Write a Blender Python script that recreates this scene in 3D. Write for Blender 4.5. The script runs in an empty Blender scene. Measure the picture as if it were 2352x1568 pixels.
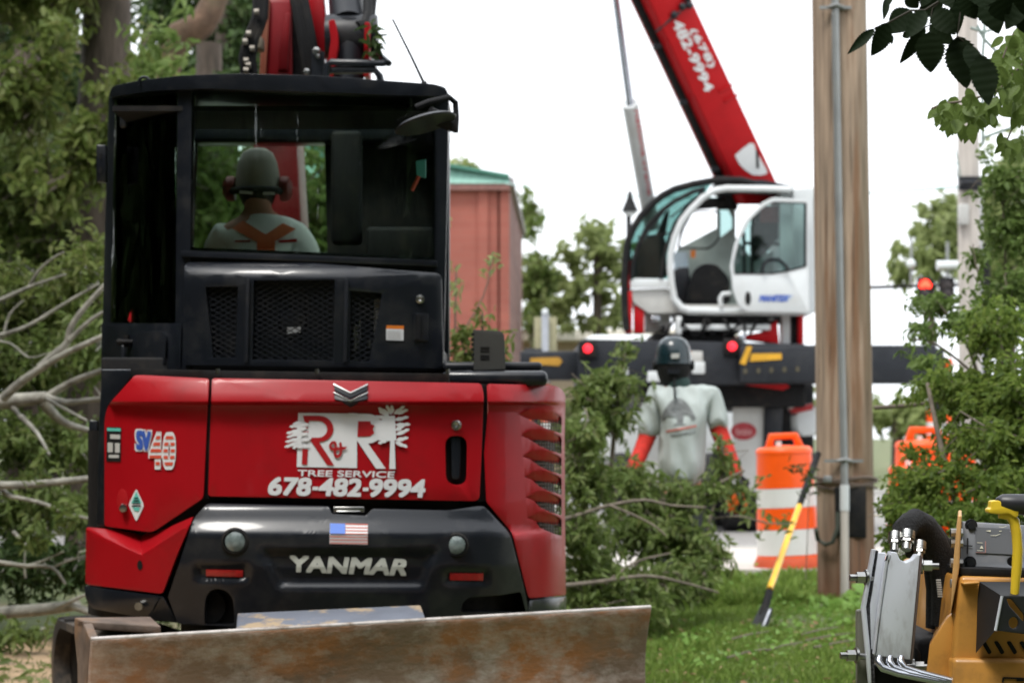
import bpy, bmesh, math, random
import numpy as np
from mathutils import Vector, Matrix
SC = bpy.context.scene
COL = SC.collection
random.seed(7)
RS = np.random.RandomState(11)
R = math.radians

# ------------------------------------------------------------------ camera
F = 5273.5            # focal length in units of a 2352-wide frame
CX, HY, CH = 1176.0, 1000.0, 1.2
cam = bpy.data.cameras.new('camera')
camo = bpy.data.objects.new('camera', cam); COL.objects.link(camo)
camo.location = (0, 0, CH); camo.rotation_euler = (R(90), 0, 0)
cam.lens = 50; cam.sensor_width = 22.3; cam.shift_y = 216/2352
cam.clip_start = 0.1; cam.clip_end = 2000
cam.dof.use_dof = True; cam.dof.focus_distance = 5.4; cam.dof.aperture_fstop = 3.9
SC.camera = camo

# ------------------------------------------------------------------ sky, sun, exposure
SUN_EL, SUN_AZ = R(62), R(215)     # azimuth clockwise from +Y (behind the camera, to its left)
w = bpy.data.worlds.new('World'); SC.world = w; w.use_nodes = True
nt = w.node_tree; nt.nodes.clear()
sky = nt.nodes.new('ShaderNodeTexSky'); sky.sky_type = 'NISHITA'; sky.sun_disc = False
sky.sun_elevation = SUN_EL; sky.sun_rotation = SUN_AZ; sky.air_density = 1.0; sky.dust_density = 4.0
hs = nt.nodes.new('ShaderNodeHueSaturation'); hs.inputs['Saturation'].default_value = 0.12
mixw = nt.nodes.new('ShaderNodeMix'); mixw.data_type = 'RGBA'; mixw.inputs[0].default_value = 0.80
mixw.inputs[7].default_value = (9.4, 9.8, 10.3, 1)          # the even cloud layer
bg = nt.nodes.new('ShaderNodeBackground'); bg.inputs['Strength'].default_value = 0.13
ow = nt.nodes.new('ShaderNodeOutputWorld')
nt.links.new(sky.outputs[0], hs.inputs['Color']); nt.links.new(hs.outputs[0], mixw.inputs[6])
nt.links.new(mixw.outputs[2], bg.inputs['Color']); nt.links.new(bg.outputs[0], ow.inputs[0])
sl = bpy.data.lights.new('sun', 'SUN'); sl.energy = 1.5; sl.angle = R(14); sl.color = (1, .96, .9)
so = bpy.data.objects.new('sun', sl); COL.objects.link(so)
sd = Vector((math.sin(SUN_AZ)*math.cos(SUN_EL), math.cos(SUN_AZ)*math.cos(SUN_EL), math.sin(SUN_EL)))
so.rotation_euler = sd.to_track_quat('Z', 'Y').to_euler(); so.location = (0, 0, 30)
vs = SC.view_settings
vs.view_transform = 'Standard'; vs.look = 'None'; vs.exposure = 0.74; vs.gamma = 1; vs.use_curve_mapping = False
SC.cycles.max_bounces = 8; SC.cycles.transparent_max_bounces = 24
SC.cycles.sample_clamp_indirect = 4

# ------------------------------------------------------------------ helpers
def W(px, py, D):
    return Vector(((px-CX)/F*D, D, CH+(HY-py)/F*D))
def plane_depth(p0, n):
    """depth of the plane through p0 with normal n, along the sight line of a frame point"""
    p0 = Vector(p0) - Vector((0, 0, CH)); n = Vector(n)
    k = n.dot(p0)
    return lambda px, py: k/(n.x*(px-CX)/F + n.y + n.z*(HY-py)/F)
def const(D): return lambda px, py: D

def tag(o, label=None, cat=None, group=None, kind=None):
    if label: o['label'] = label
    if cat: o['category'] = cat
    if group: o['group'] = group
    if kind: o['kind'] = kind
    return o
def thing(name, loc, label, cat, group=None):
    o = bpy.data.objects.new(name, None); COL.objects.link(o)
    o.location = Vector(loc); o.empty_display_size = .1
    return tag(o, label, cat, group)
def root_loc(p):
    v = Vector((0, 0, 0))
    while p is not None: v = v + p.location; p = p.parent
    return v
def link(name, me, mat, parent=None, loc=None):
    o = bpy.data.objects.new(name, me); COL.objects.link(o)
    for m in (mat if isinstance(mat, (list, tuple)) else [mat]): me.materials.append(m)
    if parent is not None: o.parent = parent
    if loc is not None: o.location = loc
    return o
def finish(me, angle=35):
    me.shade_smooth(); me.set_sharp_from_angle(angle=R(angle)); me.update()

class MB:
    """collects shapes in world coordinates and links them as one mesh object"""
    def __init__(s): s.v = []; s.f = []
    def raw(s, vs, fs):
        b = len(s.v); s.v += [Vector(v) for v in vs]; s.f += [tuple(i+b for i in f) for f in fs]; return s
    def box(s, c, d, rot=None):
        c = Vector(c); x, y, z = d[0]/2, d[1]/2, d[2]/2
        vs = [Vector((a*x, b*y, e*z)) for a in (-1, 1) for b in (-1, 1) for e in (-1, 1)]
        if rot is not None: vs = [rot @ v for v in vs]
        return s.raw([c+v for v in vs], [(0,1,3,2),(4,6,7,5),(0,4,5,1),(2,3,7,6),(0,2,6,4),(1,5,7,3)])
    def pbox(s, x0, y0, x1, y1, D, depth):
        """box whose near face fills the frame rectangle at depth D"""
        a, b = W(x0, y1, D), W(x1, y0, D)
        return s.box(((a.x+b.x)/2, D+depth/2, (a.z+b.z)/2), (b.x-a.x, depth, b.z-a.z))
    def prism(s, pts, off):
        n = len(pts); off = Vector(off); pts = [Vector(p) for p in pts]
        return s.raw(pts+[p+off for p in pts], [tuple(range(n)), tuple(reversed(range(n, 2*n)))] + [(i, i+n, (i+1) % n+n, (i+1) % n) for i in range(n)])
    def pprism(s, poly, D, depth):
        return s.prism([W(x, y, D) for x, y in poly], (0, depth, 0))
    def tube(s, pts, r, seg=8, cap=True):
        pts = [Vector(p) for p in pts]; n = len(pts)
        rr = r if isinstance(r, (list, tuple)) else [r]*n
        t0 = (pts[1]-pts[0]).normalized()
        u = t0.orthogonal().normalized(); vs = []
        for i in range(n):
            t = (pts[min(i+1, n-1)]-pts[max(i-1, 0)]).normalized()
            u = (u - t*u.dot(t)).normalized(); v = t.cross(u)
            for k in range(seg):
                a = 2*math.pi*k/seg; vs.append(pts[i]+(u*math.cos(a)+v*math.sin(a))*rr[i])
        fs = [(i*seg+k, i*seg+(k+1) % seg, (i+1)*seg+(k+1) % seg, (i+1)*seg+k) for i in range(n-1) for k in range(seg)]
        if cap: fs += [tuple(reversed(range(seg))), tuple(range((n-1)*seg, n*seg))]
        return s.raw(vs, fs)
    def cyl(s, a, b, r, seg=16, r2=None): return s.tube([a, b], [r, r if r2 is None else r2], seg)
    def lathe(s, prof, c, seg=20, axis=(0, 0, 1)):
        """prof: (radius, height) pairs along the axis"""
        ax = Vector(axis).normalized(); u = ax.orthogonal().normalized(); v = ax.cross(u); c = Vector(c)
        vs = [c+ax*h+(u*math.cos(2*math.pi*k/seg)+v*math.sin(2*math.pi*k/seg))*max(r, 1e-4) for r, h in prof for k in range(seg)]
        n = len(prof)
        fs = [(i*seg+k, i*seg+(k+1) % seg, (i+1)*seg+(k+1) % seg, (i+1)*seg+k) for i in range(n-1) for k in range(seg)]
        fs += [tuple(reversed(range(seg))), tuple(range((n-1)*seg, n*seg))]
        return s.raw(vs, fs)
    def ball(s, c, r, seg=14, rings=8):
        c = Vector(c); r = Vector(r) if hasattr(r, '__len__') else Vector((r, r, r))
        vs = []
        for i in range(rings+1):
            t = math.pi*i/rings; t = min(max(t, .02), math.pi-.02)
            for k in range(seg):
                a = 2*math.pi*k/seg; vs.append(c+Vector((r.x*math.sin(t)*math.cos(a), r.y*math.sin(t)*math.sin(a), r.z*math.cos(t))))
        fs = [(i*seg+k, (i+1)*seg+k, (i+1)*seg+(k+1) % seg, i*seg+(k+1) % seg) for i in range(rings) for k in range(seg)]
        return s.raw(vs, fs)
    def build(s, name, mat, parent=None, bevel=0, angle=35, seg=2, label=None, local=False):
        o0 = Vector((0, 0, 0)) if local else root_loc(parent)
        me = bpy.data.meshes.new(name)
        me.from_pydata([tuple(v-o0) for v in s.v], [], s.f); me.validate()
        bm = bmesh.new(); bm.from_mesh(me)
        bmesh.ops.recalc_face_normals(bm, faces=bm.faces[:])
        if bevel:
            es = [e for e in bm.edges if len(e.link_faces) == 2 and e.calc_face_angle(0) > R(angle)]
            bmesh.ops.bevel(bm, geom=es, offset=bevel, segments=seg, profile=.5, affect='EDGES', clamp_overlap=True)
        bm.to_mesh(me); bm.free(); finish(me, 50 if bevel else angle)
        o = link(name, me, mat, parent)
        if label: o['label'] = label
        return o

def rounded(poly, r, n=4):
    """round the corners of a frame polygon; r one radius or one per corner"""
    out = []; N = len(poly)
    for i, p in enumerate(poly):
        ri = r[i] if isinstance(r, (list, tuple)) else r
        p = Vector(p); a = Vector(poly[i-1])-p; b = Vector(poly[(i+1) % N])-p
        if ri <= 0 or a.length < 1e-6 or b.length < 1e-6: out.append(tuple(p)); continue
        ri = min(ri, a.length*.48, b.length*.48)
        p0, p2 = p+a.normalized()*ri, p+b.normalized()*ri
        for k in range(n+1):
            t = k/n; q = p0*(1-t)**2+p*2*t*(1-t)+p2*t*t; out.append(tuple(q))
    return out
def ellipse(cx, cy, rx, ry, n=20, a0=0):
    return [(cx+rx*math.cos(a0+2*math.pi*k/n), cy+ry*math.sin(a0+2*math.pi*k/n)) for k in range(n)]

def flat_fill(loops):
    bm = bmesh.new()
    for lp in loops:
        vs = [bm.verts.new((x/100, y/100, 0)) for x, y in lp]
        for i in range(len(vs)): bm.edges.new((vs[i], vs[(i+1) % len(vs)]))
    bmesh.ops.triangle_fill(bm, use_beauty=True, use_dissolve=False, edges=bm.edges[:])
    return bm
def cut(bm, cols, rows):
    for c in cols:
        bmesh.ops.bisect_plane(bm, geom=bm.verts[:]+bm.edges[:]+bm.faces[:], dist=1e-5, plane_co=(c/100, 0, 0), plane_no=(1, 0, 0))
    for c in rows:
        bmesh.ops.bisect_plane(bm, geom=bm.verts[:]+bm.edges[:]+bm.faces[:], dist=1e-5, plane_co=(0, c/100, 0), plane_no=(0, 1, 0))
def frange(a, b, s):
    o = []; a += s
    while a < b: o.append(a); a += s
    return o
def panel(name, poly, depth, mat, parent, thick=.03, holes=(), bevel=.006, step=0, rows=(), off=0.0, seg=2, label=None, back=None):
    """a plate whose outline is drawn in the frame and laid on a surface; it has a real thickness towards the back"""
    if not callable(depth): depth = const(depth)
    bm = flat_fill([poly]+list(holes))
    xs = [p[0] for p in poly]; ys = [p[1] for p in poly]
    cut(bm, frange(min(xs), max(xs), step) if step else (), rows if hasattr(rows, '__len__') else frange(min(ys), max(ys), rows))
    bm.verts.ensure_lookup_table(); bm.verts.index_update()
    o0 = root_loc(parent); fr = []
    for v in bm.verts:
        x, y = v.co.x*100, v.co.y*100; fr.append(W(x, y, depth(x, y)-off)-o0)
    n = len(fr)
    faces = []
    for f in bm.faces:
        idx = [v.index for v in f.verts]
        nx = (fr[idx[1]]-fr[idx[0]]).cross(fr[idx[2]]-fr[idx[0]])
        if f.normal.z > 0: idx.reverse()
        faces.append(idx)
    # frame y runs down, so reversed faces look at the camera (-Y)
    bound = [(e.verts[0].index, e.verts[1].index) for e in bm.edges if len(e.link_faces) == 1]
    bset = {frozenset(b) for b in bound}
    bm.free()
    test = faces[0]; nn = (fr[test[1]]-fr[test[0]]).cross(fr[test[2]]-fr[test[0]])
    if nn.y > 0: faces = [list(reversed(f)) for f in faces]
    vs = list(fr); fs = [tuple(f) for f in faces]
    if thick:
        if back is None: vs += [p+Vector((0, thick, 0)) for p in fr]
        else: vs += [Vector((p.x, back-o0.y, p.z)) for p in fr]
        fs += [tuple(i+n for i in reversed(f)) for f in faces]
        fs += [(a, b, b+n, a+n) for a, b in bound]
    me = bpy.data.meshes.new(name); me.from_pydata([tuple(v) for v in vs], [], fs); me.validate()
    bm = bmesh.new(); bm.from_mesh(me)
    if thick:
        bmesh.ops.recalc_face_normals(bm, faces=bm.faces[:])
        if bevel:
            bm.edges.ensure_lookup_table()
            es = [e for e in bm.edges if frozenset((e.verts[0].index, e.verts[1].index)) in bset]
            bmesh.ops.bevel(bm, geom=es, offset=bevel, segments=seg, profile=.5, affect='EDGES', clamp_overlap=True)
    bm.to_mesh(me); bm.free(); finish(me, 40)
    o = link(name, me, mat, parent)
    if label: o['label'] = label
    return o
def decals(name, polys, depth, mat, parent, off=.004, step=40, rows=0, label=None):
    """flat print: thin sheets laid on a surface"""
    if not callable(depth): depth = const(depth)
    vs, fs = [], []; o0 = root_loc(parent)
    for poly in polys:
        holes = ()
        if isinstance(poly, dict): holes = poly['holes']; poly = poly['p']
        bm = flat_fill([poly]+list(holes)); xs = [p[0] for p in poly]
        ys = [p[1] for p in poly]; cut(bm, frange(min(xs), max(xs), step), frange(min(ys), max(ys), rows) if rows else ())
        bm.verts.index_update(); b = len(vs)
        for v in bm.verts:
            x, y = v.co.x*100, v.co.y*100; vs.append(W(x, y, depth(x, y)-off)-o0)
        for f in bm.faces: fs.append(tuple(v.index+b for v in f.verts))
        bm.free()
    me = bpy.data.meshes.new(name); me.from_pydata([tuple(v) for v in vs], [], fs); me.validate(); me.update()
    o = link(name, me, mat, parent)
    if label: o['label'] = label
    return o
def text2d(body, bold=0.0, shear=0.0, space=1.0):
    c = bpy.data.curves.new('t', 'FONT'); c.body = body; c.offset = bold; c.shear = shear; c.space_character = space; c.resolution_u = 4
    o = bpy.data.objects.new('t', c); COL.objects.link(o)
    me = bpy.data.meshes.new_from_object(o.evaluated_get(bpy.context.evaluated_depsgraph_get()))
    vs = [(v.co.x, v.co.y) for v in me.vertices]; fs = [tuple(p.vertices) for p in me.polygons]
    bpy.data.objects.remove(o); bpy.data.curves.remove(c); bpy.data.meshes.remove(me)
    xs = [v[0] for v in vs]; ys = [v[1] for v in vs]
    x0, x1, y0, y1 = min(xs), max(xs), min(ys), max(ys)
    return [((x-x0)/(x1-x0), (y-y0)/(y1-y0)) for x, y in vs], fs
def lettering(name, body, quad, depth, mat, parent, bold=0.0, shear=0.0, space=1.0, off=.005, step=30, rows=0, label=None):
    """quad: frame corners top-left, top-right, bottom-right, bottom-left of the writing; bold strokes are built from shifted sheets"""
    if not callable(depth): depth = const(depth)
    vs, fs = text2d(body, 0, shear, space)
    tl, tr, br, bl = [Vector(q) for q in quad]
    hpx = (bl-tl).length; r = bold*hpx
    # keep the heavier strokes inside the given box
    cx_ = (tr-tl).normalized()*r; cy_ = (bl-tl).normalized()*r
    tl, tr, br, bl = tl+cx_+cy_, tr-cx_+cy_, br-cx_-cy_, bl+cx_-cy_
    sh = [(0, 0)]
    if r: sh += [(r*a*.9, r*b*.9) for a in (-1, 0, 1) for b in (-1, 0, 1) if a or b]
    o0 = root_loc(parent); V, Fs = [], []
    for j, (dx, dy) in enumerate(sh):
        me = bpy.data.meshes.new('t'); pts = []
        for u, v in vs:
            p = (tl*(1-u)+tr*u)*v+(bl*(1-u)+br*u)*(1-v); pts.append(((p.x+dx)/100, (p.y+dy)/100, 0))
        me.from_pydata(pts, [], fs)
        bm = bmesh.new(); bm.from_mesh(me); bpy.data.meshes.remove(me)
        bmesh.ops.remove_doubles(bm, verts=bm.verts[:], dist=1e-6)
        xs = [p[0]*100 for p in pts]; ys = [p[1]*100 for p in pts]
        cut(bm, frange(min(xs), max(xs), step), frange(min(ys), max(ys), rows) if rows else ())
        bm.verts.index_update(); b = len(V)
        for v in bm.verts:
            x, y = v.co.x*100, v.co.y*100; V.append(W(x, y, depth(x, y)-off-.00015*j)-o0)
        Fs += [tuple(v.index+b for v in f.verts) for f in bm.faces]; bm.free()
    me = bpy.data.meshes.new(name); me.from_pydata([tuple(v) for v in V], [], Fs); me.update()
    o = link(name, me, mat, parent)
    if label: o['label'] = label
    return o

# ------------------------------------------------------------------ materials
def M(name, col, rough=.5, metal=0.0, coat=0.0, var=.12, scale=6.0, bump=0.0, bscale=60.0, dirt=None, damt=.5, dscale=3.0, spec=.5, emit=None, estr=0, stretch=None, island=False, trans=0.0, dlo=.5, dhi=.68):
    m = bpy.data.materials.new(name); m.use_nodes = True; n = m.node_tree.nodes; L = m.node_tree.links
    b = n['Principled BSDF']
    tc = n.new('ShaderNodeTexCoord'); mp = n.new('ShaderNodeMapping'); L.new(tc.outputs['Object'], mp.inputs[0])
    if stretch: mp.inputs['Scale'].default_value = stretch
    nz = n.new('ShaderNodeTexNoise'); nz.inputs['Scale'].default_value = scale; nz.inputs['Detail'].default_value = 5; L.new(mp.outputs[0], nz.inputs['Vector'])
    rp = n.new('ShaderNodeValToRGB'); L.new(nz.outputs['Fac'], rp.inputs[0])
    c = Vector(col[:3]); lo, hi = c*(1-var), c*(1+var)
    rp.color_ramp.elements[0].position = .3; rp.color_ramp.elements[1].position = .7
    rp.color_ramp.elements[0].color = (*lo, 1); rp.color_ramp.elements[1].color = (*hi, 1)
    out = rp.outputs[0]
    if island:
        ge = n.new('ShaderNodeNewGeometry'); r2 = n.new('ShaderNodeValToRGB'); L.new(ge.outputs['Random Per Island'], r2.inputs[0])
        cols = island if isinstance(island, list) else [lo, hi]
        r2.color_ramp.elements[0].color = (*cols[0], 1); r2.color_ramp.elements[1].color = (*cols[-1], 1)
        for i, cc in enumerate(cols[1:-1]):
            e = r2.color_ramp.elements.new((i+1)/(len(cols)-1)); e.color = (*cc, 1)
        mx = n.new('ShaderNodeMix'); mx.data_type = 'RGBA'; mx.inputs[0].default_value = .75
        L.new(out, mx.inputs[6]); L.new(r2.outputs[0], mx.inputs[7]); out = mx.outputs[2]
    if dirt is not None:
        n2 = n.new('ShaderNodeTexNoise'); n2.inputs['Scale'].default_value = dscale; n2.inputs['Detail'].default_value = 8; n2.inputs['Roughness'].default_value = .65
        L.new(mp.outputs[0], n2.inputs['Vector'])
        r3 = n.new('ShaderNodeMapRange'); r3.inputs[1].default_value = dlo; r3.inputs[2].default_value = dhi; r3.inputs[4].default_value = damt
        L.new(n2.outputs['Fac'], r3.inputs[0])
        mx = n.new('ShaderNodeMix'); mx.data_type = 'RGBA'; mx.inputs[7].default_value = (*dirt, 1)
        L.new(r3.outputs[0], mx.inputs[0]); L.new(out, mx.inputs[6]); out = mx.outputs[2]
    L.new(out, b.inputs['Base Color'])
    b.inputs['Roughness'].default_value = rough; b.inputs['Metallic'].default_value = metal
    b.inputs['Coat Weight'].default_value = coat; b.inputs['Coat Roughness'].default_value = .06
    b.inputs['Specular IOR Level'].default_value = spec
    if bump:
        nb = n.new('ShaderNodeTexNoise'); nb.inputs['Scale'].default_value = bscale; nb.inputs['Detail'].default_value = 6; L.new(mp.outputs[0], nb.inputs['Vector'])
        bp = n.new('ShaderNodeBump'); bp.inputs['Strength'].default_value = bump; bp.inputs['Distance'].default_value = .01
        L.new(nb.outputs['Fac'], bp.inputs['Height']); L.new(bp.outputs[0], b.inputs['Normal'])
    if emit: b.inputs['Emission Color'].default_value = (*emit, 1); b.inputs['Emission Strength'].default_value = estr
    if trans:
        tr = n.new('ShaderNodeBsdfTranslucent'); L.new(out, tr.inputs[0])
        ms = n.new('ShaderNodeMixShader'); ms.inputs[0].default_value = trans
        L.new(b.outputs[0], ms.inputs[1]); L.new(tr.outputs[0], ms.inputs[2]); L.new(ms.outputs[0], n['Material Output'].inputs[0])
    return m
def glass(name, tint, refl=.08, rough=.02):
    m = bpy.data.materials.new(name); m.use_nodes = True; n = m.node_tree.nodes; L = m.node_tree.links
    n.remove(n['Principled BSDF'])
    t = n.new('ShaderNodeBsdfTransparent'); t.inputs[0].default_value = (*tint, 1)
    g = n.new('ShaderNodeBsdfGlossy'); g.inputs['Roughness'].default_value = rough
    fr = n.new('ShaderNodeFresnel'); fr.inputs[0].default_value = 1.5
    ms = n.new('ShaderNodeMixShader')
    L.new(fr.outputs[0], ms.inputs[0]); L.new(t.outputs[0], ms.inputs[1]); L.new(g.outputs[0], ms.inputs[2]); L.new(ms.outputs[0], n['Material Output'].inputs[0])
    return m
def leafmat(name, cols, rough=.45, trans=.3, spec=.18):
    c = Vector(cols[len(cols)//2])
    return M(name, c, rough=rough, var=.25, scale=1.5, island=[Vector(x) for x in cols], trans=trans, spec=spec)
RED = M('red_paint', (.35, .004, .009), rough=.38, spec=.25, coat=.12, var=.05, dirt=(.16, .012, .012), damt=.35, dscale=5)
CRANE_RED = M('crane_red_paint', (.44, .006, .010), rough=.45, spec=.2, coat=0, var=.08)
BLACK = M('black_gloss_paint', (.010, .012, .017), rough=.3, spec=.35, coat=.25, var=.15, dirt=(.05, .048, .045), damt=.4, dscale=6)
GREYB = M('dark_grey_plastic', (.014, .016, .021), rough=.4, spec=.3, var=.15, dirt=(.06, .055, .05), damt=.4, dscale=7)
MATT = M('black_rubber', (.008, .008, .009), rough=.7, spec=.25, var=.25, dirt=(.05, .042, .032), damt=.4, dscale=8)
DECK = M('dark_deck_paint', (.018, .021, .027), rough=.5, spec=.3, var=.2, dirt=(.06, .055, .05), damt=.3)
WHITE = M('white_print', (.70, .71, .72), rough=.5, var=.03)
WPAINT = M('white_paint', (.62, .65, .66), rough=.4, coat=.3, var=.04, dirt=(.42, .41, .38), damt=.35)
WGREY = M('grey_white_paint', (.5, .5, .48), rough=.5, var=.08, dirt=(.3, .28, .25), damt=.4)
REDPRINT = M('red_print', (.38, .008, .012), rough=.4, var=.04)
PALE = M('pale_print', (.62, .64, .58), rough=.45, var=.04)
BLUEPRINT = M('blue_print', (.04, .1, .42), rough=.5, var=.06)
FLAGBLUE = M('flag_blue_print', (.06, .17, .6), rough=.5, var=.1)
FLAGRED = M('flag_red_print', (.62, .08, .04), rough=.5, var=.06)
TEAL = M('teal_print', (.12, .5, .42), rough=.5, var=.06)
ORANGE = M('orange_print', (.75, .2, .02), rough=.5, var=.05)
CHROME = M('zinc_plated_steel', (.36, .36, .35), rough=.3, metal=1, var=.15, scale=30)
STEEL = M('grey_steel', (.60, .63, .70), rough=.34, metal=.15, var=.08, dirt=(.16, .13, .12), damt=.5, dscale=14, stretch=(1, 1, .4))
ROD = M('hydraulic_rod', (.42, .44, .48), rough=.25, metal=.9, var=.1)
LENS = M('lamp_lens', (.17, .21, .205), rough=.12, coat=.6, var=.25, scale=50)
REFLECT = M('red_reflector', (.42, .012, .012), rough=.3, coat=.4, var=.15, scale=60)
YELLOW = M('machine_yellow_paint', (.50, .235, .045), rough=.42, coat=.15, var=.08, dirt=(.22, .11, .03), damt=.55, dscale=7, bump=.05)
LEVER = M('yellow_lever_coating', (.75, .52, .03), rough=.38, var=.07)
SKIN = M('skin', (.50, .24, .16), rough=.55, var=.08, scale=15)
SHIRT = M('pale_grey_shirt', (.41, .455, .44), rough=.85, var=.08, scale=8, bump=.9, bscale=9, stretch=(1.6, 1, .6))
RUST = M('rust_orange_strap', (.62, .15, .05), rough=.75, var=.12)
DRUMO = M('orange_reflective_sheet', (.93, .10, .003), rough=.4, var=.06, dirt=(.5, .12, .03), damt=.2)
DRUMW = M('white_reflective_sheet', (.68, .68, .66), rough=.4, var=.05, dirt=(.4, .38, .33), damt=.3)
GLASS = glass('tinted_cab_glass', (.88, .93, .90))
CGLASS = glass('green_cab_glass', (.62, .74, .725))
FGLASS = glass('clear_front_glass', (.82, .90, .85))

def rust_mat():
    m = M('worn_blade_steel', (.24, .165, .12), rough=.5, metal=.25, var=.35, scale=2.2, dirt=(.42, .17, .06), damt=.85, dscale=2.4, bump=.35, bscale=45, stretch=(.8, 1, 1.5), dlo=.46, dhi=.61)
    n = m.node_tree.nodes; L = m.node_tree.links; b = n['Principled BSDF']
    prev = b.inputs['Base Color'].links[0].from_socket
    tc = n['Texture Coordinate']
    mp = n.new('ShaderNodeMapping'); mp.inputs['Scale'].default_value = (2.2, 1, 3.2); L.new(tc.outputs['Object'], mp.inputs[0])
    nz = n.new('ShaderNodeTexNoise'); nz.inputs['Scale'].default_value = 3; nz.inputs['Detail'].default_value = 9; nz.inputs['Roughness'].default_value = .7; L.new(mp.outputs[0], nz.inputs['Vector'])
    mr = n.new('ShaderNodeMapRange'); mr.inputs[1].default_value = .45; mr.inputs[2].default_value = .70; L.new(nz.outputs['Fac'], mr.inputs[0])
    mx = n.new('ShaderNodeMix'); mx.data_type = 'RGBA'; mx.inputs[7].default_value = (.50, .44, .40, 1)
    L.new(mr.outputs[0], mx.inputs[0]); L.new(prev, mx.inputs[6]); L.new(mx.outputs[2], b.inputs['Base Color'])
    return m
BLADE = rust_mat()
BLADE2 = M('brown_rusty_steel', (.15, .11, .085), rough=.7, var=.4, scale=9, dirt=(.26, .15, .08), damt=.8, dscale=6, bump=.3)
MUDSTEEL = M('muddy_grey_plate', (.17, .19, .23), rough=.5, metal=.3, var=.15, dirt=(.48, .36, .22), damt=.9, dscale=7, dlo=.52, dhi=.6)
def wood_mat(name, base, stain, right_tint):
    m = M(name, base, rough=.85, var=.38, scale=11, stretch=(2.8, 2.8, .16), dirt=stain, damt=.85, dscale=2.2, bump=.6, bscale=26, dlo=.5, dhi=.6)
    n = m.node_tree.nodes; L = m.node_tree.links; b = n['Principled BSDF']
    prev = b.inputs['Base Color'].links[0].from_socket; tc = n['Texture Coordinate']
    # reddish base and darker greenish right side, both staying with the pole
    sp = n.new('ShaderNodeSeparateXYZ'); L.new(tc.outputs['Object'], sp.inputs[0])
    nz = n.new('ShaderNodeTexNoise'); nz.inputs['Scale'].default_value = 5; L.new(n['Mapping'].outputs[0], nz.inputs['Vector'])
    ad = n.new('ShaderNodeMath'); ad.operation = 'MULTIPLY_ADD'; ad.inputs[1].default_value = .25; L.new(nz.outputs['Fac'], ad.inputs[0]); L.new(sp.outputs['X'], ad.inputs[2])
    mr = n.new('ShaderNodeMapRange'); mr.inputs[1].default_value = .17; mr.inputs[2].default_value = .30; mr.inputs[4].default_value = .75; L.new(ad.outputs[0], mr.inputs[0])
    mx = n.new('ShaderNodeMix'); mx.data_type = 'RGBA'; mx.inputs[7].default_value = (*right_tint, 1); L.new(mr.outputs[0], mx.inputs[0]); L.new(prev, mx.inputs[6])
    ad2 = n.new('ShaderNodeMath'); ad2.operation = 'MULTIPLY_ADD'; ad2.inputs[1].default_value = -1.3; L.new(nz.outputs['Fac'], ad2.inputs[0]); L.new(sp.outputs['Z'], ad2.inputs[2])
    m2 = n.new('ShaderNodeMapRange'); m2.inputs[1].default_value = .35; m2.inputs[2].default_value = -.55; m2.inputs[4].default_value = .9; L.new(ad2.outputs[0], m2.inputs[0])
    mx2 = n.new('ShaderNodeMix'); mx2.data_type = 'RGBA'; mx2.inputs[7].default_value = (.16, .07, .035, 1); L.new(m2.outputs[0], mx2.inputs[0]); L.new(mx.outputs[2], mx2.inputs[6])
    L.new(mx2.outputs[2], b.inputs['Base Color']); return m
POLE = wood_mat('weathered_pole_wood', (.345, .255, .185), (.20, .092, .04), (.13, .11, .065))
POLE2 = M('grey_pole', (.48, .44, .40), rough=.85, var=.2, stretch=(2, 2, .2), scale=8)
BARK = M('grey_lichen_bark', (.30, .29, .25), rough=.9, var=.35, scale=14, dirt=(.10, .09, .075), damt=.7, dscale=9, bump=.6, bscale=40)
DBARK = M('dark_brown_bark', (.085, .066, .052), rough=.95, var=.4, scale=9, stretch=(2, 2, .4), bump=.8, bscale=18)
RBARK = M('red_brown_bark', (.115, .07, .045), rough=.95, var=.35, scale=8, dirt=(.10, .09, .05), damt=.6, bump=.6, bscale=20)
TWIG = M('twig_bark', (.17, .14, .11), rough=.9, var=.3, scale=20)
LF_OAK = leafmat('oak_leaf', [(.085, .13, .032), (.12, .175, .045), (.16, .22, .06), (.24, .30, .11), (.15, .16, .055)], rough=.4, trans=.45)
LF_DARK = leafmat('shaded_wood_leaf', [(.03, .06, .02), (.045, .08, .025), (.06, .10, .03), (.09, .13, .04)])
LF_OLIVE = leafmat('olive_leaf', [(.095, .14, .032), (.13, .18, .042), (.165, .215, .055), (.16, .16, .06), (.23, .28, .09)], trans=.45)
LF_SHRUB = leafmat('shrub_leaf', [(.075, .13, .026), (.125, .19, .038), (.175, .245, .05), (.24, .30, .07)], trans=.6)
LF_FAR = leafmat('far_tree_leaf', [(.20, .25, .09), (.24, .29, .11), (.28, .33, .13), (.32, .36, .17)], trans=.6)  # leaf greens paled to imitate bright-sky glare on the far trees
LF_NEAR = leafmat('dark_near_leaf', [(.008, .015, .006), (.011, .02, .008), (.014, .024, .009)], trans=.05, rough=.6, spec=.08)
LF_LIGHT = leafmat('light_branch_leaf', [(.10, .17, .04), (.15, .22, .06), (.19, .26, .085)], trans=.45)
LF_VINE = leafmat('vine_leaf', [(.13, .25, .045), (.18, .31, .06), (.22, .36, .09)], trans=.35)
FLOWER = leafmat('orange_flower', [(.75, .10, .02), (.85, .16, .03), (.65, .08, .03)], trans=.2)
DEAD = leafmat('dry_leaf', [(.30, .17, .09), (.38, .25, .14), (.24, .14, .08)], trans=.15)

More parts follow.
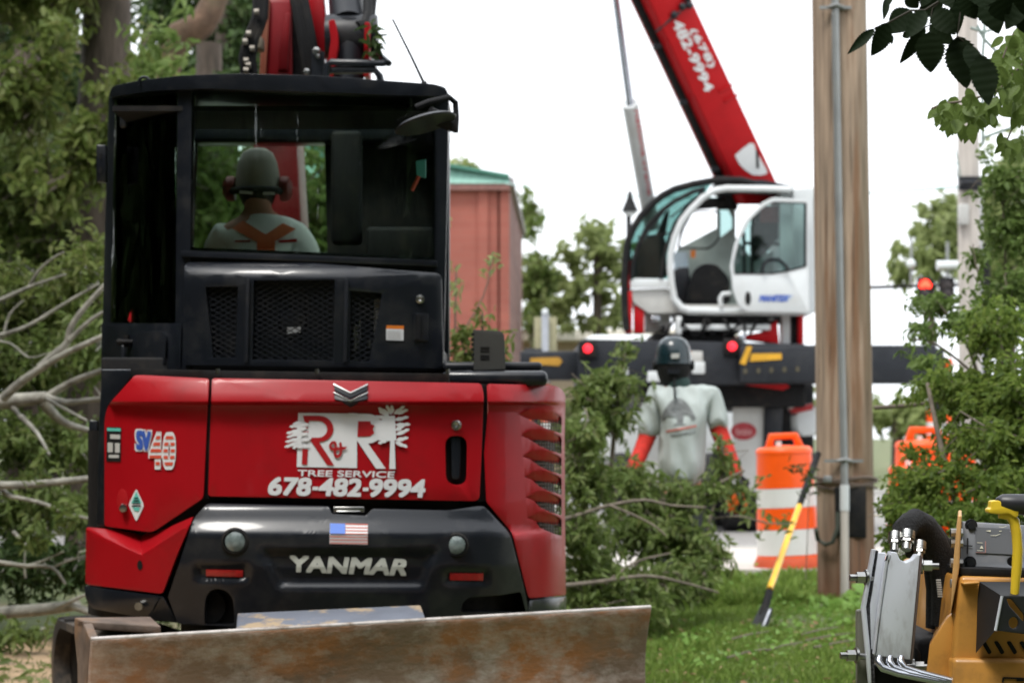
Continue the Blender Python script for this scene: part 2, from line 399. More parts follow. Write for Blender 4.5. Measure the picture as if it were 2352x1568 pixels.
# ------------------------------------------------------------------ foliage
def nrm(a): return a/np.maximum(np.linalg.norm(a, axis=1, keepdims=True), 1e-9)
def leaves(name, P, Dr, L, wr, mat, parent, fold=.25, droop=.2, rs=RS):
    """one mesh of six-cornered folded leaves: base points P, directions Dr, lengths L, width ratio wr"""
    N = len(P); P = np.asarray(P, float); Dr = nrm(np.asarray(Dr, float))
    up = nrm(np.array([0, 0, 1.]) + rs.normal(0, .45, (N, 3)))
    S = nrm(np.cross(Dr, up)); Nn = np.cross(S, Dr)
    L = np.asarray(L)[:, None]; Wd = L*wr*(.8+.4*rs.rand(N, 1))
    dz = np.zeros((N, 3)); dz[:, 2] = -1
    V = np.empty((N, 6, 3))
    V[:, 0] = P
    V[:, 1] = P+Dr*L*.36+S*Wd*.5+Nn*Wd*fold
    V[:, 2] = P+Dr*L*.72+S*Wd*.40+Nn*Wd*fold*.7+dz*L*droop*.45
    V[:, 3] = P+Dr*L+dz*L*droop
    V[:, 4] = P+Dr*L*.72-S*Wd*.40+Nn*Wd*fold*.7+dz*L*droop*.45
    V[:, 5] = P+Dr*L*.36-S*Wd*.5+Nn*Wd*fold
    o0 = root_loc(parent); V -= np.array(o0)
    me = bpy.data.meshes.new(name); me.vertices.add(N*6); me.vertices.foreach_set('co', V.astype(np.float32).ravel())
    idx = (np.arange(N)[:, None]*6+np.array([0, 1, 2, 3, 0, 3, 4, 5])[None]).ravel().astype(np.int32)
    me.loops.add(N*8); me.loops.foreach_set('vertex_index', idx)
    me.polygons.add(N*2); me.polygons.foreach_set('loop_start', np.arange(0, N*8, 4, dtype=np.int32))
    me.update(calc_edges=True); me.validate()
    o = link(name, me, mat, parent); o['kind'] = 'stuff'
    return o
def rosettes(T, Td, n, L0, L1, spread=(.5, 1.2), back=.0, rs=RS):
    """n leaves round each twig tip T with direction Td"""
    T = np.asarray(T, float); Td = nrm(np.asarray(Td, float)); K = len(T)
    T = np.repeat(T, n, 0); Td = np.repeat(Td, n, 0); N = K*n
    r = nrm(rs.normal(0, 1, (N, 3))); perp = nrm(r-Td*(r*Td).sum(1, keepdims=True))
    a = rs.uniform(spread[0], spread[1], (N, 1))
    D = Td*np.cos(a)+perp*np.sin(a)
    P = T-Td*rs.uniform(0, back+1e-6, (N, 1))
    return P, D, rs.uniform(L0, L1, N)
def blob_points(blobs, dens, rs=RS, shell=.55):
    """points spread through ellipsoids [(centre, radii)], thicker towards the outside"""
    out = []; dr = []
    for c, r in blobs:
        r = np.asarray(r, float); n = max(3, int(dens*r[0]*r[1]*r[2]*4.2))
        d = nrm(rs.normal(0, 1, (n, 3))); q = rs.uniform(shell**3, 1, (n, 1))**(1/3)
        out.append(np.asarray(c)+d*q*r); dr.append(nrm(d+rs.normal(0, .5, (n, 3))))
    return np.concatenate(out), np.concatenate(dr)
def grow(p, d, length, rad, level, rnd, tubes, tips, kids=(3, 5), bend=.25, up=.0, shrink=.62, spread=.7):
    n = 5; pts = [Vector(p)]; d = Vector(d).normalized()
    for i in range(n):
        d = (d+Vector((rnd.gauss(0, bend), rnd.gauss(0, bend), rnd.gauss(0, bend)+up))*.5).normalized()
        pts.append(pts[-1]+d*length/n)
    rr = [rad*(1-.55*i/n) for i in range(n+1)]
    tubes.append((pts, rr))
    if level == 0:
        for q in pts[2:]: tips.append((q, d))
        return
    for k in range(rnd.randint(*kids)):
        i = rnd.randint(2, n); b = Vector((rnd.gauss(0, 1), rnd.gauss(0, 1), rnd.gauss(0, 1))).normalized()
        dd = (d+b*spread).normalized()
        grow(pts[i], dd, length*shrink*rnd.uniform(.8, 1.15), rr[i]*.62, level-1, rnd, tubes, tips, kids, bend, up, shrink, spread)
def branch_thing(name, start, d, length, rad, level, seed, label, cat, leafm, lsize, nl=6, group=None, bark=TWIG, kids=(3, 5), bend=.25, up=0., wr=.34, spread=.7, main=None, shrink=.62, droop=.2, partname='foliage'):
    rnd = random.Random(seed); rs = np.random.RandomState(seed)
    t = thing(name, start, label, cat, group)
    tubes, tips = [], []
    if main:
        pts = [Vector(q) for q in main]; n = len(pts)
        rr = [rad*(1-.6*i/(n-1)) for i in range(n)]
        tubes.append((pts, rr))
        for i in range(1, n):
            dd = (pts[i]-pts[i-1]).normalized()
            for k in range(rnd.randint(*kids)):
                b = Vector((rnd.gauss(0, 1), rnd.gauss(0, 1), rnd.gauss(0, 1))).normalized()
                f_ = rnd.random(); grow(pts[i-1].lerp(pts[i], f_), dd+b*spread, length*rnd.uniform(.6, 1.1), rr[i]*.6, level-1, rnd, tubes, tips, kids, bend, up, shrink, spread)
    else:
        grow(start, d, length, rad, level, rnd, tubes, tips, kids, bend, up, shrink, spread)
    m = MB()
    for pts, rr in tubes: m.tube(pts, rr, 6 if rr[0] > .012 else 4)
    m.build('stem', bark, t, angle=60)
    if leafm and tips:
        P, D, L = rosettes([tuple(a) for a, b in tips], [tuple(b) for a, b in tips], nl, lsize[0], lsize[1], back=length*.08, rs=rs)
        leaves(partname, P, D, L, wr, leafm, t, rs=rs, droop=droop)
    return t

# ================================================================== LARGE STRUCTURE: ground, pavement, road
def sheet(name, x0, x1, y0, y1, z, mat, kind='structure', th=0):
    m = MB()
    if th: m.box(((x0+x1)/2, (y0+y1)/2, z-th/2), (x1-x0, y1-y0, th))
    else: m.raw([(x0, y0, z), (x1, y0, z), (x1, y1, z), (x0, y1, z)], [(0, 1, 2, 3)])
    o = m.build(name, mat); o['kind'] = kind; return o
GROUND = M('lawn_soil', (.10, .125, .05), rough=1, var=.35, scale=1.2, dirt=(.22, .16, .10), damt=.8, dscale=.7, bump=.6, bscale=12)
DIRT = M('sandy_dirt', (.36, .25, .15), rough=1, var=.25, scale=2.5, dirt=(.20, .15, .10), damt=.8, dscale=4, bump=.5, bscale=25)
CONC = M('pale_concrete', (.52, .48, .44), rough=.9, var=.1, scale=3, dirt=(.38, .34, .30), damt=.5, bump=.2)
ASPH = M('pale_asphalt', (.27, .26, .25), rough=.95, var=.15, scale=4, dirt=(.24, .22, .2), damt=.5, bump=.4, bscale=80)
sheet('ground', -400, 400, -60, 900, 0, GROUND)
sheet('dirt_track', -5.2, -.9, 2, 13.6, .004, DIRT)
sheet('pavement', -60, 60, 18.9, 22.6, .10, CONC, th=.2)
sheet('kerb', -60, 60, 22.6, 22.8, .11, M('kerb_concrete', (.42, .41, .39), rough=.9), th=.22)
sheet('road', -200, 200, 22.8, 46, .004, ASPH)
sheet('road_line', -200, 200, 34.2, 34.34, .008, M('road_paint', (.6, .42, .06), rough=.7, dirt=(.2, .19, .18), damt=.6))
sheet('far_kerb', -200, 200, 46, 46.25, .12, M('far_kerb_concrete', (.42, .41, .39), rough=.9), th=.24)

# ================================================================== EXCAVATOR
XC, RX, DC_, RY, PW = -.771, .996, 9.5, .98, 2.9
_u = np.linspace(-1, 1, 801)
_D = DC_-RY*np.maximum(1-np.abs(_u)**PW, 0)**(1/PW)
_px = CX+(XC+RX*_u)/_D*F
_k = np.maximum.accumulate(_px)
def Ds(px): return float(np.interp(px, _k, _D))
ex = thing('mini_excavator', (XC, DC_, 0), 'red and black mini excavator with a tree service phone number on its engine door', 'excavator')
REL = ([855, 864, 872, 920, 925, 929, 945, 1000, 1100, 1160], [.07, .04, .024, -.012, -.010, .030, .036, .030, .022, .018])
def Dhood(px, py): return Ds(px)+float(np.interp(py, *REL))
ROWS = [868, 878, 900, 918, 922, 926, 930, 946, 980, 1040, 1100]
# dark core of the slewing house
m = MB()
ring = []
for u in np.linspace(-1, 1, 41):
    d = DC_-(RY-.07)*max(1-abs(u)**PW, 0)**(1/PW); ring.append((XC+(RX-.05)*u, d))
ring += [(XC+RX-.08, 10.55), (XC-RX+.08, 10.55)]
m.prism([(x, y, .50) for x, y in ring], (0, 0, .72))
m.build('house_core', MATT, ex, angle=30)
# side panel (left red door)
sp_poly = rounded([(240, 962), (248, 930), (309, 862), (322, 861), (480, 869), (473, 1010), (467, 1143), (350, 1222), (240, 1208)], [14, 16, 12, 6, 8, 4, 10, 12, 6])
sp = panel('side_panel', sp_poly, Dhood, RED, ex, thick=.035, bevel=.008, step=22, rows=ROWS)
hd = panel('hood_door', rounded([(487, 868), (1105, 880), (1111, 905), (1106, 1040), (1101, 1150), (478, 1139)], [8, 8, 10, 0, 14, 8]), Dhood, RED, ex, thick=.035, bevel=.008, step=25, rows=ROWS,
           holes=[rounded([(1022, 1000), (1073, 1000), (1071, 1114), (1024, 1112)], 24)])
# right rear panel with louvres
def Drear(px, py):
    d = Ds(px); r = float(np.interp(py, *REL))
    if py > 1160: r = float(np.interp(py, [1160, 1215, 1230, 1370], [.018, .02, -.005, .012]))
    return d+r*(1 if px < 1250 else max(.35, 1-(px-1250)/80))
slots = []; LMESH = M('dusty_mesh_wire', (.16, .14, .12), rough=.7)
for k in range(6):
    y = 962+k*47; x0 = 1212+k*3.4
    slots.append((x0, y))
holes = [rounded([(x0-20, y-9), (x0+8, y-19), (1245, y-20), (1275, y-14), (1290, y-5), (1290, y+34), (1270, y+28), (1240, y+15), (x0, y-1)], 4, 2) for k, (x0, y) in enumerate(slots)]
rp_poly = rounded([(1118, 881), (1278, 885), (1299, 902), (1297, 1000), (1298, 1200), (1300, 1366), (1214, 1373), (1176, 1222), (1117, 1152), (1112, 1040), (1121, 940)], [8, 10, 12, 0, 0, 6, 8, 8, 8, 0, 10])
rpn = panel('rear_panel', rp_poly, Drear, RED, ex, thick=.03, bevel=.006, step=9, rows=ROWS+[1160, 1200, 1222, 1240, 1300], holes=holes)
for k, (x0, y) in enumerate(slots):
    lip = [(x0-26, y-9), (x0+8, y-24), (1245, y-25), (1277, y-19), (1294, y-10), (1293, y+15), (1272, y+8), (1240, y+1), (x0, y+1)]
    panel('louvre', rounded(lip, 5, 2), lambda px, py, y=y: Ds(px)+.012+.0019*max(0, py-(y-22)), RED, rpn, thick=.008, bevel=.002, step=10)
    mm = MB()
    for q in range(13):
        xx = x0+10+q*6.2
        if xx > 1288: break
        d = Ds(xx)+.055; mm.tube([W(xx, y+1, d), W(xx, y+36, d)], .0028, 4)
    for q in range(4): mm.tube([W(xx, y+8+q*8, Ds(xx)+.057) for xx in (x0+8, 1250, 1286)], .0025, 4)
    mm.build('louvre_mesh', LMESH, rpn)
# lower left corner cover
def Dcorner(px, py):
    crease = float(np.interp(px, [198, 325, 442], [1214, 1274, 1200]))
    d = Ds(max(px, 200))-.035
    if py < crease: d += .17*(crease-py)/60
    else: d += .012*(py-crease)/100
    return d
cc = panel('corner_cover', rounded([(198, 1216), (325, 1274), (437, 1203), (443, 1188), (408, 1270), (373, 1363), (196, 1341)], [2, 0, 0, 4, 0, 8, 6]), Dcorner, RED, ex, thick=.05, bevel=.004, step=14, rows=12)
panel('cover_shoulder', [(199, 1211), (353, 1225), (443, 1186), (437, 1203), (325, 1274), (198, 1216)], Dcorner, RED, cc, thick=.05, bevel=.004, step=14, rows=12)
decals('bolt_hole', [ellipse(321, 1297, 6, 11)], Dcorner, MATT, cc, off=.003)
bs = panel('base_skirt', rounded([(193, 1344), (374, 1369), (408, 1430), (340, 1420), (213, 1397), (197, 1375)], 5), lambda px, py: Ds(max(px, 200))-.02+.05*max(0, py-1390)/40, BLACK, ex, thick=.08, bevel=.01, step=20)
b_ = MB(); p = W(320, 1391, Ds(320)-.02); b_.cyl(p, p+Vector((0, -.02, 0)), .016, 8); b_.build('bolt', CHROME, bs)
panel('base_skirt', rounded([(1216, 1378), (1302, 1370), (1300, 1402), (1212, 1412)], 5), lambda px, py: Ds(px)-.01, BLACK, ex, thick=.08, bevel=.01, step=14)
# counterweight
def sstep(a, b, x): t = min(max((x-a)/(b-a), 0), 1); return t*t*(3-2*t)
def inpoly_dist(x, y, top, bot, xl0, xl1, xr0, xr1):
    t = min(max((y-top)/(bot-top), 0), 1); l = xl0+(xl1-xl0)*t; r = xr0+(xr1-xr0)*t
    return min(x-l, r-x, y-top, bot-y)
def Dcw(px, py):
    d = Ds(px)-.02+float(np.interp(py, [1150, 1165, 1195, 1225, 1300, 1440], [.05, .022, .002, -.03, -.028, .03]))
    d += -0+.026*sstep(-12, 14, inpoly_dist(px, py, 1266, 1344, 604, 640, 998, 970))
    for x0, x1, y0, y1 in ((452, 568, 1300, 1330), (1022, 1118, 1310, 1336)):
        d += .018*sstep(-9, 9, min(px-x0, x1-px, py-y0, y1-py))
    return d
cwp = rounded([(477, 1155), (755, 1162), (762, 1180), (840, 1184), (856, 1168), (1030, 1172), (1110, 1160), (1172, 1226), (1206, 1358), (1216, 1412), (1200, 1440), (538, 1440), (408, 1431), (386, 1370), (446, 1188)], [10, 4, 4, 4, 4, 4, 12, 14, 6, 4, 4, 4, 4, 4, 14])
cw = panel('counterweight', cwp, Dcw, BLACK, ex, thick=.12, bevel=.012, step=9, rows=9, holes=[rounded([(473, 1372), (482, 1356), (500, 1351), (520, 1356), (534, 1372), (538, 1400), (538, 1433), (470, 1433), (470, 1395)], 8), rounded([(1062, 1385), (1075, 1372), (1150, 1366), (1196, 1358), (1208, 1405), (1058, 1405)], 6)])
dm = MB(); p = W(503, 1378, 8.9); dm.lathe([(.062, -.32), (.066, -.32), (.066, .0), (.055, .0), (.05, -.2), (.001, -.2)], p, 20, (0, 1, 0)); dm.build('exhaust_pipe', MATT, ex)
for x, y, r in ((540, 1243, 24), (1048, 1251, 22)):
    d = Dcw(x, y); c = W(x, y, d); s = d/F
    wl = MB(); wl.lathe([(r*1.32*s, .012), (r*1.36*s, -.004), (r*1.12*s, -.010), (r*1.05*s, .010)], c, 24, (0, 1, 0)); wo = wl.build('work_light', MATT, cw)
    wl = MB(); wl.lathe([(r*s*1.04, .006), (r*s*.95, -.006), (r*s*.55, -.014), (r*s*.3, -.016), (.001, -.016)], c, 24, (0, 1, 0)); wl.build('lamp_glass', LENS, wo)
panel('reflector', [(473, 1307), (558, 1309), (558, 1325), (473, 1323)], lambda x, y: Dcw(x, y)-.008, REFLECT, cw, thick=.01, bevel=.002, step=30)
panel('reflector', [(1033, 1316), (1110, 1316), (1110, 1333), (1033, 1332)], lambda x, y: Dcw(x, y)-.008, REFLECT, cw, thick=.01, bevel=.002, step=30)
lettering('lettering', 'YANMAR', [(664, 1274), (937, 1283), (934, 1322), (672, 1313)], lambda x, y: Dcw(x, y), PALE, cw, bold=.065, shear=.18, off=.006, rows=8, step=12)
fl = [(758, 1201), (845, 1203), (844, 1250), (757, 1248)]
decals('flag_sticker', [fl], lambda x, y: Dcw(x, y), WHITE, cw, off=.004, rows=4, step=12)
st = [[(758, 1201+i*3.69), (845, 1203+i*3.62), (845, 1204.9+i*3.62), (758, 1202.9+i*3.69)] for i in range(0, 13, 2)]
decals('flag_stripes', st, lambda x, y: Dcw(x, y), FLAGRED, cw, off=.006, rows=4, step=12)
decals('flag_canton', [[(758, 1201), (793, 1202), (793, 1225), (758, 1224.5)]], lambda x, y: Dcw(x, y), FLAGBLUE, cw, off=.008, rows=4, step=12)
lm = MB(); p = W(800, 1170, Dcw(800, 1170)); lm.box(p+Vector((0, .03, 0)), (.115, .03, .022)); lm.box(p+Vector((0, .015, -.006)), (.09, .02, .006)); lm.build('latch', CHROME, cw, bevel=.003)
# black gap seals between the panels
panel('seal', [(480, 872), (488, 872), (479, 1145), (467, 1145)], lambda px, py: Ds(px)+.045, MATT, ex, thick=.02, bevel=0, step=0, rows=60)
panel('seal', [(1105, 880), (1120, 882), (1118, 1152), (1098, 1152)], lambda px, py: Ds(px)+.045, MATT, ex, thick=.02, bevel=0, step=0, rows=60)
# --- stickers and fittings of the side panel
decals('sticker', [[(245, 980), (278, 981), (277, 1060), (244, 1059)]], Dhood, MATT, sp, off=.004, step=12)
decals('sticker_print', [[(246, 982), (277, 983), (277, 990), (246, 989)]], Dhood, TEAL, sp, off=.006, step=12)
decals('sticker_print', [[(253, 997), (276, 998), (276, 1008), (253, 1007)], [(247, 1016), (259, 1016), (259, 1038), (247, 1038)], [(264, 1017), (275, 1017), (275, 1039), (264, 1039)], [(250, 1044), (273, 1044), (273, 1051), (250, 1051)]], Dhood, WGREY, sp, off=.006, step=12)
lettering('lettering', 'SV', [(309, 983), (350, 986), (350, 1040), (309, 1036)], Dhood, WHITE, sp, bold=.09, off=.004)
lettering('lettering', 'SV', [(312, 987), (347, 990), (347, 1036), (312, 1032)], Dhood, BLUEPRINT, sp, bold=.06, off=.007)
lettering('lettering', '4', [(341, 990), (375, 990), (373, 1078), (340, 1078)], Dhood, WHITE, sp, bold=.055, off=.0045)
lettering('lettering', '0', [(374, 990), (406, 991), (403, 1080), (371, 1079)], Dhood, WHITE, sp, bold=.055, off=.005)
def clip_text_stripes(body, quad, n, mat, parent, depth, bold, off):
    # alternate bands of a figure, cut out of its own outline
    vs, fs = text2d(body, bold); tl, tr, br, bl = [Vector(q) for q in quad]
    bm = bmesh.new()
    bv = [bm.verts.new((*(((tl*(1-u)+tr*u)*v+(bl*(1-u)+br*u)*(1-v))/100), 0)) for u, v in vs]
    for f in fs:
        try: bm.faces.new([bv[i] for i in f])
        except ValueError: pass
    y0, y1 = tl.y, bl.y; hs = (y1-y0)/n
    cut(bm, (), [y0+hs*i for i in range(1, n)])
    kill = [f for f in bm.faces if int((f.calc_center_median().y*100-y0)/hs) % 2 == 0]
    bmesh.ops.delete(bm, geom=kill, context='FACES')
    o0 = root_loc(parent)
    for v in bm.verts: x, y = v.co.x*100, v.co.y*100; v.co = W(x, y, depth(x, y)-off)-o0
    me = bpy.data.meshes.new('stripes'); bm.to_mesh(me); bm.free(); me.update(); link('number_stripes', me, mat, parent)
clip_text_stripes('4', [(344, 993), (372, 993), (370, 1075), (343, 1075)], 11, FLAGRED, sp, Dhood, .05, .008)
clip_text_stripes('0', [(377, 993), (403, 994), (400, 1077), (374, 1076)], 11, FLAGRED, sp, Dhood, .05, .008)
dia = rounded([(313, 1121), (331, 1160), (313, 1198), (295, 1158)], 6)
decals('diamond_sticker', [dia], Dhood, WHITE, sp, off=.004)
decals('diamond_print', [[(313, 1128), (325, 1155), (301, 1155)], [(304, 1163), (322, 1165), (318, 1174), (308, 1172)]], Dhood, TEAL, sp, off=.006)
decals('diamond_lines', [[(309-i*2, 1142+i*6), (317+i*2, 1142+i*6), (318+i*2, 1145+i*6), (308-i*2, 1145+i*6)] for i in range(4)], Dhood, MATT, sp, off=.008)
k = MB(); p = W(285, 1166, Dhood(285, 1166)); k.lathe([(.001, -.03), (.014, -.028), (.016, -.012), (.010, 0), (.018, .004)], p, 12, (0, 1, 0)); k.build('latch_knob', CHROME, sp)
panel('latch_recess', ellipse(281, 1150, 13, 28), lambda x, y: Dhood(x, y)-.001, REDPRINT, sp, thick=.006, bevel=.002)
# --- emblem, lettering, logo and handle of the hood door
em = []
for dy in (0, 19):
    em.append([(767, 881+dy), (805, 901+dy), (843, 881+dy), (844, 897+dy), (805, 916+dy), (768, 897+dy)])
for q in em: panel('emblem', q, lambda x, y: Dhood(x, y)-.012, GREYB, hd, thick=.014, bevel=.003, step=0)
for dy in (0, 19):
    panel('emblem_rim', [(766, 880+dy), (805, 900+dy), (845, 880+dy), (845, 884+dy), (805, 904+dy), (766, 884+dy)], lambda x, y: Dhood(x, y)-.016, CHROME, hd, thick=.008, bevel=.001)
def Lg(pts): return [(620.2+.1611*x, 907.3+.1611*y) for x, y in pts]
decals('logo_panel', [Lg([(402, 250), (1240, 262), (1240, 1035), (382, 1022)])], Dhood, WHITE, hd, off=.004)
# left red R: stem with bowl and leg
def bowl(x0, y0, x1, y1, n=10, flip=False):
    return [(x0+(x1-x0)*math.sin(math.pi*i/n), y0+(y1-y0)*(1-math.cos(math.pi*i/n))/2) for i in range(n+1)]
redR = [Lg([(462, 765), (540, 770), (530, 990), (452, 985)]),
        Lg([(470, 290), (700, 292)]+bowl(700, 292, 905, 665)[1:]+[(700, 668), (915, 1000), (815, 995), (560, 620), (540, 600), (690, 603)]+list(reversed(bowl(690, 365, 815, 603)))[1:]+[(560, 360), (545, 400), (490, 375)]),
        Lg([(470, 455), (510, 448), (550, 470), (470, 472)]), Lg([(470, 520), (550, 510), (548, 525), (470, 530)])]
decals('logo_letter', redR, Dhood, REDPRINT, hd, off=.007)
# right white R with red counter
decals('logo_letter', [Lg([(1238, 262), (1380, 262)]+bowl(1380, 262, 1620, 690)[1:]+[(1400, 690), (1650, 1045), (1510, 1045), (1238, 640)]), Lg([(1120, 255), (1240, 258), (1240, 1037), (1120, 1035)])], Dhood, WHITE, hd, off=.0055)
decals('logo_counter', [Lg([(1256, 370), (1430, 370), (1440, 410), (1490, 430), (1465, 480), (1485, 540), (1420, 585), (1245, 590)])], Dhood, REDPRINT, hd, off=.0075)
lettering('lettering', '&', [Lg([(800, 760)])[0], Lg([(935, 575)])[0], Lg([(1100, 735)])[0], Lg([(965, 920)])[0]], Dhood, REDPRINT, hd, bold=.012, off=.0085)
def frond(x, y, ang, ln, wd):
    c, s_ = math.cos(ang), math.sin(ang)
    P_ = [(0, 0), (.3, -.5), (.62, -.34), (.8, -.5), (1, -.1), (.9, .22), (.66, .3), (.5, .5), (.2, .42)]
    return Lg([(x+ln*a*c-wd*b*s_, y+ln*a*s_+wd*b*c) for a, b in P_])
rr_ = random.Random(3); tr_ = [Lg([(1715, 640), (1775, 640), (1790, 1050), (1700, 1050)]), Lg([(1600, 300), (1780, 290), (1800, 640), (1600, 660)]), Lg([(1490, 420), (1620, 330), (1640, 650), (1540, 640)])]
for x, y, a, l in ((1740, 260, -90, 120), (1700, 280, -145, 190), (1760, 270, -35, 200), (1680, 330, -170, 190), (1790, 260, -15, 190), (1770, 350, -10, 215), (1780, 420, 0, 225), (1690, 400, 175, 200), (1680, 480, 180, 170), (1780, 500, -25, 160), (1790, 560, -20, 215), (1700, 560, 165, 170), (1790, 640, -10, 190), (1780, 660, 25, 200), (1680, 630, 160, 150), (1730, 280, -115, 160), (1700, 300, -150, 170)):
    tr_.append(frond(x, y, R(a), l, 62))
decals('logo_tree', tr_, Dhood, WHITE, hd, off=.0095)
tl_ = [Lg([(385, 420), (450, 400), (455, 760), (385, 745)])]
for x, y, a, l in ((440, 390, 170, 120), (440, 430, 175, 165), (440, 500, 170, 215), (440, 540, 165, 215), (440, 620, 170, 230), (440, 670, 165, 250), (430, 690, 150, 130), (430, 480, -5, 90), (430, 560, -8, 110), (440, 640, -10, 160), (440, 720, 5, 130), (430, 420, 0, 120)):
    tl_.append(frond(x, y, R(a), l, 56))
decals('logo_tree', tl_, Dhood, WHITE, hd, off=.0095)
lettering('lettering', 'TREE SERVICE', [(684, 1078), (907, 1082), (905, 1097), (683, 1093)], Dhood, WHITE, hd, bold=.04, off=.005)
for tx, q in (('678', [(618, 1094), (717, 1096), (714, 1139), (614, 1137)]), ('482', [(733, 1096), (832, 1098), (829, 1141), (730, 1139)]), ('9994', [(849, 1098), (979, 1100), (976, 1143), (846, 1141)])):
    lettering('lettering', tx, q, Dhood, WHITE, hd, bold=.055, shear=.08, off=.005)
decals('hyphen', [[(718, 1117), (731, 1117), (730, 1125), (717, 1125)], [(834, 1119), (847, 1119), (846, 1127), (833, 1127)]], Dhood, WHITE, hd, off=.005)
panel('handle_recess', rounded([(1015, 990), (1080, 990), (1080, 1122), (1015, 1120)], 20), lambda x, y: Dhood(x, y)+.055, MATT, hd, thick=.01, bevel=0, step=14)
panel('door_handle', rounded([(1036, 1000), (1058, 1000), (1056, 1100), (1038, 1100)], 9), lambda x, y: Dhood(x, y)+.012, BLACK, hd, thick=.03, bevel=.008)
k = MB(); p = W(1048, 976, Dhood(1048, 976)); k.lathe([(.019, .004), (.019, -.008), (.014, -.012), (.006, -.012), (.001, -.009)], p, 16, (0, 1, 0)); k.build('lock', CHROME, hd)
# --- black upper ledge, engine cover, air intake box
panel('ledge', [(300, 846), (480, 850), (1030, 858), (1032, 884), (488, 872), (300, 866)], lambda px, py: Ds(px)+.06, MATT, ex, thick=.5, bevel=.01, step=40)
for x in (500, 728, 1028):
    k = MB(); p = W(x, 859, Ds(x)+.04); k.cyl(p, p+Vector((0, 0, .02)), .008, 8); k.build('bolt', CHROME, ex)
ec = MB(); ec.pbox(1014, 851, 1258, 886, 8.78, .9); ec.build('engine_cover', BLACK, ex, bevel=.02)
ec = MB(); a, b = W(1016, 851, 8.95), W(1246, 835, 8.95); ec.box(((a.x+b.x)/2, 9.4, a.z+.018), (b.x-a.x, .8, .035)); ec.build('cover_lid', GREYB, ex, bevel=.014)
ai = panel('air_intake', rounded([(1086, 757), (1150, 760), (1158, 768), (1161, 848), (1088, 850)], [4, 8, 6, 2, 2]), const(8.86), M('faded_grey_plastic', (.050, .050, .046), rough=.6, spec=.3), ex, thick=.2, bevel=.012)
for y in (796, 803, 815, 821): panel('vent_slot', rounded([(1103, y), (1124, y), (1124, y+4), (1103, y+4)], 1), const(8.857), MATT, ai, thick=.006, bevel=0)
for i in range(6): k = MB(); k.box(W(1086, 768+i*11.5, 8.88), (.012, .04, .009)); k.build('intake_fin', MATT, ai)
# --- vertical left body post and hinges
panel('body_post', [(233, 848), (300, 848), (300, 868), (246, 935), (240, 1210), (221, 1206), (226, 980)], lambda px, py: Ds(max(px, 215))+.06, BLACK, ex, thick=.1, bevel=.008)
for x0, y0, x1, y1 in ((204, 965, 224, 1050),):
    h = MB(); h.pbox(x0, y0, x1, y1, 9.32, .05); ho = h.build('hinge', BLACK, ex, bevel=.004)
    for yy in (984, 1026): k = MB(); k.pbox(x0+6, yy, x0+12, yy+15, 9.318, .01); k.build('hinge_slot', MATT, ho)
tk = MB(); p = W(214, 1196, 9.3); tk.tube([p+Vector((-.02, 0, -.03)), p+Vector((0, 0, 0)), p+Vector((.06, 0, .01))], .012, 8); tk.build('towing_eye', MATT, ex)

m = MB(); m.box((-.95, 9.75, 1.36), (1.36, 1.3, .30)); m.build('cab_base', MATT, ex, bevel=.01)
# --- cab
def Dcab(px, py=0):
    d = 8.98+.09*((px-720)/300)**2
    if px < 415: d += .42*((415-px)/180)**1.6
    return d
cab = MB(); 
cabf = panel('cab', rounded([(250, 214), (1031, 214), (1026, 500), (1018, 852), (233, 852), (240, 560)], 3), Dcab, BLACK, ex, thick=.06, bevel=.01, step=25,
             holes=[rounded([(268, 234), (404, 222), (398, 738), (258, 738)], 8), rounded([(444, 214), (996, 224), (994, 590), (440, 568)], [10, 16, 14, 10])])
roof_poly = rounded([(250, 224), (254, 204), (262, 197), (318, 185), (413, 174), (541, 169), (731, 174), (882, 185), (996, 193), (1024, 201), (1031, 222), (900, 219), (769, 213), (466, 204), (352, 209)], 8, 2)
panel('roof', roof_poly, lambda px, py: Dcab(px)-.05, BLACK, cabf, thick=1, back=9.62, bevel=.045, step=30, seg=4)
for x0, y0, x1, y1 in ((-1.60, 9.64, -1.44, 10.5), (-.46, 9.64, -.28, 10.5), (-1.44, 10.34, -.46, 10.5)):
    k = MB(); k.box(((x0+x1)/2, (y0+y1)/2, 2.56), (x1-x0, y1-y0, .08)); k.build('roof_frame', BLACK, cabf, bevel=.02)
k = MB(); k.box((-.95, 9.98, 2.575), (.98, .72, .006)); k.build('added_skylight', GLASS, cabf)  # roof opening added to let daylight onto the operator
k = MB(); p = W(331, 190, Dcab(331)-.03); k.tube([p+Vector((.022*math.cos(a), 0, .022*math.sin(a))) for a in np.linspace(-.5, math.pi+.5, 12)], .006, 6); k.build('lifting_eye', BLACK, cabf)
panel('rear_window', rounded([(440, 208), (1000, 218), (998, 598), (436, 574)], 8), lambda px, py: Dcab(px)-.008, GLASS, cabf, thick=.006, bevel=0, step=40)
panel('corner_window', rounded([(264, 228), (410, 216), (402, 742), (254, 742)], 6), lambda px, py: Dcab(px)-.008, GLASS, cabf, thick=.006, bevel=0, step=15)
panel('window_sill', rounded([(415, 575), (1004, 598), (1004, 612), (415, 589)], 3), lambda px, py: Dcab(px)-.03, BLACK, cabf, thick=.06, bevel=.008, step=40)
panel('corner_post', rounded([(408, 210), (440, 208), (436, 850), (402, 850)], 3), lambda px, py: Dcab(px)-.012, BLACK, cabf, thick=.05, bevel=.008)
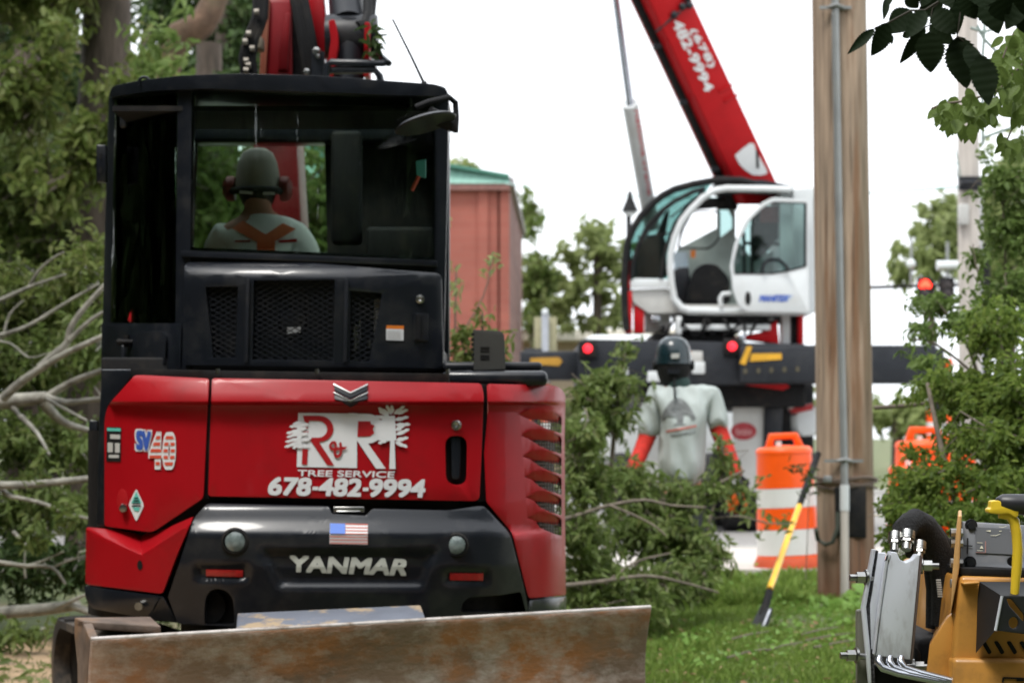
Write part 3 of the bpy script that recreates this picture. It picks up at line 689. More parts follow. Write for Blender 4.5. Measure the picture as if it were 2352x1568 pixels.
# cab sides, front, floor and what shows inside
xl, xr = W(240, 0, 9.45).x+.07, W(1026, 0, 9.08).x-.03
zt, zb, zm = 2.52, .95, 1.62
s_ = MB()
for x in (xl+.02, xr-.02):
    s_.box((x, 9.95, (zm+zb)/2-.05), (.03, 1.1, zm-zb)); s_.box((x, 10.44, 2.0), (.05, .09, 1.1)); s_.box((x, 9.75, 2.05), (.04, .07, .95)); s_.box((x, 9.95, 2.5), (.04, 1.1, .08))
s_.box(((xl+xr)/2, 9.9, zb-.05), (xr-xl, 1.2, .08))
s_.build('cab_side', BLACK, ex, bevel=.008)
g_ = MB(); g_.box((xl+.03, 9.97, 1.9), (.02, 1.0, 1.2)); g_.build('door', MATT, ex)
for x in (xl-.01, xr-.02):
    g_ = MB(); g_.box((x, 9.95, 2.07), (.006, .95, .84)); g_.build('side_window', GLASS, cabf)
for x0, y0, x1, y1 in ((xl+.03, 9.06, xr-.03, 9.6), (xl+.03, 9.6, -1.44, 10.4), (-.46, 9.6, xr-.03, 10.4)):
    g_ = MB(); g_.box(((x0+x1)/2, (y0+y1)/2, 2.49), (x1-x0, y1-y0, .02)); g_.build('headliner', MATT, ex)
a0, a1 = W(236, 0, 10.45).x, W(1100, 0, 10.45).x
fw = panel('cab_front', [(300, 205), (1010, 205), (1010, 850), (300, 850)], const(10.46), MATT, ex, thick=.05, bevel=.006, holes=[rounded([(452, 318), (745, 318), (752, 600), (440, 600)], 14)])
panel('front_window', [(440, 310), (1000, 310), (1000, 610), (434, 610)], const(10.5), FGLASS, cabf, thick=.006, bevel=0)
k = MB(); k.pbox(760, 300, 830, 560, 10.1, .1); k.pbox(840, 520, 1000, 620, 10.0, .3); k.pbox(700, 590, 840, 700, 10.2, .2); k.build('console', MATT, ex, bevel=.02)
sd_ = MB(); sd_.pprism(rounded([(290, 742), (318, 660), (360, 625), (400, 600), (404, 742)], 14), 9.35, .25); sd_.build('red_curved_piece', REDPRINT, ex, bevel=.02)  # red curved piece low behind the corner window
k = MB(); k.pbox(350, 690, 404, 745, 9.3, .06); k.build('document_box', WGREY, ex, bevel=.01)
k = MB(); k.pprism(rounded([(955, 370), (978, 366), (978, 408), (957, 404)], 3), 9.2, .02); k.build('tag_card', TEAL, ex)
k = MB(); k.tube([W(962, 405, 9.19), W(946, 438, 9.19)], .008, 6); k.build('escape_hammer', FLAGRED, ex)
seat = MB(); seat.pbox(470, 590, 710, 800, 9.32, .12); seat.pbox(470, 740, 710, 800, 9.4, .5); seat.build('seat', MATT, ex, bevel=.04)
# lower left cab corner with latch
lc = panel('cab_corner', rounded([(234, 742), (417, 742), (414, 852), (232, 852)], 4), lambda px, py: Dcab(px)-.018, BLACK, ex, thick=.06, bevel=.008, step=20)
panel('latch_plate', rounded([(312, 762), (370, 758), (382, 770), (378, 838), (318, 832)], 10), lambda px, py: Dcab(px)-.04, GREYB, lc, thick=.03, bevel=.008)
k = MB(); p = W(290, 785, Dcab(290)-.05); k.tube([p+Vector((-.03, 0, .0)), p+Vector((-.01, -.02, .0)), p+Vector((.03, -.02, 0))], [.014, .009, .009], 8); k.tube([p+Vector((0, 0, -.02)), p+Vector((.0, 0, .03))], .012, 8); k.build('latch_handle', MATT, lc)
h = MB(); h.pbox(221, 333, 243, 418, 9.40, .05); ho = h.build('hinge', BLACK, ex, bevel=.004)
for yy in (352, 384): k = MB(); k.pbox(228, yy, 234, yy+14, 9.398, .01); k.build('hinge_slot', MATT, ho)
# --- rear cover with expanded-metal grilles
def Drc(px, py):
    return Dcab(px)-.085+float(np.interp(py, [600, 612, 630, 650, 850], [.07, .03, .006, 0, .02]))+.02*max(0, (px-960)/60)**2
gh = [[(472, 659), (547, 657), (540, 821), (490, 821)], [(583, 644), (769, 642), (765, 828), (579, 825)], [(804, 667), (878, 673), (848, 829), (803, 829)]]
rc = panel('rear_cover', rounded([(424, 602), (720, 604), (1014, 628), (1018, 846), (419, 838)], [14, 0, 14, 10, 8]), Drc, BLACK, ex, thick=.05, bevel=.012, step=25, rows=[612, 620, 630, 640, 660, 700, 780], holes=[rounded(g, 3) for g in gh])
def clip_seg(p, q, poly):
    t0, t1 = 0., 1.; n = len(poly); A = sum(poly[i][0]*poly[(i+1) % n][1]-poly[(i+1) % n][0]*poly[i][1] for i in range(n))
    for i in range(n):
        a, b = poly[i], poly[(i+1) % n]; ex_, ey = b[0]-a[0], b[1]-a[1]
        s = 1 if A > 0 else -1
        f0 = s*(ex_*(p[1]-a[1])-ey*(p[0]-a[0])); f1 = s*(ex_*(q[1]-a[1])-ey*(q[0]-a[0]))
        if f0 < 0 and f1 < 0: return None
        if f0 < 0: t0 = max(t0, f0/(f0-f1))
        elif f1 < 0: t1 = min(t1, f0/(f0-f1))
    if t0 >= t1: return None
    return [(p[0]+(q[0]-p[0])*t, p[1]+(q[1]-p[1])*t) for t in (t0, t1)]
for g in gh:
    mm = MB(); xs = [q[0] for q in g]; ys = [q[1] for q in g]
    for sgn in (1, -1):
        c = min(ys)-120
        while c < max(ys)+120:
            x0, x1 = min(xs)-5, max(xs)+5; slope = .54*sgn
            sgm = clip_seg((x0, c), (x1, c+slope*(x1-x0)), g)
            if sgm:
                a, b = sgm; mm.tube([W(a[0], a[1], Drc(a[0], 700)+.02), W(b[0], b[1], Drc(b[0], 700)+.02)], .0024, 4)
            c += 12.5
    mm.build('grille', GREYB, rc)
k = MB(); k.pbox(440, 630, 1000, 842, 9.1, .02); k.build('cover_backing', MATT, ex)
fn = MB(); p = W(674, 738, 9.0); fn.lathe([(.062, .04), (.066, -.01), (.05, -.03), (.001, -.034)], p, 20, (0, 1, 0)); fo = fn.build('fan', GREYB, ex)
for q in range(7):
    a = 2*math.pi*q/7; b = MB(); u = Vector((math.cos(a), 0, math.sin(a))); v = Vector((-math.sin(a), .5, math.cos(a)))
    b.raw([p+u*.06, p+u*.06+v*.04, p+u*.15+v*.07, p+u*.15], [(0, 1, 2, 3)]); b.build('fan_blade', MATT, fo)
k = MB(); k.pprism([(659, 752), (690, 750), (690, 763), (660, 766)], 8.955, .01); k.build('fan_label', WHITE, fo)
k = MB(); k.pbox(858, 684, 876, 775, 8.99, .05); k.build('filter_housing', WGREY, ex, bevel=.01)
k = MB()
for x, y0, y1, r in ((818, 745, 756, .018), (816, 757, 775, .025), (817, 776, 803, .020), (817, 824, 830, .02), (826, 735, 750, .01), (850, 780, 798, .014)): k.cyl(W(x, y0, 8.98), W(x, y1, 8.98), r, 12)
k.build('hose_fitting', CHROME, ex)['kind'] = 'stuff'
decals('warning_label', [[(887, 755), (927, 756), (927, 782), (887, 781)]], Drc, WHITE, rc, off=.004)
decals('warning_label', [[(888, 747), (928, 748), (927, 756), (887, 755)]], Drc, ORANGE, rc, off=.004)
decals('label_print', [[(890, 760+i*5), (920, 761+i*5), (920, 762.5+i*5), (890, 761.5+i*5)] for i in range(4)], Drc, WGREY, rc, off=.006)
k = MB(); p = W(965, 687, Drc(965, 687)); k.lathe([(.017, .004), (.017, -.01), (.008, -.012), (.001, -.009)], p, 14, (0, 1, 0)); k.build('lock', CHROME, rc)
panel('cover_handle', rounded([(950, 719), (984, 720), (984, 784), (950, 782)], 5), lambda x, y: Drc(x, y)-.006, BLACK, rc, thick=.012, bevel=.004)
panel('handle_grip', rounded([(956, 722), (966, 722), (964, 780), (954, 780)], 3), lambda x, y: Drc(x, y)-.02, MATT, rc, thick=.02, bevel=.003)
for x in (565, 792): 
    panel('cover_rib', rounded([(x, 640), (x+8, 640), (x+4, 832), (x-4, 832)], 2), lambda px, py: Drc(px, py)-.012, GREYB, rc, thick=.02, bevel=.006)
# --- antenna, mirror
k = MB(); k.tube([W(902, 45, 9.3), W(945, 131, 9.25), W(974, 192, 9.2)], [.004, .005, .006], 6); k.tube([W(973, 190, 9.2), W(984, 214, 9.18)], .012, 8); k.build('antenna', MATT, ex)
mi = MB(); mi.tube([W(955, 247, 8.8), W(985, 235, 8.8), W(1032, 224, 8.84), W(1046, 236, 8.86), W(1048, 270, 8.86), W(1046, 305, 8.86)], .012, 8); mi.pbox(1030, 272, 1050, 300, 8.84, .04); mi.tube([W(985, 262, 8.78), W(1035, 285, 8.82)], .03, 8); mo = mi.build('mirror', MATT, ex)
c = W(976, 279, 8.74); ax = Vector((-.28, .12, 1)).normalized(); k = MB(); k.lathe([(.001, .018), (.06, .014), (.105, .003), (.122, -.008), (.118, -.014), (.001, -.012)], c, 28, ax); k.build('mirror_disc', GREYB, mo)

# --- boom group in front of the cab
def P3(px, py, D=10.95): return W(px, py, D)
bm_ = MB()
bm_.prism([P3(590, 300), P3(672, 300), P3(668, 0), P3(612, 0), P3(600, 60)], (0, .34, 0))
bm_.prism([P3(560, 640, 10.8), P3(700, 640, 10.8), P3(680, 295, 10.9), P3(585, 295, 10.9)], (0, .4, 0))
up = [P3(612, 2), P3(670, 2), P3(690, -260, 11.5), P3(640, -260, 11.5)]
bm_.prism(up, (0, .34, 0))
bm_.prism([P3(640, -255, 11.5), P3(690, -255, 11.5), P3(700, -120, 13.4), P3(650, -120, 13.4)], (0, .05, -.34))
BRED = M('shaded_dirty_boom_paint', (.20, .004, .008), rough=.45, spec=.3, var=.15, dirt=(.07, .015, .012), damt=.7, dscale=4)  # red darkened to stand for the boom's shade, plus dirt patches
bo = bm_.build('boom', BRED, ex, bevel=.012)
panel('dark_gap_plate', [(652, 0), (706, 0), (735, 210), (662, 210)], const(11.0), MATT, bo, thick=.1, bevel=.006)  # dark plate added to hide the bright gap between boom and hoses
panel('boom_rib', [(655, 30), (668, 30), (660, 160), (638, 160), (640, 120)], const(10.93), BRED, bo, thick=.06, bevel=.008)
panel('boom_edge', [(606, 20), (614, 0), (620, 0), (604, 300), (586, 300)], const(10.93), M('mud_stained_red', (.28, .07, .035), rough=.6, dirt=(.2, .11, .06), damt=.7), bo, thick=.04, bevel=.006)
ab = MB(); ab.prism([P3(702, 0, 10.85), P3(742, -20, 10.85), P3(765, 200, 10.85), P3(745, 200, 10.85)], (0, .12, 0)); ab.prism([P3(697, 165, 10.8), P3(708, 165, 10.8), P3(722, 300, 10.8), P3(710, 300, 10.8)], (0, .1, 0)); ab.prism([P3(702, 2, 10.85), P3(742, -18, 10.85), P3(735, -240, 11.3), P3(700, -240, 11.3)], (0, .12, 0)); ab.build('boom_link', RED, ex, bevel=.01)
for i, (x0, x1, r) in enumerate(((676, 703, .022), (684, 712, .02), (693, 722, .022), (700, 729, .018))):
    k = MB(); k.tube([P3(x0-4, -60, 10.75), P3(x0, 0, 10.72), P3((x0+x1)/2+2, 80, 10.7), P3(x1, 150, 10.7), P3(x1+8, 260, 10.75)], r, 8); k.build('hydraulic_hose', MATT, ex)
for i, (x0, x1) in enumerate(((598, 566), (590, 560), (604, 575), (612, 584))):
    k = MB(); k.tube([P3(x0, -40, 10.8), P3(x0-4, 40, 10.76), P3(x1+6, 90, 10.75), P3(x1-4, 130, 10.75), P3(x1, 170, 10.75), P3(x1+5, 260, 10.8)], .014+.003*(i % 2), 8); k.build('hydraulic_hose', MATT, ex)
k = MB(); k.pbox(570, 83, 602, 112, 10.74, .12); k.build('hose_bracket', M('muddy_bracket', (.18, .15, .11), rough=.8, dirt=(.35, .3, .22)), ex, bevel=.008)
k = MB()
for x, y in ((572, 78), (564, 96), (580, 112), (566, 140), (571, 150), (566, 162), (590, 28)): k.cyl(P3(x-6, y, 10.72), P3(x+5, y, 10.72), .016, 8)
k.build('hose_clamp', M('muddy_zinc', (.22, .2, .17), rough=.5, metal=.5, var=.3, scale=40), ex)['kind'] = 'stuff'
cy = MB(); cy.cyl(P3(800, 60, 10.7), P3(770, -300, 11.6), .085, 18); cy.cyl(P3(797, 200, 10.65), P3(806, 55, 10.7), .075, 18, .085); cy.lathe([(.10, -.12), (.105, -.1), (.105, .1), (.10, .12)], P3(808, 85, 10.7), 18, (1, 0, 0)); cy.build('boom_cylinder', GREYB, ex, angle=50)
k = MB(); k.tube([P3(845, -40, 10.8), P3(846, 30, 10.68), P3(838, 55, 10.62), P3(822, 60, 10.6)], .024, 8); k.tube([P3(860, -40, 10.8), P3(852, 40, 10.7)], .02, 8); k.build('hydraulic_hose', MATT, ex)
for poly in ([(754, 48), (768, 44), (776, 78), (777, 108), (764, 180), (748, 180), (756, 120), (760, 90)], [(838, 50), (850, 52), (848, 175), (834, 175)]):
    panel('cylinder_bracket', rounded(poly, 5), const(10.55), RED, ex, thick=.16, bevel=.01)
k = MB(); k.pbox(715, 118, 745, 200, 10.5, .12); k.tube([P3(747, 190, 10.48), P3(752, 150, 10.48), P3(760, 143, 10.48), P3(880, 146, 10.48), P3(893, 146, 10.48), P3(868, 124, 10.6)], .016, 8); k.tube([P3(745, 162, 10.5), P3(860, 160, 10.5), P3(872, 175, 10.5), P3(880, 210, 10.5)], .018, 8); k.build('light_guard', BLACK, ex, angle=50)
k = MB()
for x, y, r in ((727, 118, .02), (705, 165, .016), (730, 130, .012)): k.ball(P3(x, y, 10.48), r, 8, 5)
k.build('guard_bolt', CHROME, ex)
sp_ = [P3(850+rr_.uniform(-4, 12), 60+i*9, 10.5) for i in range(9)]
leaves('caught_leaves', [tuple(p) for p in sp_ for _ in range(3)], RS.normal(0, 1, (27, 3))+np.array([.8, 0, .1]), RS.uniform(.05, .1, 27), .3, LF_DARK, ex)

# --- dozer blade, step plate, tracks
bl, br = Vector((-1.337, 7.30, .55)), Vector((.487, 8.0, .60))
ax = (br-bl).normalized(); nb = Vector((-ax.y, ax.x, 0)).normalized()      # towards the back
prof = [(.0, .0), (.004, -.02), (.022, -.07), (.04, -.13), (.05, -.2), (.048, -.28), (.03, -.36), (.0, -.43), (-.04, -.46)]   # (back, up)
top_t = .028
pr = [Vector((0, 0, z))+nb*b for b, z in prof]; pb = [Vector((0, 0, z))+nb*(b+top_t) for b, z in prof]
m = MB(); n = 25; vs = []; fs = []
for i in range(n):
    q = bl.lerp(br, i/(n-1)); row = [q+p for p in pr]+[q+p for p in reversed(pb)]; vs += row
K = len(prof)*2
for i in range(n-1):
    for k in range(K): fs.append((i*K+k, i*K+(k+1) % K, (i+1)*K+(k+1) % K, (i+1)*K+k))
fs += [tuple(range(K)), tuple(reversed(range((n-1)*K, n*K)))]
m.raw(vs, fs)
dz = m.build('dozer_blade', BLADE, ex, angle=40, bevel=.006)
m = MB(); e = [bl+Vector((0, 0, z))+nb*b for b, z in ((.03, .0), (.16, .05), (.30, .045), (.31, 0), (.25, -.1), (.24, -.3), (.28, -.42), (.06, -.42), (.09, -.28), (.088, -.2), (.07, -.1))]
m.prism(e, ax*.03); m.build('end_plate', BLADE2, dz, bevel=.004)
m = MB(); e2 = [p+(br-bl)-ax*.03-Vector((0, 0, .09))+nb*.08 for p in e[3:]]; m.prism(e2, ax*.03); m.build('end_plate', BLADE2, dz, bevel=.004)
m = MB(); m.tube([bl.lerp(br, t/24)+nb*(.012+.002*math.sin(t*2.3))+Vector((0, 0, .001)) for t in range(25)], .009, 8); m.build('worn_top_edge', M('worn_bright_steel', (.50, .46, .43), rough=.5, metal=.4, var=.3, scale=14, dirt=(.2, .15, .11), damt=.9, dscale=11), dz, angle=60)
m = MB(); q0, q1 = bl.lerp(br, .0), bl.lerp(br, .13)
m.prism([q0+nb*.14+Vector((0, 0, .05)), q0+nb*.30+Vector((0, 0, .05)), q1+nb*.30+Vector((0, 0, .04)), q1+nb*.14+Vector((0, 0, .02))], (0, 0, -.025)); m.build('top_rail', BLADE2, dz, bevel=.004)
m = MB(); a, b = W(541, 1442, 7.95), W(978, 1420, 8.05)
m.prism([W(541, 1446, 7.8), W(979, 1424, 7.95), W(966, 1388, 8.15), W(545, 1407, 8.05)], (0, .03, -.02)); m.build('step_plate', MUDSTEEL, ex, bevel=.006)
m = MB()
for t_ in (.3, .7):
    q = bl.lerp(br, t_)+nb*.16+Vector((0, 0, -.2)); m.prism([q+ax*-.06+Vector((0, 0, .06)), q+ax*.06+Vector((0, 0, .06)), q+ax*.06+Vector((0, 0, -.08)), q+ax*-.06+Vector((0, 0, -.08))], nb*1.3)
m.build('blade_arm', MATT, ex, bevel=.01)
m = MB(); cc0 = Vector((XC, DC_, 0)); m.box(cc0+Vector((0, 0, .4)), (1.0, 1.0, .3), Matrix.Rotation(math.atan2(ax.y, ax.x), 3, 'Z')); m.cyl(cc0+Vector((0, 0, .5)), cc0+Vector((0, 0, .64)), .42, 24); m.build('undercarriage', MATT, ex, bevel=.02)
TRK = M('dusty_track_rubber', (.035, .032, .03), rough=.85, var=.3, dirt=(.22, .17, .12), damt=.75, dscale=5)
lugme = None
for sgn in (-1, 1):
    c0 = cc0+ax*(.80*sgn)-ax*.0; w2 = .17
    loop = []
    for i in range(28):
        a = 2*math.pi*i/28; yy, zz = math.cos(a), math.sin(a)
        loop.append((yy*.22+(.72 if yy > 0 else -.72), .235+zz*.205))
    m = MB(); fr_ = -nb
    o_ = [c0+fr_*y+Vector((0, 0, z)) for y, z in loop]; i_ = [c0+fr_*(y*.93)+Vector((0, 0, .235+(z-.235)*.84)) for y, z in loop]
    N = len(o_); vs = [p-ax*w2 for p in o_]+[p+ax*w2 for p in o_]+[p-ax*w2 for p in i_]+[p+ax*w2 for p in i_]
    fs = []
    for k in range(N):
        j = (k+1) % N; fs += [(k, j, N+j, N+k), (2*N+k, 3*N+k, 3*N+j, 2*N+j), (k, 2*N+k, 2*N+j, j), (N+k, N+j, 3*N+j, 3*N+k)]
    m.raw(vs, fs); tr = m.build('track', TRK, ex, angle=50)
    for k in range(46):
        s0 = k/46*N; i = int(s0); f_ = s0-i; p = o_[i].lerp(o_[(i+1) % N], f_); tg = (o_[(i+1) % N]-o_[i]).normalized(); nn = ax.cross(tg)
        if lugme is None:
            lm = MB(); lm.box((0, 0, 0), (.33, .035, .03)); lo = lm.build('track_lug', TRK, tr, bevel=.004, local=True); lugme = lo.data; lo.name = 'track_lug'
        else: lo = link('track_lug', lugme, [], tr)
        lo.matrix_local = Matrix.Translation(p-root_loc(tr))@Matrix((ax, tg, nn)).transposed().to_4x4()
    m = MB()
    for y in (-.72, .72): p = c0+fr_*y+Vector((0, 0, .235)); m.cyl(p-ax*.1, p+ax*.1, .165, 20)
    for y in (-.35, 0, .35): p = c0+fr_*y+Vector((0, 0, .13)); m.cyl(p-ax*.1, p+ax*.1, .07, 14)
    m.box(c0+Vector((0, 0, .27)), (.12, 1.4, .16), Matrix.Rotation(math.atan2(ax.y, ax.x), 3, 'Z')); m.build('track_frame', MATT, ex, bevel=.01)

# ================================================================== PEOPLE
def skin_body(name, V, E, Rd, mat, parent, levels=2, root=0):
    me = bpy.data.meshes.new('s'); me.from_pydata([tuple(v) for v in V], E, [])
    o = bpy.data.objects.new('s', me); COL.objects.link(o)
    md = o.modifiers.new('k', 'SKIN'); md.use_smooth_shade = True; md.branch_smoothing = .4
    if not me.skin_vertices: 
        bpy.context.view_layer.objects.active = o
        me.attributes
    sv = me.skin_vertices[0].data
    for i, r in enumerate(Rd): sv[i].radius = r if isinstance(r, tuple) else (r, r); sv[i].use_root = (i == root)
    sb = o.modifiers.new('b', 'SUBSURF'); sb.levels = levels; sb.render_levels = levels
    dg = bpy.context.evaluated_depsgraph_get(); dg.update()
    m2 = bpy.data.meshes.new_from_object(o.evaluated_get(dg)); bpy.data.objects.remove(o); bpy.data.meshes.remove(me)
    o0 = root_loc(parent); m2.transform(Matrix.Translation(-o0)); m2.name = name; m2.shade_smooth(); m2.materials.clear()
    return link(name, m2, mat, parent)
from mathutils.bvhtree import BVHTree
def on_mesh(obj, fallback):
    me = obj.data; o0 = root_loc(obj)
    bv = BVHTree.FromPolygons([v.co+o0 for v in me.vertices], [tuple(p.vertices) for p in me.polygons])
    def d(px, py):
        r = Vector(((px-CX)/F, 1, (HY-py)/F)); h = bv.ray_cast(Vector((0, 0, CH)), r.normalized())
        return h[0].y if h[0] is not None else fallback
    return d
def hand(m_name, wrist, dirv, side, mat, parent, curl=.6, palm_n=None):
    """palm, four unequal bent fingers and a thumb"""
    d = Vector(dirv).normalized(); n = (palm_n or Vector((0, -1, 0))).normalized(); n = (n-d*n.dot(d)).normalized(); s = d.cross(n)*side
    V = [Vector(wrist), Vector(wrist)+d*.045, Vector(wrist)+d*.085]; E = [(0, 1), (1, 2)]; Rd = [(.026, .02), (.036, .017), (.038, .015)]
    for k, (o_, ln) in enumerate(((-.03, .062), (-.010, .075), (.010, .080), (.03, .072))):
        b = len(V); p = Vector(wrist)+d*.078+s*o_; a = 0; prev = 2
        for j in range(3):
            V.append(p); E.append((prev, len(V)-1)); Rd.append(.0085); prev = len(V)-1
            a += curl*.8; p = p+(d*math.cos(a)-n*math.sin(a))*ln/2
    p = Vector(wrist)+d*.03+s*.03
    for q in (p, p+s*.022+d*.03, p+s*.02+d*.06-n*.015): V.append(q); E.append((1 if q is p else len(V)-2, len(V)-1)); Rd.append(.011)
    return skin_body(m_name, V, E, Rd, mat, parent, 1)

# --- worker beyond the brush
DW = 16.0
def H(px, py, d=0.0): return W(px, py, DW+d)
wk = thing('person', (H(1568, 1395).x, DW, 0), 'worker in dark helmet, pale grey printed shirt and red sleeves, standing behind the cut branches', 'person')
V = [H(1566, 1105), H(1568, 1040), H(1567, 975), H(1563, 915), H(1554, 880), H(1549, 850), H(1547, 815, -.01),
     H(1510, 908), H(1487, 1002), H(1468, 1048, -.1), H(1446, 1085, -.2), H(1630, 906), H(1652, 990), H(1674, 1045, -.06), H(1694, 1092, -.14),
     H(1543, 1120), H(1538, 1255, -.02), H(1534, 1375, .03), H(1530, 1388, .18), H(1592, 1120), H(1604, 1255, -.02), H(1610, 1375, .03), H(1612, 1388, .18)]
E = [(0, 1), (1, 2), (2, 3), (3, 4), (4, 5), (5, 6), (3, 7), (7, 8), (8, 9), (9, 10), (3, 11), (11, 12), (12, 13), (13, 14), (0, 15), (15, 16), (16, 17), (17, 18), (0, 19), (19, 20), (20, 21), (21, 22)]
Rd = [(.16, .11), (.145, .10), (.165, .11), (.13, .10), .06, .07, .09, .07, .05, .045, .032, .07, .05, .045, .032, .09, .062, .045, .04, .09, .062, .045, .04]
body = skin_body('body', V, E, Rd, SKIN, wk)
hv = H(1548, 833); k = MB(); k.ball(hv+Vector((0, .02, .0)), (.078, .095, .115), 16, 12); k.ball(hv+Vector((0, .115, -.01)), (.014, .02, .02), 8, 6); k.ball(hv+Vector((.078, .02, -.01)), (.012, .02, .03), 8, 6); k.ball(hv+Vector((-.078, .02, -.01)), (.012, .02, .03), 8, 6); k.build('head', SKIN, wk)
k = MB()
for sx in (-.03, .03): k.ball(hv+Vector((sx, .112, .01)), .012, 8, 6)
k.box(hv+Vector((0, .108, -.055)), (.045, .01, .008)); k.build('face_features', MATT, wk)
SV = [H(1562, 1128), H(1567, 1040), H(1567, 985), H(1566, 930), H(1560, 893), H(1508, 908), H(1494, 960), H(1488, 1008), H(1632, 906), H(1646, 950), H(1650, 988)]
SE = [(0, 1), (1, 2), (2, 3), (3, 4), (3, 5), (5, 6), (6, 7), (3, 8), (8, 9), (9, 10)]
SRd = [(.235, .17), (.235, .165), (.265, .175), (.225, .15), (.08, .075), (.105, .105), (.085, .085), (.082, .08), (.092, .095), (.085, .085), (.082, .08)]
shirt = skin_body('shirt', SV, SE, SRd, SHIRT, wk, 4)
from mathutils import noise as nz_
def folds(o, amp, sx=11, sz=3.2):
    me = o.data; nn = [v.normal.copy() for v in me.vertices]
    for v, n_ in zip(me.vertices, nn):
        p = Vector((v.co.x*sx+v.co.z*2.2, v.co.y*sx, v.co.z*sz)); v.co += n_*amp*(1-2.2*abs(nz_.noise(p)))
    me.update()
folds(shirt, .016)
sdp = on_mesh(shirt, DW-.13)
PRINT = M('grey_shirt_print', (.16, .17, .17), rough=.9, var=.4, scale=25)
arc = [(1517+ (1598-1517)*(i/16), 960-46*math.sin(math.pi*i/16)**.8) for i in range(17)]
inner = [(1524+ (1592-1524)*(i/12), 966-28*math.sin(math.pi*i/12)) for i in range(12, -1, -1)]
decals('shirt_print', [arc+inner, [(1552, 940), (1572, 938), (1568, 972), (1578, 975), (1545, 976), (1556, 970)], ellipse(1545, 950, 16, 8, 10), ellipse(1578, 946, 12, 7, 10)], sdp, PRINT, wk, off=.006, step=6, rows=6)
decals('shirt_print_line', [[(1530, 988), (1600, 975), (1600, 980), (1530, 993)]], sdp, M('faded_red_print', (.5, .18, .15), rough=.9), wk, off=.006, step=6)
decals('shirt_print_line', [[(1540, 998), (1597, 990), (1597, 994), (1540, 1002)]], sdp, PRINT, wk, off=.006, step=6)
for el, wr, sh_ in ((8, 10, 7), (12, 14, 11)):
    a, b = V[el], V[wr]; mid = V[el+1]; s0 = V[sh_].lerp(V[el], .8)
    k = MB(); k.tube([s0, a, mid, a.lerp(b, .97)], [.066, .062, .055, .046], 14); k.build('red_sleeve', M('red_arm_sleeve', (.50, .018, .008), rough=.8, var=.3, scale=14, bump=.5, bscale=20), wk, angle=60)
GLOVE = M('dark_glove', (.03, .03, .033), rough=.8)
hand('hand', V[10], V[10]-V[9], 1, GLOVE, wk); hand('hand', V[14], V[14]-V[13], -1, GLOVE, wk, curl=1.1)
PANTS = M('dark_work_trousers', (.045, .05, .055), rough=.9, var=.2, bump=.3)
PV = [H(1566, 1112), H(1566, 1135)]+[V[i] for i in (15, 16, 17)]+[V[i] for i in (19, 20, 21)]
skin_body('trousers', PV, [(0, 1), (1, 2), (2, 3), (3, 4), (1, 5), (5, 6), (6, 7)], [(.2, .15), (.2, .15), .13, .10, .08, .13, .10, .08], PANTS, wk)
for a, b in ((17, 18), (21, 22)):
    k = MB(); p = Vector((V[a].x, V[a].y, 0)); k.box(p+Vector((0, .06, .05)), (.10, .29, .10)); k.cyl(p+Vector((0, 0, .08)), p+Vector((0, 0, .24)), .058, 12); k.build('boot', MATT, wk, bevel=.025)
HEL = M('helmet_shell', (.008, .022, .028), rough=.25, coat=.35, spec=.4, var=.3)
hc = H(1547, 822)
k = MB(); k.lathe([(.001, .155), (.05, .148), (.09, .122), (.115, .075), (.124, .01), (.125, -.03), (.128, -.04), (.119, -.045)], hc+Vector((0, .01, 0)), 28); he = k.build('helmet', HEL, wk, angle=60)
k = MB(); k.lathe([(.119, -.02), (.121, -.04), (.116, -.10), (.10, -.15), (.085, -.19), (.07, -.20)], hc+Vector((0, .01, 0)), 24); k.build('helmet_liner', MATT, he, angle=60)
k = MB(); k.pprism(rounded([(1533, 848), (1563, 848), (1561, 858), (1535, 858)], 3), DW-.122, .03); k.build('helmet_label', GREYB, he)
k = MB(); k.pprism([(1542, 812), (1560, 811), (1560, 822), (1542, 823)], DW-.126, .02); k.build('helmet_label', WGREY, he)
for sx in (-1, 1): k = MB(); c = hc+Vector((.125*sx, .02, -.05)); k.lathe([(.001, -.03), (.035, -.028), (.04, 0), (.03, .02)], c, 14, (sx, 0, 0)); k.build('ear_cup', MATT, he)
k = MB(); k.tube([H(1549, 868, -.14), H(1549, 890, -.15), H(1550, 915, -.17)], .008, 6); k.build('helmet_cord', MATT, he)
k = MB(); k.lathe([(.085, -.02), (.095, .03), (.075, .075)], H(1555, 888), 16); k.build('collar', M('dark_collar', (.02, .05, .045), rough=.8), wk)
# chainsaw in the right hand
SAWO = M('saw_orange_plastic', (.75, .12, .015), rough=.4)
cs = thing('chainsaw', H(1690, 1150, -.2), 'orange and black chainsaw held in the right hand of the helmeted worker', 'chainsaw')
q = H(1690, 1150, -.2)
k = MB(); k.box(q, (.14, .36, .16)); k.build('saw_body', SAWO, cs, bevel=.03)
k = MB(); k.tube([q+Vector((-.08, -.05, -.03)), q+Vector((-.11, -.05, .08)), q+Vector((-.06, -.05, .165)), q+Vector((.04, -.05, .165)), q+Vector((.09, -.05, .06))], .014, 8); k.build('front_handle', MATT, cs, angle=60)
k = MB(); k.tube([q+Vector((0, -.15, -.05)), q+Vector((0, -.36, -.04)), q+Vector((0, -.38, .03)), q+Vector((0, -.16, .06))], .02, 8); k.build('rear_handle', MATT, cs, angle=60)
k = MB(); k.prism([q+Vector((.06, .15, -.05)), q+Vector((.06, .60, -.04)), q+Vector((.06, .64, -.01)), q+Vector((.06, .60, .02)), q+Vector((.06, .15, .04))], (.012, 0, 0)); k.build('guide_bar', STEEL, cs)

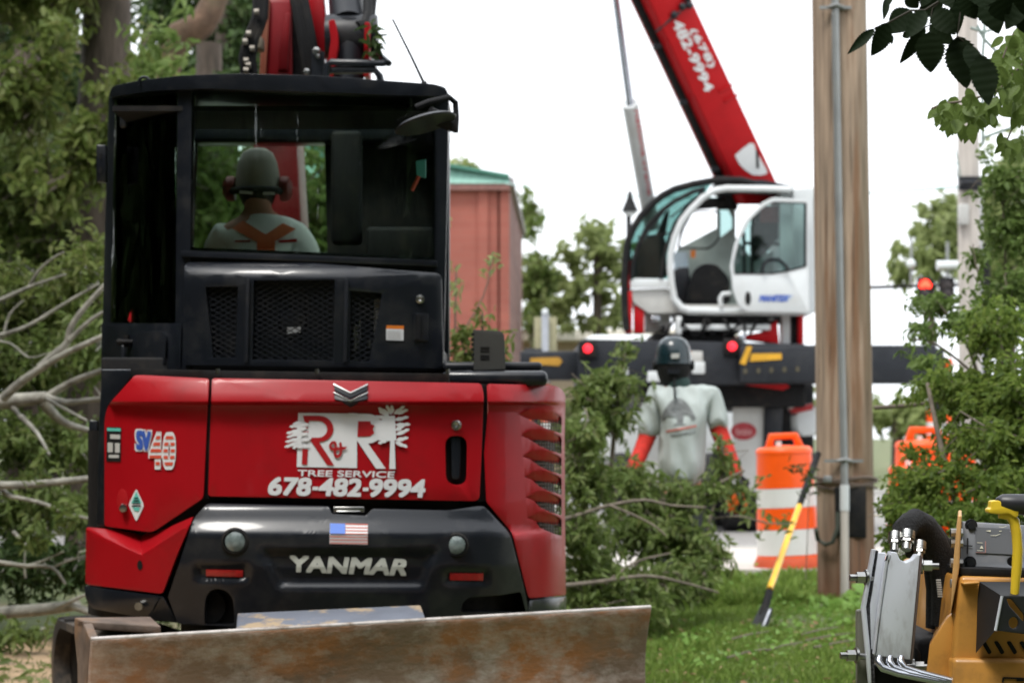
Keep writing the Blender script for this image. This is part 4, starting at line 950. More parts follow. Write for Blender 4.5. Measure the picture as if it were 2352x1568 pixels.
# --- operator in the cab
DO = 9.62
def O(px, py, d=0.0): return W(px, py, DO+d)
op = thing('person', (O(595, 0).x, DO, .95), 'operator seated in the cab with red ear defenders and rust orange braces', 'person')
OV = [O(596, 700), O(596, 640), O(596, 580, .03), O(595, 538, .05), O(592, 490, .07), O(591, 462, .09), O(590, 415, .11), O(520, 552, .06), O(478, 640, .12), O(520, 690, .34), O(540, 690, .46), O(678, 552, .06), O(725, 640, .12), O(680, 690, .34), O(660, 690, .46), O(570, 712, .05), O(560, 712, .46), O(556, 850, .5), O(556, 870, .62), O(622, 712, .05), O(634, 712, .46), O(640, 850, .5), O(640, 870, .62)]
ORd = [(.165, .13), (.155, .12), (.165, .115), (.13, .09), .062, .06, .08, .075, .052, .045, .03, .075, .052, .045, .03, .09, .07, .05, .04, .09, .07, .05, .04]
skin_body('body', OV, E, ORd, SKIN, op)
hv = O(592, 412, .11)
k = MB(); k.ball(hv, (.074, .092, .118), 18, 12); k.ball(hv+Vector((0, .094, -.01)), (.014, .02, .02), 8, 6); k.build('head', SKIN, op)
k = MB()
for sx in (-.03, .03): k.ball(hv+Vector((sx, .09, .015)), .012, 8, 6)
k.box(hv+Vector((0, .086, -.055)), (.045, .01, .008)); k.build('face_features', MATT, op)
k = MB(); k.lathe([(.078, -.02), (.080, -.045), (.077, -.07), (.066, -.10), (.056, -.115)], hv+Vector((0, -.008, 0)), 24); k.build('hair', M('dark_brown_hair', (.025, .016, .012), rough=.7, var=.4, scale=60), op, angle=60)
k = MB(); k.lathe([(.001, .145), (.035, .140), (.064, .122), (.083, .08), (.094, .02), (.097, -.03)], hv+Vector((0, 0, -.01)), 24); k.box(hv+Vector((0, .14, .02)), (.13, .1, .012)); k.build('cap', M('tan_cap', (.30, .28, .26), rough=.85), op, angle=60)
ed = MB(); ed.tube([hv+Vector((.105*math.cos(a), -.112*abs(math.sin(a))**.8-.0, -.055)) for a in np.linspace(0, -math.pi, 15)], .016, 8); edo = ed.build('ear_defender', MATT, op, angle=60)
for sx in (-1, 1):
    k = MB(); c = hv+Vector((.095*sx, 0, -.04)); k.lathe([(.05, 0), (.055, .012), (.052, .035), (.03, .05), (.001, .052)], c, 18, (sx, 0, 0)); k.build('ear_cup', M('dark_red_cup', (.20, .02, .02), rough=.5), edo)
k = MB(); k.pprism([(550, 438), (580, 440), (580, 446), (550, 444)], hv.y-.128, .01); k.pprism([(604, 441), (630, 441), (630, 447), (604, 447)], hv.y-.128, .01); k.build('band_print', WHITE, edo)
OS = [O(596, 705), O(596, 640), O(596, 580, .02), O(595, 535, .04), O(593, 497, .055), O(520, 545, .06), O(484, 620, .1), O(678, 545, .06), O(722, 620, .1)]
OSHIRT = M('white_work_shirt', (.84, .88, .85), rough=.85, var=.05, bump=.6, bscale=12)
osh = skin_body('shirt', OS, [(0, 1), (1, 2), (2, 3), (3, 4), (3, 5), (5, 6), (3, 7), (7, 8)], [(.18, .145), (.175, .14), (.19, .13), (.17, .11), (.07, .068), (.095, .09), (.085, .085), (.095, .09), (.085, .085)], OSHIRT, op)
od = on_mesh(osh, DO-.08)
decals('brace', [[(532, 524), (558, 506), (606, 536), (632, 545), (632, 640), (588, 640), (590, 556)], [(650, 512), (680, 526), (640, 550), (610, 562), (600, 545)]], od, RUST, op, off=.012, step=6, rows=6)
decals('shirt_print', [[(539, 552), (575, 552), (575, 556), (539, 556)], [(640, 552), (682, 548), (682, 556), (640, 557)]], od, REDPRINT, op, off=.006, step=8)
hand('hand', OV[10], OV[10]-OV[9], 1, SKIN, op); hand('hand', OV[14], OV[14]-OV[13], -1, SKIN, op)
skin_body('trousers', [O(596, 715), O(596, 730)]+[OV[i] for i in (15, 16, 17)]+[OV[i] for i in (19, 20, 21)], [(0, 1), (1, 2), (2, 3), (3, 4), (1, 5), (5, 6), (6, 7)], [(.17, .13), (.17, .13), .1, .085, .065, .1, .085, .065], PANTS, op)

# ================================================================== CRANE TRUCK
DC = 28.0
cr = thing('crane_truck', (W(1580, 0, DC).x, DC+3, 0), 'telescopic crane truck with red boom, white round cab and black outrigger deck', 'crane truck')
GALV0 = M('grey_machine_part', (.2, .2, .2), rough=.5)
# boom
def bedge(p, q, D, y): t = (y-q[1])/(p[1]-q[1]); return W(q[0]+(p[0]-q[0])*t, y, D)
DY = {470: 0, -290: -1.9}
BR = [bedge((1790, 430), (1590, 0), DC+.75+DY[y], y) for y in (470, -290)]
BMi = [bedge((1689, 421), (1491, 0), DC+.5+DY[y], y) for y in (470, -290)]
BL = [bedge((1642, 419), (1445, 0), DC+.95+DY[y], y) for y in (470, -290)]
BF = [BR[i]+BL[i]-BMi[i] for i in (0, 1)]
m = MB(); m.raw([BMi[0], BR[0], BF[0], BL[0], BMi[1], BR[1], BF[1], BL[1]], [(0, 1, 5, 4), (1, 2, 6, 5), (2, 3, 7, 6), (3, 0, 4, 7), (0, 3, 2, 1), (4, 5, 6, 7)]); cb = m.build('boom', CRANE_RED, cr, bevel=.02)
axd = (BR[1]-BR[0]).normalized()
Dbf = plane_depth(BMi[0], (BR[0]-BMi[0]).cross(axd))
A0, A1 = (BMi[0]+BL[0])/2, (BMi[1]+BL[1])/2
nb_ = (BMi[0]-BL[0]).cross(axd).normalized()
if nb_.x > 0: nb_ = -nb_
m = MB(); m.tube([A0+nb_*.03, A1+nb_*.03], .055, 8); m.build('hose_track', MATT, cb)
for t in (.12, .33, .5, .66):
    k = MB(); k.box(A0.lerp(A1, t)+nb_*.05, (.1, .14, .06)); k.build('hose_clamp', GREYB, cb)
lettering('lettering', '(678)', [(1598, 63), (1646, 150), (1627, 160), (1579, 73)], Dbf, WHITE, cb, bold=.05, off=.01)
lettering('lettering', '482-9994', [(1565, 42), (1641, 204), (1620, 214), (1541, 52)], Dbf, WHITE, cb, bold=.05, off=.01)
decals('shield_emblem', [[(1688, 357), (1705, 342), (1722, 329), (1732, 330), (1736, 345), (1762, 392), (1762, 399), (1748, 403), (1728, 402), (1708, 388), (1697, 375)]], Dbf, WHITE, cb, off=.01)
decals('shield_mark', [[(1736, 345), (1742, 346), (1744, 386), (1737, 387)]], Dbf, GREYB, cb, off=.014)
for x, y in ((1652, 207), (1664, 230)):
    panel('boom_rib', [(x, y), (x+30, y-16), (x+32, y-11), (x+2, y-5+10)], lambda px, py: Dbf(px, py)-.03, CRANE_RED, cb, thick=.03, bevel=.004)
k = MB(); c = W(1568, 16, Dbf(1568, 16)-.05)
for dx, dz in ((0, 0), (.06, .1), (-.1, -.1), (.08, .02)): k.ball(c+Vector((dx, 0, dz)), .05, 8, 6)
k.tube([c+Vector((-.02, 0, -.06)), c+Vector((-.15, 0, -.16)), c+Vector((-.32, 0, -.3))], .015, 6); k.build('boom_valve', GREYB, cb)
# lift cylinder
m = MB(); m.cyl(W(1448, 245, DC), W(1404, -80, DC), .046, 14); m.build('cylinder_rod', ROD, cr)
m = MB(); m.cyl(W(1447, 238, DC), W(1497, 520, DC+1.3), .1, 18); cyb = m.build('cylinder_barrel', WPAINT, cr, angle=50)
cd = on_mesh(cyb, DC-.09)
lettering('lettering', 'nationalcrane', [(1470, 252), (1499, 448), (1487, 450), (1457, 254)], cd, M('pink_red_print', (.62, .12, .14), rough=.6), cyb, bold=.02, off=.006)
m = MB(); m.tube([W(1600, -20, DC+.6), W(1842, 404, DC+.9), W(1860, 440, DC+1)], .006, 6); m.build('hoist_line', CHROME, cr)
# operator cab of the crane: tube frame, panes, open door
def c6(pts): return [(1378+.2685*x, 373.2+.2685*y) for x, y in pts]
m = MB()
outer = c6([(230, 1440), (215, 1300), (208, 1100), (215, 900), (232, 700), (275, 580), (350, 460), (450, 350), (540, 280), (640, 228), (800, 185), (1000, 150), (1200, 152), (1320, 180)])
for d, rr in ((DC+.0, .045), (DC+.95, .045)): m.tube([W(x, y, d) for x, y in outer], rr, 8)
m.build('cab_seal', MATT, cr, angle=60)
m = MB()
arch = c6([(640, 1180), (615, 1050), (600, 900), (606, 780), (640, 640), (700, 500), (780, 400), (880, 300), (980, 240), (1080, 222), (1400, 226), (1640, 232)])
mf_ = MB(); mf_.tube([W(x, y, DC+.9) for x, y in arch], .042, 10); mf_.build('cab_frame', WPAINT, cr, angle=60)
m.tube([W(x, y, DC-.05) for x, y in arch], .042, 10)
low = c6([(640, 1180), (690, 1240), (760, 1268), (1000, 1272), (1740, 1276)])
m.tube([W(x, y, DC-.05) for x, y in low], .05, 10)
m.build('cab_frame', WPAINT, cr, angle=60)
m = MB()
p2 = c6([(270, 1000), (285, 850), (330, 700), (400, 560), (520, 420), (640, 330), (800, 250), (900, 222)])
for d in (DC-.02,): m.tube([W(x, y, d) for x, y in p2], .028, 8)
p3 = c6([(520, 1000), (540, 850), (575, 700), (640, 520), (760, 360), (880, 260)])
m.tube([W(x, y, DC-.03) for x, y in p3], .022, 8)
m.tube([W(x, y, DC-.04) for x, y in c6([(320, 640), (500, 620), (640, 600)])], .012, 6)
m.build('window_bar', MATT, cr, angle=60)
gl = c6([(262, 990), (225, 900), (240, 720), (290, 590), (370, 460), (480, 350), (600, 270), (760, 210), (960, 180), (880, 290), (760, 420), (660, 600), (606, 800), (604, 1000)])
panel('cab_glass', gl, const(DC+.0), CGLASS, cr, thick=.01, bevel=0)
gl2 = c6([(262, 990), (225, 900), (240, 720), (290, 590), (370, 460), (480, 350), (600, 270), (760, 210), (960, 180), (880, 290), (760, 420), (660, 600), (606, 800), (604, 1000)])
panel('cab_glass', gl2, const(DC+.95), CGLASS, cr, thick=.01, bevel=0)
panel('cab_panel', rounded(c6([(262, 992), (600, 1005), (605, 1070), (262, 1075)]), 3), const(DC-.03), WPAINT, cr, thick=.04, bevel=.01)
panel('cab_panel', rounded(c6([(262, 1085), (590, 1075), (640, 1200), (690, 1285), (420, 1290), (290, 1200)]), 6), const(DC+.02), WGREY, cr, thick=.9, bevel=.03)
panel('cab_roof', rounded(c6([(980, 175), (1060, 140), (1400, 150), (1660, 200), (1640, 240), (1060, 235)]), 3), const(DC+.02), GREYB, cr, thick=.9, bevel=.02)
panel('cab_floor', c6([(700, 1215), (1740, 1215), (1740, 1290), (700, 1290)]), const(DC), WGREY, cr, thick=.95, bevel=.02)
panel('cab_underside', c6([(640, 1296), (1600, 1296), (1560, 1370), (700, 1370)]), const(DC+.15), GREYB, cr, thick=.7, bevel=.02)
panel('cab_back', rounded(c6([(1655, 230), (1812, 226), (1815, 1300), (1740, 1300), (1700, 900), (1655, 600)]), 4), const(DC+.0), WPAINT, cr, thick=1.0, bevel=.02)
panel('cab_back', rounded([(1792, 436), (1866, 430), (1880, 440), (1880, 715), (1850, 718), (1792, 716)], 6), const(DC+.1), WPAINT, cr, thick=1.2, bevel=.03)
m = MB(); m.pprism(rounded(c6([(300, 980), (300, 800), (360, 660), (430, 620), (560, 640), (580, 980)]), 8), DC+.55, .3); m.pprism(c6([(470, 640), (560, 420), (600, 400), (560, 640)]), DC+.6, .05); m.build('dashboard', MATT, cr, bevel=.02)
# far side wall with its window, seat and console
panel('far_side', c6([(620, 1000), (660, 740), (1000, 560), (1000, 240), (1700, 240), (1700, 1220), (640, 1220)]), const(DC+.92), M('grey_green_trim', (.36, .42, .39), rough=.7),  cr, thick=.04, bevel=.01,
      holes=[rounded(c6([(1025, 400), (1090, 385), (1132, 470), (1132, 560), (1030, 640)]), 3), rounded(c6([(1160, 330), (1620, 330), (1620, 700), (1300, 820), (1160, 640)]), 6)])
panel('side_glass', c6([(1025, 380), (1132, 380), (1132, 650), (1025, 650)]), const(DC+.935), CGLASS, cr, thick=.008, bevel=0)
panel('window_edge', rounded(c6([(660, 735), (700, 560), (790, 412), (1030, 412), (1030, 640), (990, 700), (930, 745)]), 8), const(DC+.6), MATT, cr, thick=.03, bevel=.004,
      holes=[rounded(c6([(680, 722), (720, 570), (800, 424), (1015, 424), (1015, 640), (975, 690), (920, 730)]), 8)])
m = MB(); m.pprism(rounded(c6([(820, 900), (900, 860), (1000, 870), (1080, 950), (1110, 1000), (1120, 1200), (740, 1200), (760, 1080)]), 10), DC+.3, .4); m.build('seat', MATT, cr, bevel=.04)
m = MB(); m.pprism(rounded(c6([(620, 950), (660, 900), (760, 890), (780, 1100), (720, 1200), (660, 1150)]), 6), DC+.5, .25); m.build('console', GREYB, cr, bevel=.03)
m = MB(); m.pprism(c6([(630, 770), (750, 760), (760, 930), (640, 950)]), DC+.75, .02); m.build('instruction_sheet', M('pale_blue_sheet', (.55, .66, .75), rough=.6), cr)
m = MB(); m.pprism(c6([(830, 300), (1180, 300), (1180, 400), (1030, 400), (1000, 385), (800, 405)]), DC+.7, .1); m.build('roof_lining', MATT, cr, bevel=.01)
m = MB(); m.pprism(rounded(c6([(1300, 480), (1370, 380), (1570, 380), (1530, 640), (1420, 780), (1310, 860)]), 6), DC+.3, .15); m.build('seat_back', MATT, cr, bevel=.03)
m = MB(); m.pprism(c6([(1375, 370), (1560, 370), (1540, 515), (1370, 515)]), DC+.25, .05); m.build('red_cushion', M('dark_red_cloth', (.22, .03, .025), rough=.9), cr, bevel=.02)
for pts in (((1230, 600), (1235, 960)), ((1300, 540), (1300, 960)), ((1690, 380), (1710, 560), (1640, 700), (1230, 690))):
    m = MB(); m.tube([W(x, y, DC+.2) for x, y in c6(pts)], .022, 6); m.build('inner_rail', MATT, cr)
m = MB(); m.pprism(c6([(775, 750), (820, 750), (815, 815), (780, 815)]), DC+.7, .03); m.build('warning_tag', ORANGE, cr)
# door
dop = rounded(c6([(1125, 960), (1112, 900), (1150, 700), (1240, 490), (1390, 340), (1480, 300), (1780, 318), (1790, 1283), (1240, 1275), (1180, 1210), (1140, 1100)]), [2, 4, 8, 8, 8, 4, 3, 3, 12, 10, 6])
dwh = rounded(c6([(1150, 955), (1145, 860), (1190, 680), (1280, 500), (1400, 380), (1490, 335), (1768, 345), (1768, 890), (1640, 925), (1480, 955)]), [2, 4, 8, 8, 8, 4, 3, 3, 6, 6])
Ddoor = plane_depth(W(1750, 600, DC-.25), Vector((.12, -1, 0)).normalized())
door = panel('cab_door', dop, Ddoor, WPAINT, cr, thick=.05, bevel=.014, holes=[dwh])
panel('door_window', dwh, lambda x, y: Ddoor(x, y)+.01, CGLASS, door, thick=.008, bevel=0)
wi = [((x-1690)*.965+1690, (y-530)*.965+530) for x, y in dwh]
panel('window_gasket', dwh, lambda x, y: Ddoor(x, y)-.008, MATT, door, thick=.02, bevel=.003, holes=[wi])
decals('door_handle_hole', [ellipse(1718, 685, 7, 16)], Ddoor, MATT, door, off=.006)
lettering('lettering', 'MANITEX', [(1745, 677), (1814, 677), (1810, 693), (1743, 693)], Ddoor, BLUEPRINT, door, bold=.06, shear=.2, off=.006)
lettering('lettering', '////', [(1800, 677), (1822, 677), (1812, 693), (1790, 693)], Ddoor, M('pale_blue_print', (.3, .42, .65), rough=.5), door, bold=.02, shear=.3, off=.004)
m = MB(); m.tube([W(x, y, DC-.28) for x, y in c6([(1390, 940), (1400, 870), (1450, 830), (1530, 830), (1590, 880), (1620, 930)])], .02, 6); m.build('door_lever', GREYB, door, angle=60)
m = MB(); m.tube([W(x, y, DC-.1) for x, y in c6([(1035, 1225), (1030, 1160), (1050, 1125), (1120, 1120)])], .03, 8); m.build('grab_rail', WPAINT, cr, angle=60)
# slewing base: posts, gearbox, red counterweights
for x0, y0, x1, y1, d, mt, nm in ((1438, 598, 1450, 662, .0, CRANE_RED, 'red_post'), (1437, 668, 1452, 765, .0, CRANE_RED, 'red_post'), (1457, 700, 1480, 765, .05, CRANE_RED, 'red_block'), (1483, 712, 1540, 763, .2, WGREY, 'winch_housing'), (1560, 722, 1700, 765, .3, MATT, 'slewing_gear'), (1560, 745, 1770, 758, -.05, WPAINT, 'step_bar'), (1553, 726, 1566, 768, -.1, WPAINT, 'step_post'), (1795, 715, 1815, 790, .1, WPAINT, 'white_post'), (1818, 715, 1836, 790, .15, GREYB, 'grey_post'), (1834, 716, 1846, 790, .0, CRANE_RED, 'red_post'), (1500, 765, 1690, 784, .1, MATT, 'turntable')):
    m = MB(); m.pbox(x0, y0, x1, y1, DC+d, .25 if nm != 'turntable' else 1.4); m.build(nm, mt, cr, bevel=.012)
m = MB(); m.pprism([(1680, 775), (1750, 762), (1785, 735), (1790, 790), (1760, 785)], DC+.02, .3); m.build('red_bracket', CRANE_RED, cr, bevel=.012)
rg = random.Random(12)
for i in range(14):
    x = rg.uniform(1490, 1780); y = rg.uniform(724, 764); w_ = rg.uniform(6, 22); h_ = rg.uniform(6, 20)
    m = MB(); m.pbox(x, y, x+w_, min(y+h_, 775), DC+rg.uniform(-.05, .25), .2); m.build('valve_block', rg.choice([GREYB, WGREY, MATT, ROD, GALV0]), cr, bevel=.012)
for i in range(9):
    x = rg.uniform(1490, 1760); m = MB(); m.tube([W(x, 722, DC), W(x+rg.uniform(-12, 12), 742, DC-.12), W(x+rg.uniform(-30, 30), 770, DC-.02)], .018, 6); m.build('hydraulic_hose', MATT, cr)
for x0, y0, x1, y1 in ((1596, 440, 1640, 446), (1540, 500, 1600, 452), (1468, 560, 1530, 480)):
    m = MB(); m.tube([W(x0, y0, DC-.06), W(x1, y1, DC-.07)], .012, 6); m.build('wiper', MATT, cr)
m = MB(); m.pbox(1696, 768, 1712, 792, DC-.1, .15); m.build('grey_bracket', ROD, cr, bevel=.01)
# deck, outrigger box and its markings
dk = MB(); dk.pprism(rounded([(1328, 790), (1340, 778), (1690, 786), (1850, 790), (1850, 880), (1640, 884), (1328, 880)], 3), DC-.3, 2.2); deck = dk.build('deck', DECK, cr, bevel=.02)
ob = MB(); ob.pbox(1195, 806, 1345, 872, DC-.1, .5); ob.build('outrigger_beam', DECK, cr, bevel=.02)
ob = MB(); ob.pbox(1845, 792, 2152, 880, DC-.1, .5); ob.build('outrigger_beam', DECK, cr, bevel=.02)
m = MB(); m.pbox(1700, 796, 1870, 878, DC-.42, .14); m.build('beam_box', DECK, cr, bevel=.015)
for x in (1350, 1682):
    y = 800 if x == 1350 else 795
    m = MB(); p = W(x, y, DC-.42); m.lathe([(.052, .05), (.054, -.01), (.03, -.02), (.001, -.022)], p, 18, (0, 1, 0)); m.build('tail_lamp', M('lit_tail_lamp', (.6, .01, .02), rough=.3, emit=(1, .02, .035), estr=1.5), cr)
    m = MB(); m.pbox(x-20, y-18, x+20, y+20, DC-.37, .1); m.build('lamp_bracket', MATT, cr, bevel=.01)
decals('arrow_print', [[(1716, 794), (1728, 796), (1712, 838), (1699, 834)], [(1726, 812), (1795, 811), (1796, 825), (1722, 830)]], const(DC-.42), M('amber_print', (.62, .33, .02), rough=.5), cr, off=.01)
decals('arrow_print', [[(1218, 822), (1284, 820), (1292, 829), (1284, 840), (1218, 836)]], const(DC-.1), M('faded_amber_print', (.45, .24, .03), rough=.5), cr, off=.01)
for poly, mt in (([(1587, 806), (1614, 806), (1614, 830), (1587, 830)], WGREY), ([(1590, 830), (1619, 830), (1619, 858), (1590, 858)], WPAINT), ([(1579, 806), (1587, 806), (1587, 830), (1579, 830)], ORANGE), ([(1488, 852), (1522, 852), (1526, 876), (1486, 876)], WPAINT), ([(1425, 842), (1442, 842), (1444, 860), (1424, 860)], WPAINT)):
    panel('deck_plate', rounded(poly, 3), const(DC-.33), mt, cr, thick=.02, bevel=.004)
for i in range(5):
    decals('number_print', [ellipse(1712+i*30, 852-i*1.2, 5, 7, 8)], const(DC-.42), M('faint_gold_print', (.07, .06, .035), rough=.6), cr, off=.01)
# outrigger jack with banded sleeve
for x in (2135, 1212):
    m = MB(); m.pbox(x-8, 800, x+34, 905, DC-.05, .25); m.build('outrigger_jack', DECK, cr, bevel=.012)
    for j, xx in enumerate((x+4, x+42)):
        c = W(xx, 940, DC+.1); zs = [c.z-.62+.155*i for i in range(9)]
        for i in range(8):
            m = MB(); m.cyl((c.x, c.y, zs[i]), (c.x, c.y, zs[i+1]), .06, 12); m.build('jack_sleeve', DRUMO if i % 2 else DRUMW, cr)
    c = W(x+14, 900, DC+.1); m = MB(); m.cyl((c.x, c.y, .06), (c.x, c.y, c.z), .05, 12); m.lathe([(.28, .004), (.28, .04), (.12, .1)], (c.x, c.y, 0), 16); m.build('jack_foot', DECK, cr)
# running gear, mud flap, air tank and added dark infill under the deck
m = MB(); m.pbox(1480, 880, 1850, 935, DC+.1, 6); m.build('chassis_frame', MATT, cr, bevel=.02)
m = MB(); m.pprism([(1690, 880), (1790, 868), (1815, 888), (1800, 895)], DC-.1, .3); m.build('red_bracket', CRANE_RED, cr, bevel=.01)
TYRE = M('truck_tyre_rubber', (.018, .018, .019), rough=.85, var=.3)
for k_, yy in enumerate((DC+.9, DC+2.2, DC+7.5)):
    for px in ((1500, 1545, 1700, 1745) if k_ < 2 else (1490, 1755)):
        c = Vector((W(px, 0, DC).x, yy, .52)); m = MB(); m.lathe([(.26, -.13), (.46, -.14), (.51, -.10), (.52, 0), (.51, .10), (.46, .14), (.26, .13)], c, 24, (1, 0, 0)); wo = m.build('wheel', TYRE, cr, angle=45)
        m = MB(); m.lathe([(.27, -.1), (.27, .1), (.1, .05), (.001, .06)], c, 16, (1, 0, 0)); m.build('rim', WGREY, wo)
mf = panel('mud_flap', rounded([(1683, 925), (1757, 908), (1748, 1128), (1683, 1126)], 3), const(DC+.25), WGREY, cr, thick=.02, bevel=.004)
decals('mud_flap_emblem', [ellipse(1708, 990, 30, 20)], const(DC+.25), M('dark_red_print', (.34, .03, .04), rough=.6), mf, off=.008)
lettering('lettering', 'fontaine', [(1690, 981), (1727, 981), (1727, 999), (1690, 999)], const(DC+.25), M('pink_print', (.55, .25, .25), rough=.6), mf, bold=.02, off=.012)
panel('mud_flap', rounded([(1470, 925), (1550, 915), (1550, 1128), (1470, 1126)], 3), const(DC+.25), WGREY, cr, thick=.02, bevel=.004)
m = MB(); m.pprism(rounded([(1757, 885), (1790, 880), (1802, 900), (1790, 1080), (1764, 1120), (1752, 1120)], 4), DC+.2, .2); m.build('chassis_leg', GREYB, cr, bevel=.02)
m = MB(); m.pprism(rounded([(1826, 950), (1862, 930), (1876, 935), (1874, 1000), (1842, 1002), (1828, 985)], 8), DC+.3, .5); m.build('air_tank', WPAINT, cr, bevel=.04)
m = MB(); m.pprism(rounded([(1812, 912), (1832, 905), (1834, 932), (1814, 940)], 4), DC+.2, .2); m.build('valve_block', WGREY, cr, bevel=.02)
m = MB(); m.pbox(1770, 880, 1870, 1150, DC+1.6, .8); m.build('dark_infill_box', MATT, cr, bevel=.04)  # dark box added to fill the bright gap below the deck
m = MB(); m.pprism([(1812, 938), (1868, 925), (1868, 940), (1822, 950)], DC+.28, .2); m.build('red_bracket', REDPRINT, cr, bevel=.01)
m = MB(); m.box((W(1600, 0, DC).x, DC+8.2, 1.75), (2.3, 2.0, 2.0)); m.box((W(1600, 0, DC).x, DC+9.7, 1.35), (2.2, 1.3, 1.0)); m.build('truck_cab', WPAINT, cr, bevel=.15)

# ================================================================== BUILDINGS AND STREET FURNITURE
BRICK = bpy.data.materials.new('red_brick'); BRICK.use_nodes = True
def brickmat(m, c1, c2, mortar, sc):
    n = m.node_tree.nodes; L = m.node_tree.links; b = n['Principled BSDF']; b.inputs['Roughness'].default_value = .9
    tc = n.new('ShaderNodeTexCoord'); mp = n.new('ShaderNodeMapping'); mp.inputs['Rotation'].default_value = (R(90), 0, 0); L.new(tc.outputs['Object'], mp.inputs[0])
    bt = n.new('ShaderNodeTexBrick'); bt.inputs['Color1'].default_value = (*c1, 1); bt.inputs['Color2'].default_value = (*c2, 1); bt.inputs['Mortar'].default_value = (*mortar, 1)
    bt.inputs['Scale'].default_value = 1; bt.inputs['Brick Width'].default_value = .6*sc; bt.inputs['Row Height'].default_value = .2*sc; bt.inputs['Mortar Size'].default_value = .012
    L.new(mp.outputs[0], bt.inputs['Vector']); nz = n.new('ShaderNodeTexNoise'); nz.inputs['Scale'].default_value = .8; L.new(tc.outputs['Object'], nz.inputs['Vector'])
    mx = n.new('ShaderNodeMix'); mx.data_type = 'RGBA'; mx.blend_type = 'MULTIPLY'; mx.inputs[0].default_value = .35; L.new(bt.outputs['Color'], mx.inputs[6]); L.new(nz.outputs['Fac'], mx.inputs[7]); L.new(mx.outputs[2], b.inputs['Base Color'])
brickmat(BRICK, (.37, .115, .085), (.33, .10, .075), (.34, .125, .095), 1)
BRICK2 = bpy.data.materials.new('brown_brick'); BRICK2.use_nodes = True; brickmat(BRICK2, (.26, .13, .11), (.20, .10, .09), (.3, .2, .18), 1)
DB = 60.0
bb = thing('brick_building', (W(900, 0, DB).x, DB+6, 0), 'red brick building with a green metal roof edge beyond the excavator', 'building')
cx0, cx1 = -9.0, W(1169, 0, DB).x
zt_ = W(0, 424, DB).z
m = MB(); m.box(((cx0+cx1)/2, DB+7.5, zt_/2), (cx1-cx0, 15, zt_)); m.build('wall', BRICK, bb)
m = MB(); m.prism([(cx1+.01, DB, 0), (cx1+.41, DB+14.7, 0), (cx1+.41, DB+14.7, W(0, 540, DB+14.7).z), (cx1+.01, DB, zt_)], (-.3, 0, 0)); m.build('side_wall', BRICK2, bb)
for x0, x1 in ((1098, 1121), (1148, 1170), (985, 1008)):
    m = MB(); m.pbox(x0, 436, x1, 1100, DB-.07, .08); m.build('pilaster', BRICK, bb)
m = MB(); m.pbox(700, 420, 1172, 436, DB-.22, .25); m.build('gutter', M('brown_gutter', (.22, .10, .085), rough=.6), bb)
GREENM = M('green_metal_roof', (.22, .42, .35), rough=.5, var=.1, stretch=(3, 1, .3))
m = MB(); m.prism([W(700, 322, DB+.4), W(1168, 404, DB-.1), W(1170, 421, DB-.25), W(700, 421, DB-.25)], (0, 1.2, 0)); m.build('roof_edge', GREENM, bb)
m = MB(); m.prism([W(700, 316, DB-.3), W(1170, 400, DB-.3), W(1170, 407, DB-.3), W(700, 323, DB-.3)], (0, 1.8, 0)); m.build('roof_trim', M('dark_green_trim', (.06, .2, .15), rough=.5), bb)
for x in range(1040, 1168, 18):
    m = MB(); y = 404-(1168-x)*.175; m.prism([W(x, y, DB-.12), W(x+2, y, DB-.12), W(x+2, 421, DB-.29), W(x, 421, DB-.29)], (0, .06, 0)); m.build('roof_seam', GREENM, bb)
m = MB(); m.prism([(cx1+.0, DB-.1, zt_), (cx1+.12, DB-.1, zt_), (cx1+.52, DB+14.7, W(0, 540, DB+14.7).z), (cx1+.4, DB+14.7, W(0, 540, DB+14.7).z)], (0, 0, .18)); m.build('wall_coping', M('grey_coping', (.35, .32, .33), rough=.7), bb)
lb = thing('low_building', (3, 82, 0), 'long low cream building with a white roof edge far across the road', 'building')
m = MB(); m.box((3, 84, W(0, 784, 80).z/2), (9.0, 8, W(0, 784, 80).z)); m.build('wall', M('beige_wall', (.46, .38, .27), rough=.9), lb)
m = MB(); a = W(0, 784, 79.6).z; b = W(0, 757, 79.6).z; m.box((3, 83.6, (a+b)/2), (9.6, 9.2, b-a)); m.build('roof_edge', M('cream_fascia', (.72, .68, .58), rough=.8), lb, bevel=.05)
for x in (1.6, 4.6): m = MB(); m.box((x, 79.97, 1.5), (1.4, .1, 1.6)); m.build('window', GREYB, lb)

# near utility pole
DP = 16.5
up_ = thing('utility_pole', (W(1946, 0, DP).x, DP, 0), 'thick weathered wooden utility pole with a grey conduit strapped to its front', 'utility pole')
pb_, pt_ = W(1946, 1391, DP), W(1928, 0, DP)
ptop = pb_.lerp(pt_, 2.1)
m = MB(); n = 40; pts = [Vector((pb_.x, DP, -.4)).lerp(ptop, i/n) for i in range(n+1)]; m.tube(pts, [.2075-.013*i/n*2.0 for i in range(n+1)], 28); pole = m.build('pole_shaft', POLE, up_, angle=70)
pdp = on_mesh(pole, DP-.2)
